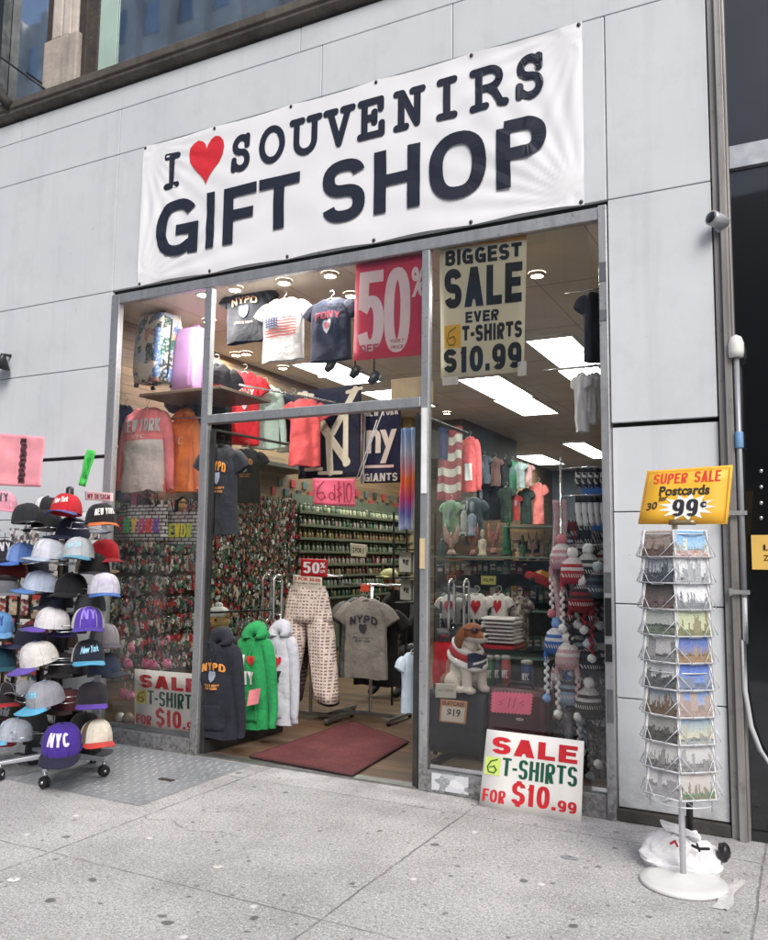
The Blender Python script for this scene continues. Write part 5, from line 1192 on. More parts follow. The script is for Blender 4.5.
t = NT('skin_and_dark_clothes'); o_ = t.coord('Object'); z_ = t.add('ShaderNodeSeparateXYZ', {0: o_}); 
isk = t.math('MAXIMUM', t.math('GREATER_THAN', z_.outputs[2], 1.125), t.math('MULTIPLY', t.math('LESS_THAN', z_.outputs[1], -.435), t.math('MULTIPLY', t.math('GREATER_THAN', z_.outputs[2], .60), t.math('LESS_THAN', z_.outputs[2], .72))))
cc = t.mix(isk, lin('1D1E22'), lin('A8785C'))
skin('body', Nn, Ee, t.bsdf(cc, .75, 0, t.noise(o_, 14, 4), .3, .01), man)
for s, bx_, by_ in ((1, -.22, -.50), (-1, -.03, -.49)):
    for i in range(4):
        fx = bx_+s*(i-1.5)*.019; ln = [.062, .074, .07, .055][i]
        skin('finger', [(fx, by_, .65, .009), (fx+.002, by_-ln*.55, .652, .0085), (fx+.003, by_-ln*.9, .632, .008), (fx+.003, by_-ln, .61, .007)], [(0, 1), (1, 2), (2, 3)], plain('A8785C', .6, 0, .1, 20, 'skin'), man, 1)
    skin('thumb', [(bx_+s*.03, by_+.01, .65, .011), (bx_+s*.052, by_-.02, .648, .010), (bx_+s*.052, by_-.048, .64, .008)], [(0, 1), (1, 2)], plain('A8785C', .6, 0, .1, 20, 'skin'), man, 1)
q = MB(); q.ball((-.155, -.262, 1.285), .098, .105, .07, 16, 8); q.prism([(-.07, 0), (.07, 0), (.05, .012), (-.05, .012)], -.10, .0); 
n0 = len(q.v)-8
for i in range(n0, len(q.v)): v = q.v[i]; q.v[i] = (v[0]-.155, v[1]-.33, v[2]+1.262)
q.build('olive_cap', cloth('A8A878'), man)
q = MB()
for s in (-1, 1): q.ball((-.15+s*.03, -.335, 1.225), .008)
q.build('eye', M_BLK, man); q = MB(); q.ball((-.15, -.345, 1.20), .012, .018, .016); q.build('nose', plain('A8785C', .6, 0, .1, 20, 'skin'), man)
q = MB(); q.ball((-.15, -.328, 1.168), .022, .006, .005); q.build('mouth', plain('7A4A40', .6), man)
q = MB()
for s in (-1, 1): q.ball((-.15+s*.082, -.25, 1.21), .012, .02, .03)
q.build('ear', plain('A8785C', .6, 0, .1, 20, 'skin'), man)
q = MB(); q.lathe([(.16, .40), (.17, .42), (.16, .44)], n=16)
for k in range(4): a = .785+k*1.571; q.tube([(.1*math.cos(a), .1*math.sin(a), .41), (.16*math.cos(a), .16*math.sin(a), 0)], .014, 6)
st = tag(q.build('stool', plain('5A4030', .6)), 'low stool under the seated man in the dark jacket', 'stool'); st.location = (man.location.x, man.location.y+.02, .012)

# ================================================================== RIGHT WINDOW
black_case = plain('20222A', .55, 0, .15, 40, 'nylon', .3)
cx, z0, w, h = box_at(431, 683, 489, 774, .42); suitcase('suitcase', 'big black fabric suitcase standing behind the window beside the door post', cx, .47, .135, w*1.02, at(460, 692, .40).z-.135, .26, black_case, M_BLK)
cx, z0, w, h = box_at(489, 692, 551, 760, .36); suitcase('suitcase', 'maroon suitcase behind the leaning sale board', cx, .40, .14, w*.96, at(515, 690, .3).z-.14, .24, plain('4A1824', .4, 0, .1, 30, 'nylon', .2), plain('2A1016', .5))
cx = at(520, 717, .27).x; 
q = MB(); q.ball((cx, .262, at(515, 719, .26).z), .03, .006, .012, 12, 6); tag(q.build('emblem', M_CHROME), 'oval silver emblem on the front of the maroon suitcase', 'emblem')
r = suitcase('suitcase', 'small black suitcase with raised chrome pull handle behind the toy dog', at(457, 650, .8).x, .85, .16, .34, .80, .22, plain('26282C', .5), M_BLK, handle=.22)
q = MB(); q.box(-2.22, -1.10, .09, 1.0, .03, .133); tag(q.build('display_plinth', plain('6E5C48', .6), bevel=.004), 'low wooden plinth inside the right window', 'plinth')
# toy dog
dp = at(464, 694, .34); dog = thing('toy_dog', 'plush beagle with sunglasses and red and white scarf sitting on the black suitcase', 'soft toy', (dp.x-.02, .44, at(460, 692, .40).z+.005), R_(60))
H = at(466, 621, .34).z-dp.z; k_ = H/.46
fur_w, fur_b = cloth('D2C8BA', .1), cloth('8A4E28', .18)
def dfur():
    t = NT('plush_fur'); o_ = t.coord('Object'); s_ = t.add('ShaderNodeSeparateXYZ', {0: o_}); n = t.noise(o_, 9, 3)
    top = t.math('ADD', s_.outputs[2], t.math('MULTIPLY', t.math('SUBTRACT', n, .5), .05))
    brown = t.math('MULTIPLY', t.math('GREATER_THAN', top, .352*k_), t.math('GREATER_THAN', t.math('ADD', s_.outputs[1], t.math('MULTIPLY', t.math('ABSOLUTE', s_.outputs[0]), .9)), -.175*k_))
    back = t.math('MULTIPLY', t.math('GREATER_THAN', s_.outputs[1], .05*k_), t.math('LESS_THAN', s_.outputs[2], .33*k_))
    c = t.mix(t.math('MAXIMUM', brown, back), lin('D8CFC2'), lin('8E4F26'))
    return t.bsdf(c, .95, 0, t.noise(o_, 120, 3), .6, .01, **{'Sheen Weight': .3})
q = MB()
def B_(c, a, b_, d, n=18, m=11): q.ball(tuple(x*k_ for x in c), a*k_, b_*k_, d*k_, n, m)
B_((0, .05, .13), .10, .12, .13); B_((0, .0, .22), .078, .08, .12); B_((0, -.03, .29), .06, .06, .06)      # rump, chest, neck
B_((0, -.06, .375), .072, .078, .068); B_((0, -.135, .352), .042, .062, .038); B_((0, -.18, .358), .030, .022, .026)  # skull, muzzle
for s in (-1, 1):
    q.tube([Vector((s*.055, -.05, .22))*k_, Vector((s*.062, -.075, .12))*k_, Vector((s*.062, -.085, .03))*k_], [.042*k_, .034*k_, .032*k_], 10); B_((s*.062, -.11, .022), .034, .05, .024)
    B_((s*.095, .05, .06), .05, .09, .06); B_((s*.10, -.04, .022), .03, .06, .022)
q.tube([Vector((0, .16, .05))*k_, Vector((.03, .22, .07))*k_, Vector((.07, .25, .10))*k_], [.022*k_, .018*k_, .012*k_], 8)
body = q.build('body', dfur(), dog); rm = body.modifiers.new('remesh', 'REMESH'); rm.mode = 'VOXEL'; rm.voxel_size = .007; rm.use_smooth_shade = True
smo = body.modifiers.new('smooth', 'SMOOTH'); smo.iterations = 8; smo.factor = .5
for s in (-1, 1):
    q = MB(); rs = []
    for i in range(9):
        tt = i/8; c = Vector((s*(.062+.030*math.sin(tt*2.0)), -.045+.02*tt, .415-.135*tt))*k_; ww = (.018+.032*math.sin(min(1, tt*1.15)*2.6))*k_
        rs.append([c+Vector((s*.010*k_*math.sin(a), ww*math.cos(a), 0)) for a in [6.28318*k/14 for k in range(14)]])
    q.rings(rs); q.build('ear', cloth('7A401E', .2), dog)
q = MB(); q.ball((0, -.200*k_, .368*k_), .015*k_, .012*k_, .011*k_, 10, 6); q.build('nose', plain('141414', .25), dog)
q = MB()
for s in (-1, 1): q.ball((s*.036*k_, -.128*k_, .398*k_), .024*k_, .010*k_, .021*k_, 14, 8, M=Matrix.Rotation(s*.5, 4, 'Z'))
q.tube([Vector((-.015, -.137, .402))*k_, Vector((.015, -.137, .402))*k_], .004*k_, 6)
for s in (-1, 1): q.tube([Vector((s*.056, -.118, .402))*k_, Vector((s*.075, -.05, .40))*k_], .004*k_, 6)
q.build('sunglasses', plain('3A2430', .12), dog)
q = MB(); q.tube([Vector((-.02, -.17, .335))*k_, Vector((0, -.178, .33))*k_, Vector((.02, -.17, .335))*k_], .003*k_, 5); q.build('mouth', plain('2A1A18'), dog)
def scarf_band(z, r0, r1, hgt, m, name, tilt=.42, off=0):
    q = MB(); rs = []
    for i in range(25):
        a = 6.28318*i/24; rr = []
        for j in range(10):
            b_ = 6.28318*j/10; R = (r0+r1*.35*math.cos(b_)); c = Vector((math.cos(a)*R, math.sin(a)*R*1.02-.012, z+hgt*.5*math.sin(b_)+math.sin(a)*tilt*.11))
            rr.append(c*k_*(1+.02*math.sin(a*5+off)))
        rs.append(rr[:])
    q.rings(rs[:-1], closed=True); q.build(name, m, dog)
scarf_band(.285, .088, .05, .05, cloth('E4E0DC', .08), 'scarf', off=1); scarf_band(.245, .105, .05, .05, cloth('A02834', .12), 'scarf'); scarf_band(.205, .118, .045, .045, cloth('E2DEDA', .08), 'scarf', off=2)
q = MB(); q.grid(lambda u, v: Vector(((u-.5)*.15-.01, -.115-.03*math.sin(u*3.1), .16+.09*v+.01*math.sin(u*6)))*k_, 8, 6); q.build('navy_patch', cloth('232C44'), dog, solid=.012)
q = MB(); q.grid(lambda u, v: Vector(((u-.5)*.12-.01, -.152-.02*math.sin(u*3.1), .20+.014*v+.03*(u-.5)))*k_, 8, 1); q.build('patch_stripe', P_WHT, dog)
# red gift bag behind the dog
cx, z0, w, h = box_at(433, 643, 454, 684, .5); r = thing('gift_bag', 'glossy red gift bag behind the toy dog', 'bag', (cx, .55, z0)); q = MB(); rs = []
for t_ in (0, .3, .7, 1): rs.append([(x*w*.5*(1+.05*math.sin(t_*7+x)), y*.05*(1.1-.4*t_), t_*h) for x, y in ((-1, -1), (-.3, -1.15), (.3, -.9), (1, -1), (1, 1), (0, 1.1), (-1, 1))])
q.rings(rs, True, False, smooth=False); q.build('body', plain('D8202C', .25, 0, .2, 12), r, solid=.003); q = MB(); q.tube([(-w*.2, -.03, h), (-w*.15, -.03, h+.05), (w*.15, -.03, h+.05), (w*.2, -.03, h)], .005, 6); q.build('handle', plain('B01822'), r)
# red and white cap by the post
# folded T-shirts and hanging white I love NY tees behind
for i, (px, hx, lb) in enumerate((((437, 594, 464, 640), (0,), 'white tee with red heart behind the dog, nearest the door post'), ((462, 593, 492, 642), (0,), 'white tee with red heart directly behind the toy dog'), ((486, 593, 512, 640), (0,), 'white tee with red heart above the folded stack, middle of the row'), ((508, 596, 532, 648), (0,), 'grey patterned top at the end of the white tee row'))):
    m = cloth('D8D6D0', .08) if i < 3 else m_collage(['7A746C', 'B4AEA4', '4A4640'], 40, 'printed_cloth', .9)
    pr2 = [('heart', ink('A8202C', .8), -.35, .6, .56, .86), ('I', I_BLK, -.8, -.55, .58, .84, {'bold': .07}), ('NY', I_BLK, -.75, .75, .18, .48, {'bold': .08})] if i < 3 else []
    g_at('t_shirt', lb, px, .95+.04*i, m, prints=pr2)
for k in range(7):
    cx, z0, w, h = box_at(484, 617, 516, 646, .8); zz = z0+.02+(h-.02)*k/7
    r = thing('folded_shirt', 'folded white shirt, %s of the stack behind the dog' % ['bottom', 'second from the bottom', 'third from the bottom', 'middle', 'third from the top', 'second from the top', 'top'][k], 'shirt', (cx+rnd.uniform(-.01, .01), .85, zz), rnd.uniform(-.04, .04), 'folded shirts in the window stack')
    q = MB(); hh = h/7*.92; q.rings([[(x, y*.14, hh*.5+hh*.5*math.sin(a)) for x, y in ((0, 0),)]*0 or [(w*.5*sx, .13*y_-.0, hh*(.5+.5*math.sin(b_))) for y_, b_ in [(-math.cos(c_), c_) for c_ in [6.28318*i/16 for i in range(16)]]] for sx in (-1, -.9, .9, 1)]); q.build('cloth_body', cloth(['D9D7D2', 'CFCDC8', 'E0DEDA'][k % 3], .1), r)
cx, z0, w, h = box_at(484, 640, 516, 647, .8); q = MB(); q.box(cx-w*.52, cx+w*.52, .70, 1.0, z0-.005, z0+.018); tag(q.build('display_tray', plain('B0202C', .4), bevel=.003), 'red tray under the stack of folded white shirts', 'tray')
for i, (px, c, lb) in enumerate((((486, 655, 494, 687), '3A7A4A', 'green souvenir tin in the row under the shirts'), ((494, 655, 501, 687), '3E4858', 'slate souvenir tin in the row under the shirts'), ((501, 655, 511, 687), 'B05A54', 'salmon souvenir tin in the row under the shirts'), ((521, 660, 533, 688), '2A4A7A', 'blue souvenir tin set apart under the shirts'), ((478, 657, 486, 684), 'B8908A', 'dusty pink souvenir tin beside the green one'))):
    cx, z0, w, h = box_at(*px, .7); r = thing('souvenir_tin', lb, 'tin', (cx, .7, z0)); q = MB(); q.lathe([(w*.45, 0), (w*.45, h*.85), (w*.4, h*.88)], n=16); q.build('body', plain(c, .35, 0, .2, 30), r); q = MB(); q.lathe([(w*.47, h*.85), (w*.47, h*.97), (w*.3, h)], n=16); q.build('lid', plain('A8A8A4', .4), r)
    q = MB(); letters(q, 'NYC', -w*.3, w*.3, h*.3, h*.55, lambda x, z: (x, -math.sqrt(max(0, (w*.46)**2-x*x)), z), .05); q.build('lettering', I_WHT, r)
# glass shelving with figurines
q = MB()
for py, x0p, x1p in ((556, 437, 556), (527, 512, 566), (605, 437, 556), (652, 485, 556)):
    a, c = at(x0p, py, 1.8), at(x1p, py, 1.8); q.box(a.x, c.x, 1.55, 2.1, a.z-.012, a.z)
t = NT('shelf_glass'); M_SG = t.bsdf(lin('6E8A80'), .12, 0)
tag(q.build('glass_shelf', M_SG, bevel=.002), 'greenish glass shelves of figurines behind the right window', 'shelf')
q = MB(); a, c = at(437, 600, 2.15), at(560, 690, 2.15); q.box(a.x, c.x, 2.12, 2.16, .02, at(480, 560, 2.15).z); tag(q.build('counter_back', plain('3C4A44', .5, 0, .5, 12)), 'dark green back of the display counter behind the shelves', 'counter')
def statue(label, px, Y, col, kind, rough=.5):
    cx, z0, w, h = box_at(*px, Y); r = thing('figurine', label, 'figurine', (cx, Y, z0)); q = MB(); m = plain(col, rough, 0, .25, 40, 'cast_resin')
    if kind == 'liberty':
        q.box(-w*.3, w*.3, -w*.3, w*.3, 0, h*.12); q.lathe([(w*.26, h*.12), (w*.3, h*.2), (w*.22, h*.45), (w*.2, h*.6), (w*.1, h*.68)], n=14); q.ball((0, 0, h*.74), w*.11, w*.11, h*.06, 10, 7)
        for k in range(5): a = -1+k*.5; q.tube([(0, 0, h*.78), (math.sin(a)*w*.22, 0, h*.78+math.cos(a)*h*.06)], w*.02, 4)
        q.tube([(w*.14, 0, h*.62), (w*.26, 0, h*.74), (w*.24, 0, h*.92)], w*.06, 6); q.ball((w*.24, 0, h*.96), w*.06, w*.06, h*.04, 8, 5); q.tube([(-w*.14, 0, h*.6), (-w*.22, -w*.1, h*.5), (-w*.12, -w*.2, h*.48)], w*.055, 6)
    elif kind == 'eagle':
        q.lathe([(w*.32, 0), (w*.28, h*.1), (w*.14, h*.2)], n=12); q.ball((0, 0, h*.4), w*.16, w*.14, h*.2, 12, 8); q.ball((0, -w*.08, h*.66), w*.1, w*.11, h*.09, 10, 7)
        for s in (-1, 1): q.rings([[(s*w*(.1+.12*i), .01*math.sin(b_)*2, h*(.45+.1*i)+h*(.14+.05*i)*math.cos(b_)) for b_ in [6.28*k/10 for k in range(10)]] for i in range(4)])
    else:
        q.lathe([(w*.4, 0), (w*.4, h*.08), (w*.28, h*.1), (w*.33, h*.35), (w*.28, h*.55), (w*.12, h*.62)], n=14); q.ball((0, 0, h*.8), w*.2, w*.2, h*.16, 12, 8); q.ball((-w*.3, -w*.06, h*.42), w*.1, w*.1, h*.16, 8, 6); q.ball((w*.3, -w*.06, h*.42), w*.1, w*.1, h*.16, 8, 6)
    q.build('body', m, r)
    q = MB(); q.lathe([(w*.36, -.001), (w*.36, h*.05), (w*.33, h*.055)], n=16); q.build('base', plain('3A3228', .5), r); return r
for px, col, kd, lb in (((500, 508, 514, 556), '2E6A4A', 'liberty', 'tall green liberty figurine, biggest on the glass shelf'), ((477, 528, 488, 556), 'C8BEA8', 'man', 'cream figurine left of centre on the glass shelf'), ((468, 524, 478, 556), '8A5A48', 'eagle', 'brown eagle figurine beside the cream one'), ((488, 524, 499, 554), 'A06A62', 'eagle', 'reddish eagle figurine beside the green liberty'), ((444, 524, 459, 556), 'C09A90', 'eagle', 'pinkish eagle figurine nearest the door post'), ((458, 498, 470, 536), 'B9C4BC', 'liberty', 'pale liberty figurine at the back of the shelf'), ((466, 500, 478, 536), '8A98A8', 'man', 'blue-grey figurine at the back of the shelf'), ((438, 530, 446, 556), '3A5A5A', 'liberty', 'dark teal liberty figurine tight against the door post'), ((514, 548, 522, 557), 'C8B080', 'man', 'small gilded figurine at the shelf end'),
                       ((528, 532, 537, 560), 'A88A84', 'eagle', 'rosy eagle figurine on the right glass shelf'), ((538, 530, 547, 560), '8E7A78', 'liberty', 'mauve liberty figurine on the right glass shelf'), ((546, 534, 555, 560), '3E6A4E', 'liberty', 'green liberty figurine at the end of the right glass shelf'), ((518, 534, 527, 560), '4A6A58', 'man', 'olive figurine at the start of the right glass shelf'),
                       ((440, 586, 452, 603), '5A6A60', 'man', 'grey-green figurine on the lower glass shelf'), ((462, 560, 474, 575), '8A8078', 'man', 'taupe figurine under the glass shelf'), ((500, 560, 512, 574), '6A7A70', 'man', 'sage figurine under the glass shelf, right of the price card')):
    statue(lb, px, 1.72, col, kd)
# packed lower shelves: boxed souvenirs
BXC = [('4A6A5A', 'dull green'), ('8A3A3A', 'dark red'), ('B8B4A4', 'stone'), ('3A4454', 'slate'), ('A8843A', 'mustard'), ('6A5A54', 'umber'), ('9AA4A0', 'silver grey'), ('7A4A5A', 'plum')]
seen_b = {}
for row, (pyb, hh, x0p, x1p, rn) in enumerate(((603, 15, 456, 556, 'lower glass shelf'), (574, 13, 438, 522, 'shelf below the figurines'), (553, 12, 514, 560, 'short glass shelf on the right'), (650, 16, 520, 556, 'bottom glass shelf'))):
    k = 0; xp = x0p
    while xp < x1p:
        ww = rnd.uniform(4.5, 8); cx, z0, w, h = box_at(xp, pyb-hh*rnd.uniform(.7, 1.15), xp+ww*.92, pyb, 1.9); c, cn = BXC[rnd.randrange(8)]
        lb = '%s souvenir box on the %s' % (cn, rn); r = thing('souvenir_box', lb, 'box', (cx, 1.93, z0), rnd.uniform(-.15, .15), 'souvenir boxes on the window shelves')
        q = MB(); q.box(-w/2, w/2, -.05, .05, 0, h); q.build('carton', plain(c, .4, 0, .25, 30), r, bevel=.003); q = MB(); q.grid(lambda u, v: (w*(-.36+.72*u), -.0525, h*(.3+.42*v)), 1, 1); q.build('picture_panel', m_collage(['C8C0B0', c, '3A3A3C', 'D8D4CC'], 50, 'printed_pack', .4) if rnd.random() < .6 else plain('C4BCA8', .5), r)
        xp += ww; k += 1
# toy taxi-coloured car on the shelf
a = at(540, 587, 1.65); r = thing('toy_car', 'yellow and red toy car tilted on the shelf near the knit hats', 'toy', (a.x, 1.65, a.z), R_(25), rx=0, ry=R_(24)); L = .30
q = MB(); q.rings([[(x, y*.06*s_, z) for y, z in ((-1, .02), (1, .02), (1, .07), (.85, zt), (-.85, zt), (-1, .07))] for x, s_, zt in ((-L*.5, .85, .08), (-L*.3, 1, .09), (-.02, 1, .095), (L*.3, 1, .09), (L*.5, .85, .08))], smooth=False); q.build('body', plain('A82A28', .25), r, bevel=.006)
q = MB(); q.rings([[(x, y*.05, z) for y, z in ((-1, .092), (1, .092), (.8, zt), (-.8, zt))] for x, zt in ((-.09, .095), (-.05, .135), (.05, .135), (.10, .095))], smooth=False); q.build('cabin', plain('D89A28', .25), r, bevel=.004)
q = MB()
for sx in (-1, 1):
    for sy in (-1, 1): q = MB(); q.rings([[(sx*.09+.024*math.cos(b_), sy*.058+o, .024+.024*math.sin(b_)) for b_ in [6.28*k/12 for k in range(12)]] for o in (-.01, .01)]); q.build('wheel', M_RUB, r)
# clothes row deep in the shop, flag and red garment
DEEP = [((477, 455, 492, 484), '5A6470', 'slate top in the far row of clothes'), ((489, 457, 502, 486), '7A5A58', 'dusty rose top in the far row of clothes'), ((499, 458, 511, 486), '34383C', 'dark top in the far row of clothes'), ((505, 460, 519, 492), '5C9A7A', 'sea green top in the far row of clothes'), ((515, 462, 527, 488), '9AA8A8', 'silver top in the far row of clothes'), ((521, 464, 534, 486), 'C89A9A', 'pale pink top in the far row of clothes'),
        ((474, 480, 492, 520), '1C1E22', 'black tee in the second far row'), ((486, 482, 503, 520), '23262C', 'charcoal tee in the second far row'), ((498, 486, 515, 522), '2C3A30', 'dark green tee in the second far row'), ((511, 494, 521, 520), 'A83A38', 'brick red tee in the second far row'), ((518, 488, 534, 524), '2A3634', 'black-green long top in the far aisle'), ((531, 482, 546, 524), 'E8807C', 'coral top at the far aisle end'), ((440, 500, 462, 540), '7A9A84', 'sage tee behind the figurines'), ((462, 497, 486, 545), '46525A', 'blue-grey printed tee behind the figurines')]
for i, (px, c, lb) in enumerate(DEEP):
    g_at('t_shirt', lb, px, 3.6+(i % 3)*.12 if i > 11 else 7.2+.1*(i % 4), cloth(c, .25), rz=R_(15 if i % 2 else -10), prints=[('shield', P_GRY, -.3, .3, .5, .75)] if i % 3 == 0 else [])
cx, z0, w, h = box_at(437, 428, 462, 500, 6.2); r = thing('american_flag', 'american flag hanging at the back of the shop behind the door post', 'flag', (cx, 6.2, z0)); fw = lambda u, v, e=0: (w*(u-.5), .05*math.sin(u*11+v*2)-e, h*v+.02*math.sin(u*9))
for i in range(9): q = MB(); q.grid(lambda u, v: fw(u, (i+v)/9), 14, 2); q.build('stripe', cloth('7E3C44' if i % 2 == 0 else 'A8A29C', .1), r)
q = MB(); q.grid(lambda u, v: fw(.0+.45*u, .56+.44*v, .012), 8, 6); q.build('canton', cloth('2A3350'), r)
g_at('sweatshirt', 'red and white long top hanging beside the flag', (460, 436, 480, 492), 6.4, cloth('C85A5C', .15), 'sweatshirt', sleeve='long', prints=[('block', P_WHT, -.5, .5, .2, .5)])
# blue panel standing in for a reflected strip at the right edge, inside
a, c = at(602.5, 478, .085), at(612, 540, .085); q = MB(); q.box(-1.36, -1.10, .60, .615, 1.60, 2.02); tag(q.build('blue_reflection_panel', plain('2C62B0', .4)), 'blue panel standing in for a reflection behind the mitten rack', 'panel')
# white baby clothes and dark garment, upper right
for i, (px, lb) in enumerate((((575, 372, 589, 432), 'white baby top, first of the bunch in the top right corner'), ((582, 374, 597, 424), 'white baby top, second of the bunch in the top right corner'), ((589, 372, 603, 418), 'white baby top, last of the bunch in the top right corner'))):
    g_at('baby_top', lb, px, .30+.06*i, cloth('DDDEE2', .08), 'baby top', sleeve='tight', rz=R_((-14, 10, -8)[i]), folds=1.8)
g_at('t_shirt', 'dark navy garment hanging above the white baby tops', (578, 291, 616, 362), .35, cloth('1C212B'), rz=R_(30), sleeve='short', folds=1.8)
q = MB(); a = at(575, 372, .35); q.tube([(-1.12, .35, a.z+.03), (-1.55, .35, a.z+.03)], .007, 8); a = at(590, 293, .35); q.tube([(-1.1, .35, a.z+.02), (-1.4, .35, a.z+.02)], .007, 8); tag(q.build('hanging_rail', M_CHROME), 'two short chrome arms at the top right of the window', 'rail')
# mittens in two rows: black with white pattern
cnt = 0
MIT = m_collage(['1C1D20', 'D8D8D6', '2A2B30', 'C8C8C8'], 34, 'knit', .9)
mproto = None
for j, (py, hh) in enumerate(((468, 20), (496, 30))):
    for k in range(5):
        px0 = 575+6.2*k; cx, z0, w, h = box_at(px0, py, px0+6.4, py+hh, .26)
        lb = 'black and white knitted glove, %s of the %s glove row' % (['first', 'second', 'third', 'fourth', 'fifth'][k], ['upper', 'lower'][j])
        r = thing('knit_glove', lb, 'glove', (cx, .26, z0+h), R_(-10)); q = MB(); sw = w*.5
        q.rings([[(sw*a_*math.cos(b_)+o, .022*math.sin(b_), -h*t_) for b_ in [6.28*i/12 for i in range(12)]] for t_, a_, o in ((0, .7, 0), (.25, .8, 0), (.5, .85, 0), (.62, .8, sw*.15), (.85, .85, sw*.4), (1, .5, sw*.6))]); q.build('body', MIT if j == 0 else cloth('CFD0D2', .15), r)
        q = MB(); q.rings([[(sw*.88*math.cos(b_), .026*math.sin(b_), -h*t_) for b_ in [6.28*i/12 for i in range(12)]] for t_ in (.0, .22)]); q.build('cuff', cloth('1A1A1C'), r)
        q = MB(); q.ball((-sw*.7, 0, -h*.62), sw*.3, .016, h*.14, 8, 6); q.build('thumb', MIT, r)
a, c = at(572, 467, .3), at(606, 466, .3); q = MB()
for zz in (at(590, 467, .3).z, at(590, 495, .3).z, at(590, 545, .3).z, at(590, 625, .3).z): q.tube([(a.x-.08, .32, zz), (-1.1, .32, zz)], .006, 6)
for xx in (a.x-.08, -1.115): q.tube([(xx, .32, .2), (xx, .32, at(590, 455, .3).z)], .008, 6)
tag(q.build('wire_rack', M_CHROME), 'chrome wire rack with gloves and pompom hats at the right window edge', 'display rack')
# knitted hats with ear flaps, braids and pompoms
def knit_hat(label, px, py, Y, s, c1, c2, pom, tails=2, tl=.26):
    p = at(px, py, Y); r = thing('knit_hat', label, 'knit hat', p, rnd.uniform(-.4, .4)); q = MB()
    m = m_knit(c1, c2, .024*s)
    q.lathe([(.075*s, -.10*s), (.092*s, -.06*s), (.09*s, 0), (.07*s, .06*s), (.03*s, .095*s), (.004, .10*s)], n=18)
    for sx in (-1, 1): q.ball((sx*.078*s, 0, -.12*s), .022*s, .045*s, .055*s, 10, 6)
    q.v = [(v[0]+.006*noise.noise(Vector(v)*30), v[1]+.006*noise.noise(Vector(v)*30+Vector((5, 0, 0))), v[2]) for v in q.v]
    q.build('body', m, r); q = MB(); q.ball((0, 0, .125*s), .042*s, .042*s, .042*s, 12, 8, lump=.3, seed=px); q.build('pompom', cloth(pom, .12), r)
    for sx in (-1, 1)[:tails]:
        q = MB()
        for i in range(9): z = -.15*s-i*tl*s/9; q.ball((sx*.078*s+.007*(-1)**i, -.01, z), .014*s, .013*s, .02*s, 7, 5)
        q.build('braid', cloth(c2 if sx < 0 else c1, .3), r)
        q = MB(); q.ball((sx*.078*s, -.012, -.17*s-tl*s), .034*s, .034*s, .034*s, 10, 7, lump=.3, seed=py+sx); q.build('tassel', cloth(pom, .12), r)
HATS = [(563, 556, .30, 'C890A0', 'E4DCDC', 'C87A86', 'dusty pink and white pompom hat at the top of the hat cluster'), (574, 570, .22, 'B02838', 'E0D8D8', 'E4E4E4', 'red and white braided pompom hat in the upper cluster'), (589, 566, .28, '26282E', 'C8C8C8', 'DCE4E4', 'black pompom hat with grey braid in the upper cluster'), (599, 584, .24, '4A5A68', '2A2E36', 'C4D4D8', 'slate blue pompom hat in the upper cluster'), (582, 598, .20, '8A1F2C', '2A1A1E', 'E8E8E8', 'maroon hat with white pompoms low in the upper cluster'),
        (558, 640, .26, '3A6AB4', 'D8DCE4', '7AA0D8', 'bright blue and white ear-flap hat in the lower cluster'), (569, 655, .22, 'D0A8AC', 'E4E0DE', 'E4E2E0', 'pale pink and white ear-flap hat in the lower cluster'), (581, 648, .30, '8A97A0', '2A3444', '1E2A3C', 'grey ear-flap hat with navy pompom in the lower cluster'), (592, 660, .24, '27324A', '101318', '8AA0B0', 'navy ear-flap hat with steel pompom in the lower cluster'), (602, 655, .30, '22262E', 'B8B8B8', '2A3A4A', 'black ear-flap hat at the window edge in the lower cluster'), (571, 690, .28, '8FA0B8', '3E4654', 'E4E4E8', 'powder blue hat hanging lowest in the cluster'), (590, 700, .22, '1C1E24', 'D8D8D8', 'E8EAEA', 'black hat with white pompoms hanging lowest in the cluster'), (601, 715, .30, '34383E', '8A8A8C', '9AA8B4', 'charcoal hat with grey pompoms at the bottom corner')]
for px, py, Y, c1, c2, pm, lb in HATS: knit_hat(lb, px-1, py, Y, .86, c1, c2, pm)
# long knitted scarves filling the column between the hats
SCV = [(560, 500, 640, .36, 'C8A0A8', 'dusty pink striped scarf at the outer side of the knitwear column'), (572, 520, 660, .40, '7A2430', 'maroon striped scarf in the upper knitwear column'), (586, 520, 670, .38, '2A2C34', 'black flecked scarf in the upper knitwear column'), (599, 530, 690, .42, '3E4A58', 'slate flecked scarf along the window edge'), (566, 640, 770, .40, 'A8B0BC', 'pale grey flecked scarf in the lower knitwear column'), (579, 640, 775, .42, '23283A', 'navy flecked scarf in the lower knitwear column'), (592, 650, 778, .36, '16181C', 'black chain-pattern scarf in the lower knitwear column'), (604, 660, 780, .44, '4A4E56', 'charcoal chain-pattern scarf at the bottom window edge')]
for i, (px, y0, y1, Y, c, lb) in enumerate(SCV):
    cx, z0, w, h = box_at(px-6, y0, px+6, y1, Y); r = thing('scarf', lb, 'scarf', (cx, Y, z0)); q = MB()
    q.grid(lambda u, v: Vector((w*(u-.5)*1.1+.01*math.sin(v*9+i), .018*math.sin(u*8+v*5+i), h*v)), 8, 30); q.build('cloth_body', m_knit(c, '26282C' if i % 2 else c, .03, 'C0C0C0'), r, solid=.008)
    q = MB()
    for k in range(7): q.tube([(w*(k/6-.5)*1.05, 0, .0), (w*(k/6-.5)*1.1, .004, -.05)], .004, 4)
    q.build('fringe', cloth(c), r)
HM = [('B8C4D4', '2A3444'), ('1A1C22', 'C8C8C8'), ('8A2A38', 'E0DCDC'), ('3A4250', '8A98A8'), ('D8C8CC', 'A86A78'), ('22262E', '4A5A6A')]
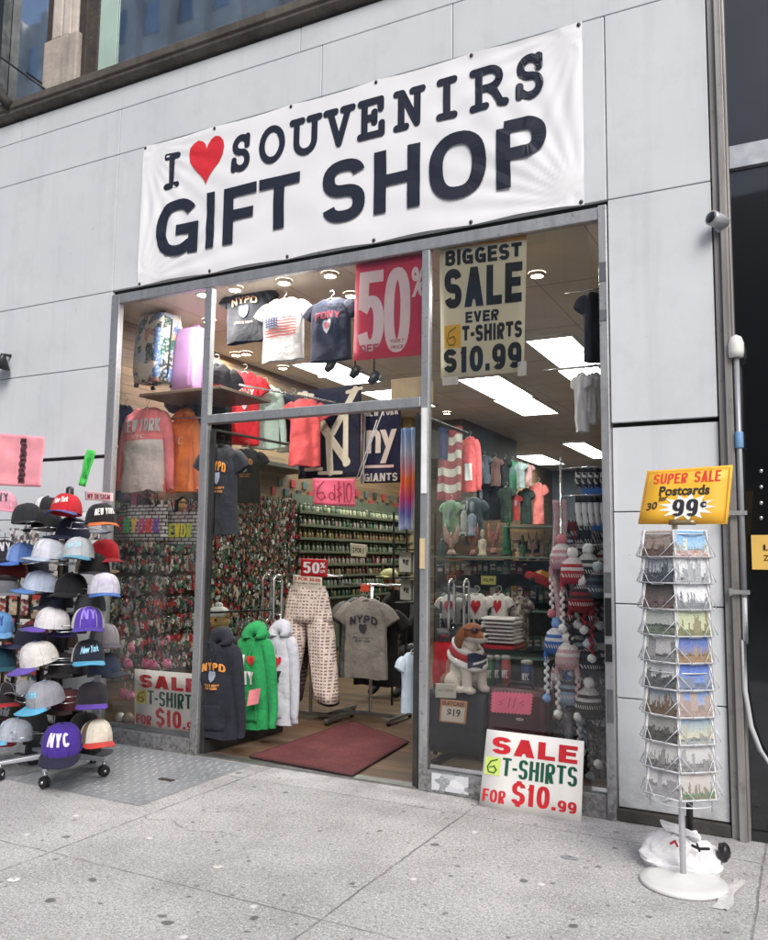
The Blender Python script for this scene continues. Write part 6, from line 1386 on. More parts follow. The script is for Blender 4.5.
for i, (px, py, wh) in enumerate(((566, 545, 'tucked behind the pink pompom hat'), (583, 548, 'between the red and black pompom hats'), (603, 560, 'against the frame above the slate hat'), (568, 600, 'under the red braided hat'), (600, 612, 'against the frame under the slate hat'), (590, 628, 'just above the lower cluster'), (566, 622, 'just above the bright blue hat'), (575, 672, 'under the pale pink hat'), (588, 682, 'under the grey ear-flap hat'), (604, 690, 'against the frame, low down'), (562, 672, 'under the bright blue hat'), (580, 722, 'lowest, in the middle'), (594, 735, 'lowest, beside the charcoal hat'))):
    c1, c2 = HM[i % 6]; knit_hat('small knitted hat '+wh, px, py, .42+.02*(i % 3), .78, c1, c2, c2, tl=.2)
# ------------------------------------------------------------------ lamps that are lit in the photo
TR = emit('F2FBF2', 22, 'troffer_glow')
def troffer(x0, x1, y0, y1, label, s=1.0):
    r = thing('ceiling_light', label, 'ceiling light', ((x0+x1)/2, (y0+y1)/2, ZC), 0, 'troffer lights in the shop ceiling'); w, d = (x1-x0)/2, (y1-y0)/2
    q = MB(); q.box(-w-.03, w+.03, -d-.03, -d, -.03, -.003); q.box(-w-.03, w+.03, d, d+.03, -.03, -.003); q.box(-w-.03, -w, -d, d, -.03, -.003); q.box(w, w+.03, -d, d, -.03, -.003); q.build('frame', plain('C8C8C4', .4), r)
    q = MB(); q.add([(-w, -d, -.012), (-w, d, -.012), (w, d, -.012), (w, -d, -.012)], [(0, 1, 2, 3)]); q.build('diffuser', TR, r)
T1 = [(-2.41, -1.96, 2.72, 4.02, 'troffer light nearest the right window, half hidden by the poster'), (-2.47, -2.02, 4.10, 5.42, 'troffer light right behind the nearest one'), (-3.70, -3.18, 4.10, 5.45, 'greenish troffer light under the window poster'), (-3.75, -3.22, 5.52, 6.85, 'troffer light second in the middle line'), (-5.45, -4.86, 11.6, 13.4, 'troffer light far back by the coral clothes'), (-4.02, -3.62, 10.1, 12.6, 'troffer light far back near the baby tops'), (-5.1, -4.6, 2.6, 3.8, 'troffer light over the team banners, glimpsed past the tees'), (-5.15, -4.65, 4.3, 5.6, 'troffer light deeper over the miniature rack')]
for a in T1: troffer(*a)
SP = emit('FFF3DC', 90, 'spot_glow')
SPOTS = [(235, 291, 'over the navy tee'), (284, 284, 'over the flag tee'), (330, 277, 'right of the flag tee'), (209, 323, 'beside the navy tee sleeve'), (351, 297, 'behind the pink poster'), (203, 296, 'over the lilac suitcase'), (236, 356, 'first of the small pair over the red sweatshirt'), (246, 355, 'second of the small pair over the red sweatshirt'), (283, 369, 'under the flag tee hem'), (322, 377, 'under the dark blue tee hem'), (537, 277, 'beside the sale poster'), (447, 414, 'first of the track behind the door post'), (461, 425, 'second of the track behind the door post'), (473, 431, 'third of the track behind the door post'), (485, 436, 'fourth of the track behind the door post'), (496, 440, 'last of the track behind the door post')]
sp0 = None
for px, py, wh in SPOTS:
    p = atz(px, py, ZC-.03); lb = 'round ceiling spotlight '+wh
    s = .75 if p.y < 2 else 1.0
    if sp0 is None:
        sp0 = thing('spotlight', lb, 'spotlight', p, 0, 'ceiling spotlights in the shop'); q = MB(); q.lathe([(.065, .028), (.07, .012), (.062, -.004), (.045, .004)], n=18, cap=False); q.build('trim', plain('C8BCA8', .35), sp0); q = MB(); q.lathe([(.001, .001), (.044, .003)], n=16, cap=False); q.build('bulb', SP, sp0)
    else: dup(sp0, p, label=lb)
    if p.y < 3.2:
        la = bpy.data.lights.new('spotlight_lamp', 'AREA'); la.shape = 'DISK'; la.size = .09; la.energy = 26 if px < 215 else (16 if py > 300 else 8); la.color = (1, .95, .88)
        lo = bpy.data.objects.new('spotlight_lamp', la); COL.objects.link(lo); lo.location = (p.x, p.y, p.z-.02)
# dark track heads under the ceiling
for i, (px, py) in enumerate(((355, 372), (374, 378), (330, 366), (298, 293))):
    p = at(px, py, 1.4); r = thing('track_head', ['black track head left of the pink poster corner', 'black track head under the pink poster', 'black track head beside the dark blue tee', 'black box fitting behind the flag tee'][i], 'track light', p, .6*i); q = MB(); q.lathe([(.03, -.06), (.045, 0), (.035, .06)], n=14); q.xf(Matrix.Rotation(.7, 4, 'Y')); q.build('head', M_BLK, r); q = MB(); q.tube([(0, 0, .05), (0, 0, ZC-p.z)], .008, 6); q.build('stem', M_BLK, r)
cx, z0, w, h = box_at(394, 377, 426, 399, .15); q = MB(); q.box(cx-w/2, cx+w/2, .10, .28, 2.585, 2.585+h); tag(q.build('cardboard_box', plain('C8B490', .6), bevel=.004), 'tan cardboard box sitting on the transom bar under the pink poster', 'box')

# ================================================================== OUTSIDE ON THE SIDEWALK
r = thing('cellar_hatch', 'worn diamond plate cellar hatch set in the sidewalk under the cap racks', 'cellar hatch', (-5.2, -.6, 0))
t = NT('worn_steel'); w_ = t.world(); n1 = t.noise(w_, 2.2, 5, .65); cc = t.mix(t.ramp(n1, .3, .7), lin('A6A9AD'), lin('8D9095')); cc = t.mix(t.ramp(t.noise(w_, 22, 4, .7), .55, .75, 0, .5), cc, lin('63625F'))
M_PLATE = t.bsdf(cc, t.ramp(n1, .3, .7, .4, .58), .3)
q = MB(); PX0, PX1, PY0, PY1 = -7.6, -3.60, -1.14, -.035
q.box(PX0, -5.62, PY0, PY1, .0, .006); q.box(-5.61, PX1, PY0, PY1, .0, .006)
q.xf(Matrix.Translation((5.2, .6, 0))).build('plate', M_PLATE, r, bevel=.003)
q = MB(); j = 0; y = PY0+.03
while y < PY1-.02:
    x = PX0+.03+(.022 if j % 2 else 0); i = 0
    while x < PX1-.02:
        a = .785 if (i+j) % 2 else -.785; c, s = math.cos(a), math.sin(a); L, Wd = .017, .005
        pts = [(-L, 0), (0, -Wd), (L, 0), (0, Wd)]
        q.add([(x+u*c-v*s, y+u*s+v*c, .0058) for u, v in pts]+[(x, y, .0098)], [(0, 1, 4), (1, 2, 4), (2, 3, 4), (3, 0, 4)]); x += .044; i += 1
    y += .044; j += 1
q.xf(Matrix.Translation((5.2, .6, 0))).build('tread_pattern', M_PLATE, r)
for x in (-3.9, -5.3, -5.9): MB().box(x, x+.11, -.66, -.62, .0062, .012).xf(Matrix.Translation((5.2, .6, 0))).build('lift_handle', plain('4A4846', .5, .5), r)
# red doormat
a, b_, c, d = atz(250, 760), atz(352, 779), atz(408, 745), atz(352, 724)
t = NT('red_carpet'); w_ = t.world(); cc = t.mix(t.ramp(t.noise(w_, 4, 5, .65), .3, .7), lin('4C1B1F'), lin('602A2D')); cc = t.mix(t.ramp(t.noise(w_, 60, 3), .6, .75, 0, .5), cc, lin('96605E')); cc = t.mix(t.ramp(t.noise(w_, 7, 3), .62, .7, 0, .6), cc, lin('4A1A20'))
M_MAT = t.bsdf(cc, .95, 0, t.noise(w_, 300, 2), .5, .004)
cen = (a+b_+c+d)/4; r = thing('door_mat', 'dark red entrance mat lying askew across the threshold', 'mat', (cen.x, cen.y, .014)); q = MB()
mf = lambda u, v: (a*(1-u)+b_*u)*(1-v)+(d*(1-u)+c*u)*v
def mf2(u, v): p = mf(u, v)-cen; return Vector((p.x, p.y, .010+.006*noise.noise(Vector((u*3, v*3, 1)))+.004*math.exp(-min(u, 1-u, v, 1-v)*20)))
q.grid(mf2, 24, 24); q.build('pile', M_MAT, r, solid=.008)
q = MB(); ed = [mf2(k/20, 0) for k in range(20)]+[mf2(1, k/20) for k in range(20)]+[mf2(1-k/20, 1) for k in range(20)]+[mf2(0, 1-k/20) for k in range(20)]
q.tube([p+Vector((0, 0, -.002)) for p in ed], .008, 6, closed=True); q.build('rubber_edge', plain('3A2022', .8), r)
# ------------------------------------------------------------------ caps
CAPM = {}
def capmat(c):
    k = '%02X%02X%02X' % tuple(int(int(c[i:i+2], 16)*.90) for i in (0, 2, 4)); return cloth(k, .16)
def make_cap(label, p, yaw, pitch, front, back, brim, logo=None, logoc='DDDDDD', s=1.0, stripe=None, roll=0, button=None, logo_w=.5):
    """baseball cap, brim towards local -y; yaw 0 faces the camera side of the street"""
    r = thing('baseball_cap', label, 'cap', p, yaw); r.rotation_euler = (pitch, roll, yaw); s *= 1.1; r.scale = (s, s, s)
    H, RX, RY = .125, .092, .104
    def surf(a, t, e=0):  # a azimuth (0 = front), t 0..1 up
        ph = t*math.pi/2; k = max(0, math.cos(ph))**.62; fr = .5+.5*math.cos(a); z = H*(math.sin(ph)**.9)*(.93+.07*fr)
        x = (RX+e)*k*math.sin(a); y = -(RY+e)*k*math.cos(a)*(1-.0*fr); seam = .0016*abs(math.cos(a*3))**12
        return Vector((x, y, z+(e*math.sin(ph))))*(1+0*seam)
    N_, M_ = 36, 12; q = MB(); rs = [[surf(6.28318*k/N_, min(.999, j/M_)) for k in range(N_)] for j in range(M_+1)]; q.rings(rs, False, True)
    for i, f in enumerate(q.f[:N_*M_]):
        k = i % N_; a = k/N_*360+5; a = a-360 if a > 180 else a; q.mi[i] = 0 if abs(a) < 62 else 1
    fm, bm_ = capmat(front), capmat(back)
    q.build('crown', [fm, bm_], r)
    q = MB()
    for k in range(6):
        a = k*1.0472+.5236; q.tube([surf(a, t_/8, .001) for t_ in range(9)], .0013, 4)
    q.build('seam', capmat(back), r)
    q = MB(); nU, nV = 18, 6; top, bot = [], []
    def br(u, v):
        a = (u-.5)*2.25; p0 = surf(a, 0); L = .072*math.cos((u-.5)*3.0)**.5 if abs(u-.5) < .5 else 0; L = .074*max(0, 1-abs(2*u-1)**2.6)**.5
        x = p0.x*(1+.10*v); y = p0.y-L*v; z = .004-.016*v*L/.074-.020*(x/.09)**2*(.3+.7*v); return Vector((x, y, z))
    q.grid(br, nU, nV); q.build('brim', capmat(brim), r, solid=.004)
    q = MB(); q.ball((0, 0, H*1.0), .009, .009, .005, 10, 5); q.build('button', capmat(button or brim), r)
    if stripe:
        for i, (a0, a1, c) in enumerate(stripe):
            q = MB(); q.grid(lambda u, v: surf(R_(a0+(a1-a0)*u), v*.93, .0022), 4, 12); q.build('stripe', capmat(c), r)
    if logo:
        q = MB(); F = lambda x, z: surf(x/RX*1.0, max(.02, min(.95, z/H)), .004)
        letters(q, logo, -.092*logo_w, .092*logo_w, .030, .078 if len(logo) < 4 else .060, lambda x, z: (x, 0, z), .07, slope=.35 if len(logo) > 3 else 0, shear=.2 if len(logo) > 3 else 0); q = cut_up(q, .012); q.v = [tuple(F(v[0], v[2])) for v in q.v]; q.build('logo', ink(logoc, .7), r)
    return r
def capx(label, px, py, Y, yawd, pitchd, *a, **k): return make_cap(label, at(px, py+11, Y), R_(yawd), R_(pitchd), *a, **k)
RX_, RY_ = atz(55, 775).x, -.90
def cap_rack(label, x, y, top, tiers, rz=0):
    r = thing('cap_rack', label, 'cap rack', (x, y, .008), rz); MG = plain('A9ADB4', .4, .3)
    for k in range(5):
        a = R_(20+72*k); q = MB(); L = .36; c, s = math.cos(a), math.sin(a); M = Matrix.Rotation(a, 4, 'Z')
        q.add([M @ Vector(v) for v in ((.03, -.03, .115), (L, -.016, .095), (L, .016, .095), (.03, .03, .115), (.03, -.03, .15), (L, -.016, .118), (L, .016, .118), (.03, .03, .15))], [(0, 3, 2, 1), (4, 5, 6, 7), (0, 1, 5, 4), (1, 2, 6, 5), (2, 3, 7, 6), (3, 0, 4, 7)]); g = q.build('leg', MG, r, bevel=.006)
        q = MB(); cc_ = M @ Vector((L-.015, 0, 0)); d_ = Vector((math.cos(a+.9), math.sin(a+.9), 0)); n_ = Vector((-d_.y, d_.x, 0))
        q.rings([[cc_+n_*o+d_*(rr*math.cos(6.28*i/16))+Vector((0, 0, .036+rr*math.sin(6.28*i/16))) for i in range(16)] for o, rr in ((-.022, .03), (-.018, .036), (-.006, .036), (-.004, .02), (.004, .02), (.006, .036), (.018, .036), (.022, .03))]); w_ = q.build('caster', M_RUB, r)
        q = MB(); q.tube([cc_+Vector((0, 0, .07)), cc_+Vector((0, 0, .10))], .014, 8); q.tube([cc_-n_*.026+Vector((0, 0, .036)), cc_+n_*.026+Vector((0, 0, .036))], .010, 8); q.build('axle', M_CHROME, w_)
    q = MB(); q.lathe([(.06, .11), (.06, .15), (.03, .16)], n=20); q.build('hub', plain('3A3C40', .5), r)
    q = MB(); q.tube([(0, 0, .15), (0, 0, top)], .018, 10); q.lathe([(.026, top-.1), (.03, top-.08), (.026, top+.02), (.012, top+.03)], n=12); q.build('pole', plain('26272B', .4, .4), r)
    q = MB()
    for z, n, off in tiers:
        for k in range(n):
            a = R_(off+360*k/n); c, s = math.cos(a), math.sin(a); pt = lambda rr, tt, zz: (rr*c-tt*s, rr*s+tt*c, zz)
            q.tube([(0, 0, z), pt(.15, 0, z)], .0035, 5)
            q.tube([pt(.15, -.07, z), pt(.15, .07, z), pt(.17, .085, z), pt(.26, .085, z-.01), pt(.275, .07, z-.01), pt(.275, -.07, z-.01), pt(.26, -.085, z-.01), pt(.17, -.085, z)], .003, 5, closed=True)
            q.tube([pt(.255, .075, z+.035), pt(.285, .06, z+.03), pt(.285, -.06, z+.03), pt(.255, -.075, z+.035), pt(.255, -.085, z-.01)], .003, 5)
    q.build('wire_holder', M_WIRE, r); return r
TZ = [1.66, 1.42, 1.22, .98, .77, .52, .27]
cap_rack('grey metal cap rack on casters in front of the left display window', RX_, RY_, 1.92, [(z, 4, o) for z, o in zip(TZ, (250, 235, 245, 240, 230, 250, 225))])
p2 = atz(-62, 792)
p2 = Vector((-5.62, -.98, 0))
cap_rack('second cap rack cut by the left picture edge', p2.x, p2.y, 1.95, [(z, 4, o) for z, o in zip((1.62, 1.36, 1.1, .85, .6, .36), (20, 0, 10, 30, 5, 15))])
YR = -1.05
capx('red cap with white script on the top tier, white mesh behind', 66, 503, -1.05, 25, -8, 'D0222E', 'D0222E', '4A5A98', 'New York', 'F0E8E4', stripe=None)
capx('white and black trucker cap peeking out behind the red cap', 47, 504, -.80, -40, 0, 'E2E2E6', '1D1D22', '2A2C34')
capx('dark navy cap with long brim drooping to the right, top tier', 27, 512, -1.05, 62, -5, '22242C', '22242C', '1A1B20')
capx('black cap with orange brim on the right of the top tier', 101, 513, -1.0, 60, -2, '1C1A1E', '1C1A1E', 'E8763A', 'NEW YORK', 'E0DCD8', logo_w=.7)
capx('sky blue striped cap on the second tier', 23, 551, -.95, -25, 0, '7A9ADC', '5A82CC', '4A72C4', stripe=[(-40, -28, 'A8BEE8'), (-14, -4, 'A8BEE8'), (10, 20, 'A8BEE8')])
capx('off-white cap in the middle of the second tier', 49, 548, -1.08, -10, -5, 'D2D6E2', 'C4CAD6', 'B8C4D8', 'NY', 'E6E8EE')
capx('light grey cap with aqua brim on the second tier', 78, 547, -1.06, 30, -6, 'BFC3CA', 'A9AEB6', '6AB4D0', 'New York', 'A8D4E4')
capx('small red cap at the right end of the second tier', 104, 548, -.80, 70, 0, 'C81E2C', 'C81E2C', 'A81824')
capx('pale blue cap with blue brim on the third tier', 40, 580, -1.07, -30, -6, 'C4D0E4', 'B4C2D8', '5A86C8', 'NY', 'D8E2F0')
capx('black cap between the two pale caps of the third tier', 71, 582, -1.0, 10, 0, '1A1A1E', '141418', '121216')
capx('lilac white cap with bright blue brim on the third tier', 104, 583, -1.0, 50, -4, 'D6D2E0', 'C8C4D4', '3A6CB8', 'New York', 'B8B0CC')
capx('white cap with purple brim on the fourth tier', 52, 617, -1.08, -35, -4, 'DEDCE0', 'E4E2E6', '6A52B0', 'New York', 'C8C4D4', logo_w=.6)
capx('cap half white and half purple with purple brim', 88, 617, -1.06, 48, -4, '5A3FB4', 'E2E0DC', '5A44B0', 'NY', '8A78D0')
capx('black and brown cap behind the white purple-brimmed caps', 62, 636, -.80, 10, -8, '2A2628', '5A4A44', '1A1A1C')
capx('cream cap tilted down with purple brim on the fifth tier', 40, 652, -1.12, -28, 14, 'E0DEDC', 'E4E2DE', '6F58B8', 'NY', 'D0CCD0', s=1.08)
capx('navy cap with aqua brim and red and white side stripes', 88, 650, -1.06, 52, -4, '1C2030', '1C2030', '5AB4DC', 'New York', '9AD0E8', stripe=[(-112, -84, 'C8283A'), (-128, -113, 'E8E4E0'), (-83, -72, 'E8E4E0')], logo_w=.6)
capx('grey cap with aqua blue brim and blue script on the sixth tier', 46, 692, -1.14, -12, 10, 'A0A2AC', '9698A2', '62B8E0', 'New York', '7ACBEA', s=1.06, logo_w=.7)
capx('black cap with thin purple brim on the right of the sixth tier', 92, 692, -1.0, 45, -3, '1E1A24', '17151C', '5A3AA8')
capx('black and gold cap above the purple cap', 70, 716, -.82, 20, -10, '1A1816', '3A3222', '141414')
capx('large glossy purple cap with white monogram at the bottom front', 62, 738, -1.16, 38, 12, '4A2E9C', '4A2E9C', '22203A', 'NYC', 'D8D0E8', s=1.22, logo_w=.6)
capx('cream cap with red brim at the bottom right', 96, 730, -1.0, 62, -4, 'DDD6C6', 'D2C8B4', 'C83A34', stripe=[(-80, -55, '6A5A48')])
capx('light grey cap with sky blue brim at the bottom left', 15, 728, -1.05, -38, -4, 'B4BCCA', 'A8B0BE', '6AB8DC', 'NY', 'C8D4E4')
capx('pale cap half hidden at the far right of the fifth tier', 104, 632, -.70, 65, 0, 'A8A4A8', '8A868A', '6A6670')
# far rack
capx('pink cap at the left picture edge on the far rack', 2, 499, -.98, 50, 0, 'E8A0B4', 'E8A0B4', 'D88AA0', 'NY', '3A3A44')
capx('plum dark cap under the pink one on the far rack', 3, 548, -.98, 55, 0, '2A2630', '2A2630', '1E1C24', 'NY', 'B8B8C0')
capx('grey cap with long grey brim on the far rack', 4, 583, -1.0, 60, -4, '6E7078', '6E7078', '8A8C94')
capx('sky blue cap with dark monogram on the far rack', -2, 620, -1.05, 48, 6, '6AA0DC', '6AA0DC', '7AB0E4', 'NY', '2A4A8A')
capx('teal dark cap below the sky blue one on the far rack', 0, 655, -.98, 60, 0, '1A4A5E', '163C4C', '1E5A70')
capx('black cap with red stripe and grey side on the far rack', 4, 692, -1.02, 62, -6, '1C1A1E', '9A9CA4', 'B8242E', stripe=[(-95, -75, 'C8242E'), (-112, -96, '8A8C94')])
capx('grey mesh cap standing against the black red one', 24, 690, -.92, 20, -30, 'A2A4AC', '9A9CA4', '8C8E96')
capx('red brimmed black cap low on the far rack', 2, 728, -.90, 50, 0, '201C20', '201C20', 'B42A34')
# darker caps crowded between the others
for lb, px, py, Y, yw, c1, c2, c3 in (('black cap squeezed between the navy and red caps, top tier', 47, 519, -.96, 10, '17171A', '17171A', '202024'), ('navy cap wedged under the red cap', 72, 526, -.92, -20, '20263C', '20263C', '2C3450'), ('dark red cap tucked under the blue striped cap', 12, 566, -.92, 20, '6E1C24', '6E1C24', '2A1618'), ('black cap tucked between the grey and red caps, second tier', 94, 562, -.90, 30, '141417', '141417', '1E1E22'),
        ('navy cap wedged between the pale blue and black caps', 56, 596, -.92, -10, '1C2236', '1C2236', '1C2236'), ('graphite cap under the lilac white cap', 90, 600, -.90, 30, '33343A', '33343A', '1E1E20'), ('black cap in the gap left of the two-tone cap', 70, 622, -.90, 0, '151518', '151518', '3A2A70'), ('dark navy cap in the gap under the white cap', 30, 634, -.90, -40, '1E2438', '1E2438', '2A3050'),
        ('black cap between the cream and the navy striped caps', 64, 662, -.92, 15, '17171A', '17171A', '17171A'), ('maroon cap low behind the grey script cap', 68, 698, -.92, 0, '4A1A22', '4A1A22', '2A1216'), ('charcoal cap behind the sky blue brim', 30, 716, -.92, -30, '2C2E34', '2C2E34', '5A6A7A'), ('black cap squeezed between purple and cream caps', 84, 722, -.90, 25, '141416', '141416', '141416')):
    capx(lb, px, py, Y, yw, -4, c1, c2, c3)
# extra caps on the back of the rack and the gridwall of packets behind it
BACKC = [('pale grey cap on the back of the rack, top tier', 84, 520, -.74, 120, 'B8BCC4', '8A90A0'), ('navy cap on the back of the rack, second tier', 34, 560, -.72, 200, '22283A', '22283A'), ('tan cap on the back of the rack, second tier', 92, 560, -.70, 160, '9A8468', '7A6448'), ('charcoal cap on the back of the rack, third tier', 56, 592, -.70, 190, '2A2A2E', '1C1C20'), ('brick red cap on the back of the rack, fourth tier', 34, 628, -.70, 230, '7A2A2E', '5A2024'), ('dark denim cap on the back of the rack, fifth tier', 104, 662, -.72, 100, '2E3A50', '26303F'), ('black cap on the back of the rack, fifth tier', 72, 664, -.70, 180, '18181B', '18181B'), ('olive cap on the back of the rack, sixth tier', 24, 704, -.74, 240, '4A4A34', '3A3A2A'), ('dark grey cap on the back of the rack, bottom tier', 40, 742, -.72, 210, '3A3C42', '2A2C30'), ('black cap with grey brim on the back of the rack, bottom tier', 84, 742, -.72, 150, '1A1A1E', '4A4C52')]
for lb, px, py, Y, yw, c1, c2 in BACKC: capx(lb, px, py, Y, yw, -4, c1, c1, c2)
gw = thing('gridwall', 'black wire gridwall of souvenir packets standing behind the cap racks', 'display rack', (-6.2, -.22, 0)); q = MB()
for k in range(19): q.tube([(-1.0+.1*k, 0, .12), (-1.0+.1*k, 0, 1.66)], .003, 4)
for k in range(16): q.tube([(-1.0, .006, .12+.1*k), (.82, .006, .12+.1*k)], .003, 4)
q.build('wire_grid', M_BLK, gw); q = MB()
for x in (-.9, .72): q.box(x-.02, x+.02, -.2, .2, .0, .03); q.box(x-.015, x+.015, -.012, .012, .03, 1.66)
q.build('stand_leg', M_BLK, gw); q = MB(); q.box(-1.0, .82, .02, .03, .3, 1.60); q.build('back_panel', plain('4A4038', .7, 0, .3, 5), gw)
PKC = [('1E4A5A', 'teal'), ('5A4638', 'brown'), ('C9C5BE', 'off-white'), ('2A2C34', 'black'), ('8A3A34', 'brick red'), ('B09878', 'tan'), ('6A7A8A', 'steel blue'), ('D07A5A', 'orange')]
rk_ = random.Random(5)
for j in range(7):
    for k in range(12):
        c, cn = PKC[rk_.randrange(8)]; lb = '%s souvenir packet on gridwall row %s' % (cn, ['one', 'two', 'three', 'four', 'five', 'six', 'seven'][j])
        r = thing('souvenir_packet', lb, 'packet', (-7.12+.15*k+rk_.uniform(-.02, .02), -.25, 1.52-.2*j), rk_.uniform(-.2, .2), 'packets on the gridwall behind the caps'); w = rk_.uniform(.045, .06); h = rk_.uniform(.11, .17)
        q = MB(); q.rings([[(x*w*s1, y*.012*s2, -z*h) for x, y in ((-1, -.4), (0, -1), (1, -.4), (1, .4), (0, 1), (-1, .4))] for z, s1, s2 in ((0, .95, .2), (.15, 1, .8), (.8, 1, 1.2), (1, .97, .3))], smooth=False); q.build('bag', m_collage([c, '2A2A2C', c, 'B8B4AC'], 34, 'printed_pack', .35), r)
        q = MB(); q.box(-w*.9, w*.9, -.004, .004, -.012, .03); q.build('header_card', plain('D8D4CC' if k % 2 else 'A83A38', .5), r)
# picture cards hanging between the caps
for i, (px, col, lb) in enumerate((((10, 528, 24, 548), 'CFCFD4', 'printed white souvenir packet, first behind the top tier of caps'), ((25, 526, 38, 546), 'B9B4B0', 'printed white souvenir packet, second behind the top tier of caps'), ((52, 520, 78, 538), 'D4CCC8', 'printed white souvenir packet behind the red cap'), ((82, 526, 100, 540), 'B8A898', 'tan souvenir packet behind the black and orange cap'))):
    cx, z0, w, h = box_at(*px, -.45); r = tag(MB().box(-w/2, w/2, -.012, .012, 0, h).build('souvenir_packet', m_collage([col, '3A3A40', 'D8D8DC', '8A7A70'], 30, 'printed_pack', .35), bevel=.004), lb, 'packet'); r.location = (cx, -.45, z0)
# ------------------------------------------------------------------ postcard spinner
pc = atz(683, 885); PC = Vector((-.574, -.80, 0))
r = thing('postcard_rack', 'white wire postcard spinner on a round white base by the grey pier', 'postcard rack', PC)
q = MB(); q.lathe([(.185, 0), (.195, .004), (.195, .014), (.188, .022), (.15, .027), (.05, .034), (.02, .05)], n=48); q.build('base', plain('D6D6D6', .35, 0, .04), r)
q = MB(); q.tube([(0, 0, .045), (0, 0, 1.72)], .0145, 12); q.build('pole', plain('D2D4D8', .3, .2), r)
CARD_W, CARD_H, AP = .176, .130, .150
cards = []
palette = {  # column, row -> colours
 'left': [('B8AAA0', '8C7C74', '5A4C46', '4A3C38', '7A6A62', 'sepia bay'), ('9CA4AE', 'C4C8CE', '3A3E44', '23262C', '5A6068', 'grey skyline under cloud'), ('4A4444', '7A706E', '34302F', '242022', '8A7A74', 'dark brown night skyline'), ('C8CCC8', 'A8B0AC', '4A5248', '343A34', '8A9084', 'white bordered park'), ('D4D4D4', 'B8B8B8', '6A6A6A', '4A4A4C', '9A9A9A', 'pale grey statue'), ('C4C6C8', 'DADADA', '3A3A3C', '2A2A2C', '707274', 'black and white harbour'), ('8FA6BA', 'C4B4A4', '54483F', '46403C', '7A6A5A', 'dusk towers with blue corner'), ('B8B8B6', '8A8A88', '3C3C3A', '2C2C2A', '6C6C6A', 'dark grey street'), ('E0E0DE', 'C8C8C6', '2A2A2A', '3A3A3A', '9A9A9A', 'high contrast black and white bridge'), ('C8C8CC', 'E2E2E2', '8A8A8C', '6A6A6C', 'B0B0B2', 'foggy pale bridge')],
 'right': [('6AA4D8', 'B8D0E4', 'A84838', '6A7A78', 'C8D0C8', 'blue sky with red foreground'), ('D8DADC', 'C4C8CC', '8A8E92', '5A5E64', 'A8ACB0', 'white bordered tower'), ('CFD3D8', 'E4E4E4', '7A7E84', '9A9EA4', '5A5E64', 'pale grey rooftops'), ('A8B49A', 'C8C8A8', '4A5A3A', '5A6848', '8A8468', 'green park path'), ('2A62B8', '9A94A0', '7E6450', '4A4036', 'A08A6A', 'deep blue dusk over orange bridge'), ('3A5AB4', '8AA0D0', '3A4458', '4A5468', '8A94A8', 'violet blue skyline'), ('5A8AC8', 'BEB8BC', '86746C', '70686A', 'A89890', 'pink towers in daylight'), ('6A92B4', 'D8CCA4', '8A94A0', '5A6A7A', 'A8A898', 'pale gold sunset over water'), ('C8C8CA', 'B0B0B4', '5A5A5C', '6A6A6E', '9A9A9C', 'grey stone street'), ('C8C0C0', 'B0A8A8', '5A6A58', '3E7A56', '8A7A70', 'green liberty statue')]}
ORD = ['first', 'second', 'third', 'fourth', 'fifth', 'sixth', 'seventh', 'eighth', 'ninth', 'tenth']
def pocket(mb, M, fw, fh):
    W2 = fw/2
    P = lambda x, y, z: M @ Vector((x, y, z))
    mb.tube([P(-W2, 0, fh*.98), P(-W2, -.012, 0), P(W2, -.012, 0), P(W2, 0, fh*.98)], .0022, 4)
    mb.tube([P(-W2, -.004, fh*.62), P(-W2*.35, -.030, fh*.02)], .002, 4); mb.tube([P(W2, -.004, fh*.62), P(W2*.35, -.030, fh*.02)], .002, 4)
    mb.tube([P(-W2*.35, -.030, fh*.02), P(-W2*.35, .0, -.004), P(W2*.35, .0, -.004), P(W2*.35, -.030, fh*.02)], .002, 4)
    mb.tube([P(-W2, -.012, .002), P(W2, -.012, .002)], .002, 4); mb.tube([P(-W2, .006, fh*.9), P(W2, .006, fh*.9)], .002, 4)
q = MB(); ptr = None
view = math.atan2(-DCAM-PC.y, 0-PC.x)  # direction to the photographer's side of the pavement
for ci, (side, ang) in enumerate((('left', -32), ('right', 30), ('rear left', -92), ('rear right', 90), ('back', 150), ('back2', 210))):
    a = view+R_(90)+R_(ang)
    for row in range(10):
        z = 1.510-.1215*row
        M = Matrix.Translation((0, 0, z)) @ Matrix.Rotation(a, 4, 'Z') @ Matrix.Translation((0, -AP, 0)) @ Matrix.Rotation(R_(-7), 4, 'X')
        pocket(q, M, CARD_W+.008, CARD_H)
        if ci < 2 or (ci < 4):
            if ci < 2:
                cset = palette[side][row]; lb = 'postcard of %s, %s down in spinner\'s %s column' % (cset[5], ORD[row], side); mt = m_card(row*2+ci+1, *cset[:5])
            else:
                lb = 'postcard seen edge-on, %s down in the %s column of the spinner' % (ORD[row], side); mt = M_WHT
            gg = thing('postcard', lb, 'postcard', (0, 0, 0), group='postcards on the spinner') if False else None
            cb = MB()
            for s_ in range(1): cb.box(-CARD_W/2, CARD_W/2, -.003, .004, 0, CARD_H)
            o = cb.build('postcard', mt); o.matrix_world = Matrix.Translation(PC) @ M; tag(o, lb, 'postcard', 'postcards on the spinner')
for k in range(6):
    a = view+R_(90)+R_(-2+60*k); q.tube([(math.sin(a)*.155, -math.cos(a)*.155, .36), (math.sin(a)*.155, -math.cos(a)*.155, 1.63)], .004, 6)
for z in (.385, .98, 1.62):
    q.tube([(.155*math.cos(b), .155*math.sin(b), z) for b in [6.28318*k/24 for k in range(24)]], .0035, 5, closed=True)
    for k in range(3): b = 6.28318*k/6; q.tube([(.155*math.cos(b), .155*math.sin(b), z), (-.155*math.cos(b), -.155*math.sin(b), z)], .003, 5)
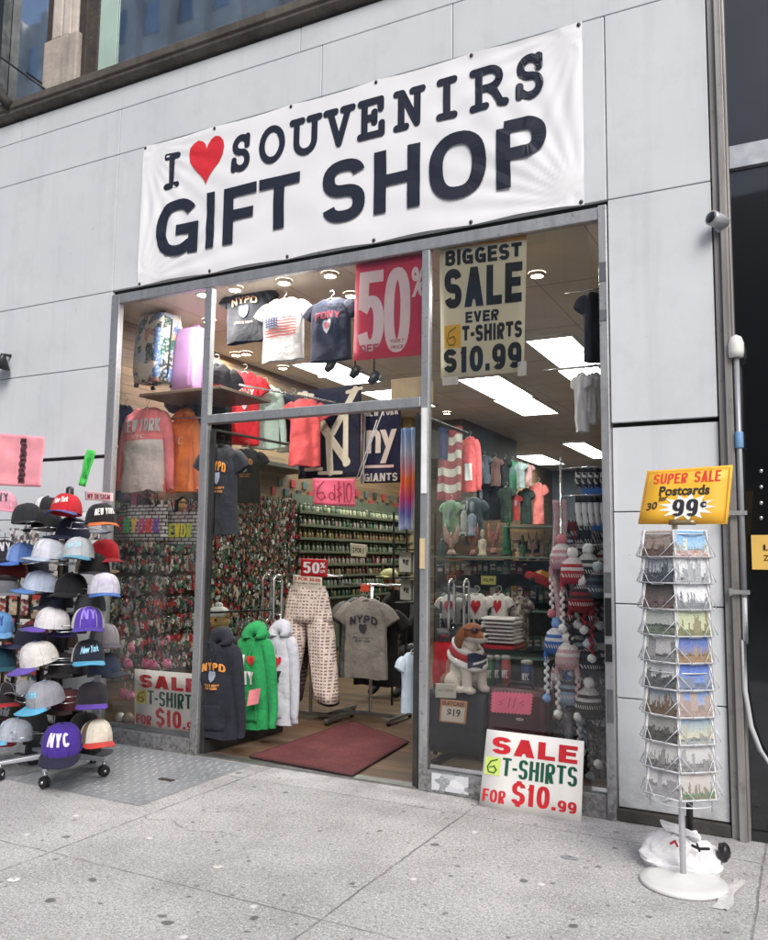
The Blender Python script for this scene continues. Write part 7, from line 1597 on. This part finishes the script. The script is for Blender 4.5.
q.build('wire_pocket', plain('C9CCD2', .35, .3), r)
# super sale sign
YEL = plain('F0B83A', .45, 0, .05, 4, 'board')
r, lf = sign('sale_sign', 'yellow SUPER SALE Postcards 30 for 99 cent sign clipped above the postcard spinner', 'sale sign', ((647, 471), (733, 465), (727.5, 524), (638, 524)), -.80, YEL, -.83, thick=.006, nu=4, nv=4)
txt(r, lf, [('SUPER', ink('D8432E'), .10, .50, .74, .92, .08, {'shear': .15}), ('SALE', ink('D8432E'), .58, .88, .74, .93, .08, {'shear': .15}), ('Postcards', ink('2A2A24'), .19, .77, .51, .69, .035), ('30', ink('2A2A24'), .07, .19, .26, .40, .03, {'slope': .25}), ('for', ink('2A2A24'), .20, .30, .42, .52, .03, {'slope': .25, 'e': .005})])
q = MB(); st = []
for k in range(26): a = 6.28318*k/26; R0 = 1 if k % 2 == 0 else .62; st.append((.5+.5*R0*math.cos(a), .5+.5*R0*math.sin(a)))
shape(q, st, .20, .86, .06, .54, lf(.0022)); q.build('starburst', plain('F4F2EC', .45, 0, .03), r)
txt(r, lf, [('99', ink('23262E'), .37, .66, .14, .44, .07, {'shear': .2, 'e': .005}), ('c', ink('23262E'), .68, .75, .29, .39, .04, {'e': .005}), ('I', ink('23262E'), .712, .718, .26, .42, .02, {'e': .0055})])
q = MB()
for a_, b2 in (((.03, .04), (.97, .04)), ((.97, .04), (.97, .96)), ((.97, .96), (.03, .96)), ((.03, .96), (.03, .04))): stroke(q, [a_, b2], .008, lambda x, z: lf(.002)(x, z))
q.build('border_line', ink('B8702A'), r)
q = MB(); f0 = lf(.004); q.box(0, 0, 0, 0, 0, 0) if False else q.grid(lambda u, v: lf(.008)(.36+.30*u, -.02+.09*v), 4, 2); q.build('clip', plain('8A7A5A', .3, .4), r, solid=.006)
# white plastic bag behind the base
bg = atz(672, 868); r = thing('plastic_bag', 'crumpled white plastic bag with red mark slumped behind the spinner base', 'bag', (at(681, 860, -.62).x, -.60, 0)); q = MB(); rs = []
for j in range(23):
    t_ = j/22; rr = []
    for k in range(64):
        a = 6.28318*k/64; ex = .55; x = .195*math.copysign(abs(math.cos(a))**ex, math.cos(a)); y = .12*math.copysign(abs(math.sin(a))**ex, math.sin(a)); sh = math.sin(math.pi*min(1, .25+t_*.85))**.5 if t_ < 1 else .45
        n_ = .8*noise.noise(Vector((x*13, y*13, t_*4)))-.5*abs(noise.noise(Vector((x*17+3, y*17, t_*5))))+.9*abs(noise.noise(Vector((x*26, y*26, t_*7))))-.3; z = .185*t_*(1-.12*(x/.2)-.05*math.cos(a*3))
        rr.append((x*(sh*.95+.05)*(1+.09*n_), y*sh*(1+.16*n_), max(.003, z+.018*n_*t_)))
    rs.append(rr)
q.rings(rs, smooth=False); sb = q.build('body', plain('E6E6E8', .3, 0, .05, 9, 'plastic_film', .6), r)
q = MB(); F = lambda x, z: (x, -.128-.01*math.sin(x*20), z)
stroke(q, [(-.03, .15), (-.01, .165), (0, .145)], .012, F); stroke(q, [(.012, .165), (.03, .15)], .01, F); q.build('red_mark', ink('C8404A'), r); q = MB(); stroke(q, [(.07, .16), (.10, .15), (.14, .155)], .014, F); stroke(q, [(.09, .17), (.10, .14)], .01, F); q.build('black_mark', I_BLK, r)
q = MB(); q.ball((.195, .0, .11), .03, .045, .045, 12, 8, lump=.25); q.build('dark_fold', plain('1A1A1C', .4), r)
b2 = thing('black_pole', 'short black pole standing behind the postcard spinner', 'pole', (at(690, 830, -.35).x, -.35, 0)); q = MB(); q.tube([(0, 0, .01), (0, 0, .42)], .017, 10); q.build('shaft', M_BLK, b2); q = MB(); q.lathe([(.09, 0), (.09, .012), (.02, .02)], n=20); q.build('foot', M_BLK, b2)
# wet streak / film on pavement beside bag
a = at(724, 838, -.35)
r = tag(MB().grid(lambda u, v: (-.40+.07*(u-.5)*(1-.3*v)+.05*v+.01*math.sin(v*9), -1.02+.40*v, .004+.012*max(0, noise.noise(Vector((u*4, v*6, 2))))), 6, 14).build('plastic_film', plain('D2D1D0', .3, 0, .08, 20, 'clear_film')), 'strip of clear plastic film lying on the sidewalk beside the spinner base', 'litter')
for i, (px, py, lb) in enumerate(((570, 858, 'flattened grey wrapper on the sidewalk below the sale board'), (14, 860+20, 'white gum blot on the sidewalk at the left edge'), (218, 867, 'pale scrap on the sidewalk below the door'))):
    p = atz(px, py); r = tag(MB().grid(lambda u, v: ((.2+.8*v)*(.05, .03, .025)[i]*math.cos(6.28318*u)*(1+.35*noise.noise(Vector((math.cos(6.283*u)*1.3, math.sin(6.283*u)*1.3, i)))), (.2+.8*v)*.025*math.sin(6.28318*u)*(1+.3*noise.noise(Vector((math.cos(6.283*u), math.sin(6.283*u)*1.5, i+9)))), .006-.003*v), 14, 3).build('litter_scrap', plain(('8E9298', 'DAD8D4', 'D0CCC6')[i], .5)), lb, 'litter'); r.location = (p.x, p.y, 0)
# wall lamp cut by the picture edge
p = at(1, 361, -.1); r = thing('wall_lamp', 'dark wall lamp just showing at the left picture edge of the facade', 'wall lamp', p); q = MB(); q.lathe([(.02, .06), (.10, -.05), (.085, -.05), (.01, .04)], n=18, cap=False); q.xf(Matrix.Rotation(.5, 4, 'Y')); q.build('lamp_shade', plain('3A3C40', .4, .4), r); q = MB(); q.tube([(0, .1, .07), (0, .0, .06)], .014, 8); q.build('arm', plain('3A3C40', .4, .4), r)
# ------------------------------------------------------------------ security camera, conduit
p = at(714, 222, -.06); r = thing('security_camera', 'small grey bullet security camera on the steel channel', 'security camera', (p.x+.03, -.05, p.z)); q = MB(); M = Matrix.Rotation(R_(100), 4, 'X') @ Matrix.Rotation(R_(-30), 4, 'Y')
q.lathe([(.02, -.06), (.042, -.055), (.044, .05), (.036, .055)], n=20); q.xf(Matrix.Rotation(R_(-35), 4, 'Z') @ Matrix.Rotation(R_(82), 4, 'X') @ Matrix.Translation((0, 0, .02))); q.build('housing', plain('A8AAAE', .35, .3), r)
q = MB(); q.lathe([(.034, .056), (.030, .060), (.001, .062)], n=18); q.xf(Matrix.Rotation(R_(-35), 4, 'Z') @ Matrix.Rotation(R_(82), 4, 'X') @ Matrix.Translation((0, 0, .02))); q.build('lens', plain('2A2C30', .15), r)
q = MB(); q.lathe([(.045, .0), (.045, .012), (.02, .03)], n=18); q.xf(Matrix.Translation((.01, .045, -.01)) @ Matrix.Rotation(R_(90), 4, 'X')); q.build('mount', plain('B8BABE', .35, .2), r)
r = thing('conduit', 'grey conduit pipe with white domed cap running down beside the black glass', 'conduit pipe', (at(741, 500, -.06).x, -.05, 0)); X0 = r.location.x
q = MB(); zt = at(738, 352, -.05).z; q.tube([(0, 0, 1.30), (0, 0, zt)], .015, 10); q.build('pipe', plain('9A9DA2', .4, .3), r)
q = MB(); cv = [(0, 0, 1.31), (0, 0, 1.05)]+[tuple(at(x_, y_, -.05)-Vector((X0, -.05, 0))) for x_, y_ in ((743.5, 640), (745, 690), (751, 726), (760, 750), (775, 772), (800, 790))]; q.tube(cv, .013, 10); q.build('flexible_hose', plain('B4B6B8', .45, .1), r)
q = MB(); q.lathe([(.038, zt-.03), (.042, zt), (.042, zt+.05), (.030, zt+.085), (.004, zt+.10)], n=20); q.build('dome_cap', plain('DCDBD8', .4, 0, .05), r)
z_ = at(741, 440, -.05).z; q = MB(); q.lathe([(.022, z_-.045), (.023, z_-.04), (.023, z_+.04), (.022, z_+.045)], n=14); q.build('blue_sleeve', plain('6A94BC', .5, 0, .15, 20), r)
q = MB()
for py in (513, 592): z_ = at(741, py, -.05).z; q.box(-.075, .03, -.022, -.016, z_-.012, z_+.012); q.box(-.075, -.06, -.02, .02, z_-.02, z_+.02)
q.build('clamp', plain('A0A2A4', .4, .5), r)

# ================================================================== LIGHT
wd = bpy.data.worlds.new('World'); scene.world = wd; wd.use_nodes = True; nt = wd.node_tree
bg_ = nt.nodes['Background']; sk = nt.nodes.new('ShaderNodeTexSky'); sk.sky_type = 'NISHITA'; sk.sun_disc = False
SUN_EL, SUN_AZ = R_(42), R_(142)      # azimuth measured clockwise from +y
sk.sun_elevation = SUN_EL; sk.sun_rotation = SUN_AZ; sk.air_density = 1.0; sk.dust_density = 3.0; sk.ozone_density = 1.0
nt.links.new(sk.outputs[0], bg_.inputs[0]); bg_.inputs[1].default_value = SKY_STR = .15
sl = bpy.data.lights.new('sun', 'SUN'); sl.energy = 2.6; sl.angle = R_(30); sl.color = (1, .98, .955); so = bpy.data.objects.new('sun', sl); COL.objects.link(so)
dv = Vector((math.sin(SUN_AZ)*math.cos(SUN_EL), math.cos(SUN_AZ)*math.cos(SUN_EL), math.sin(SUN_EL)))
so.rotation_euler = dv.to_track_quat('Z', 'Y').to_euler()
scene.view_settings.view_transform = 'Standard'; scene.view_settings.look = 'None'; scene.view_settings.exposure = 0; scene.view_settings.gamma = 1
scene.render.engine = 'CYCLES'
scene.cycles.max_bounces = 8; scene.cycles.transparent_max_bounces = 16; scene.cycles.sample_clamp_indirect = 4; scene.cycles.use_denoising = True
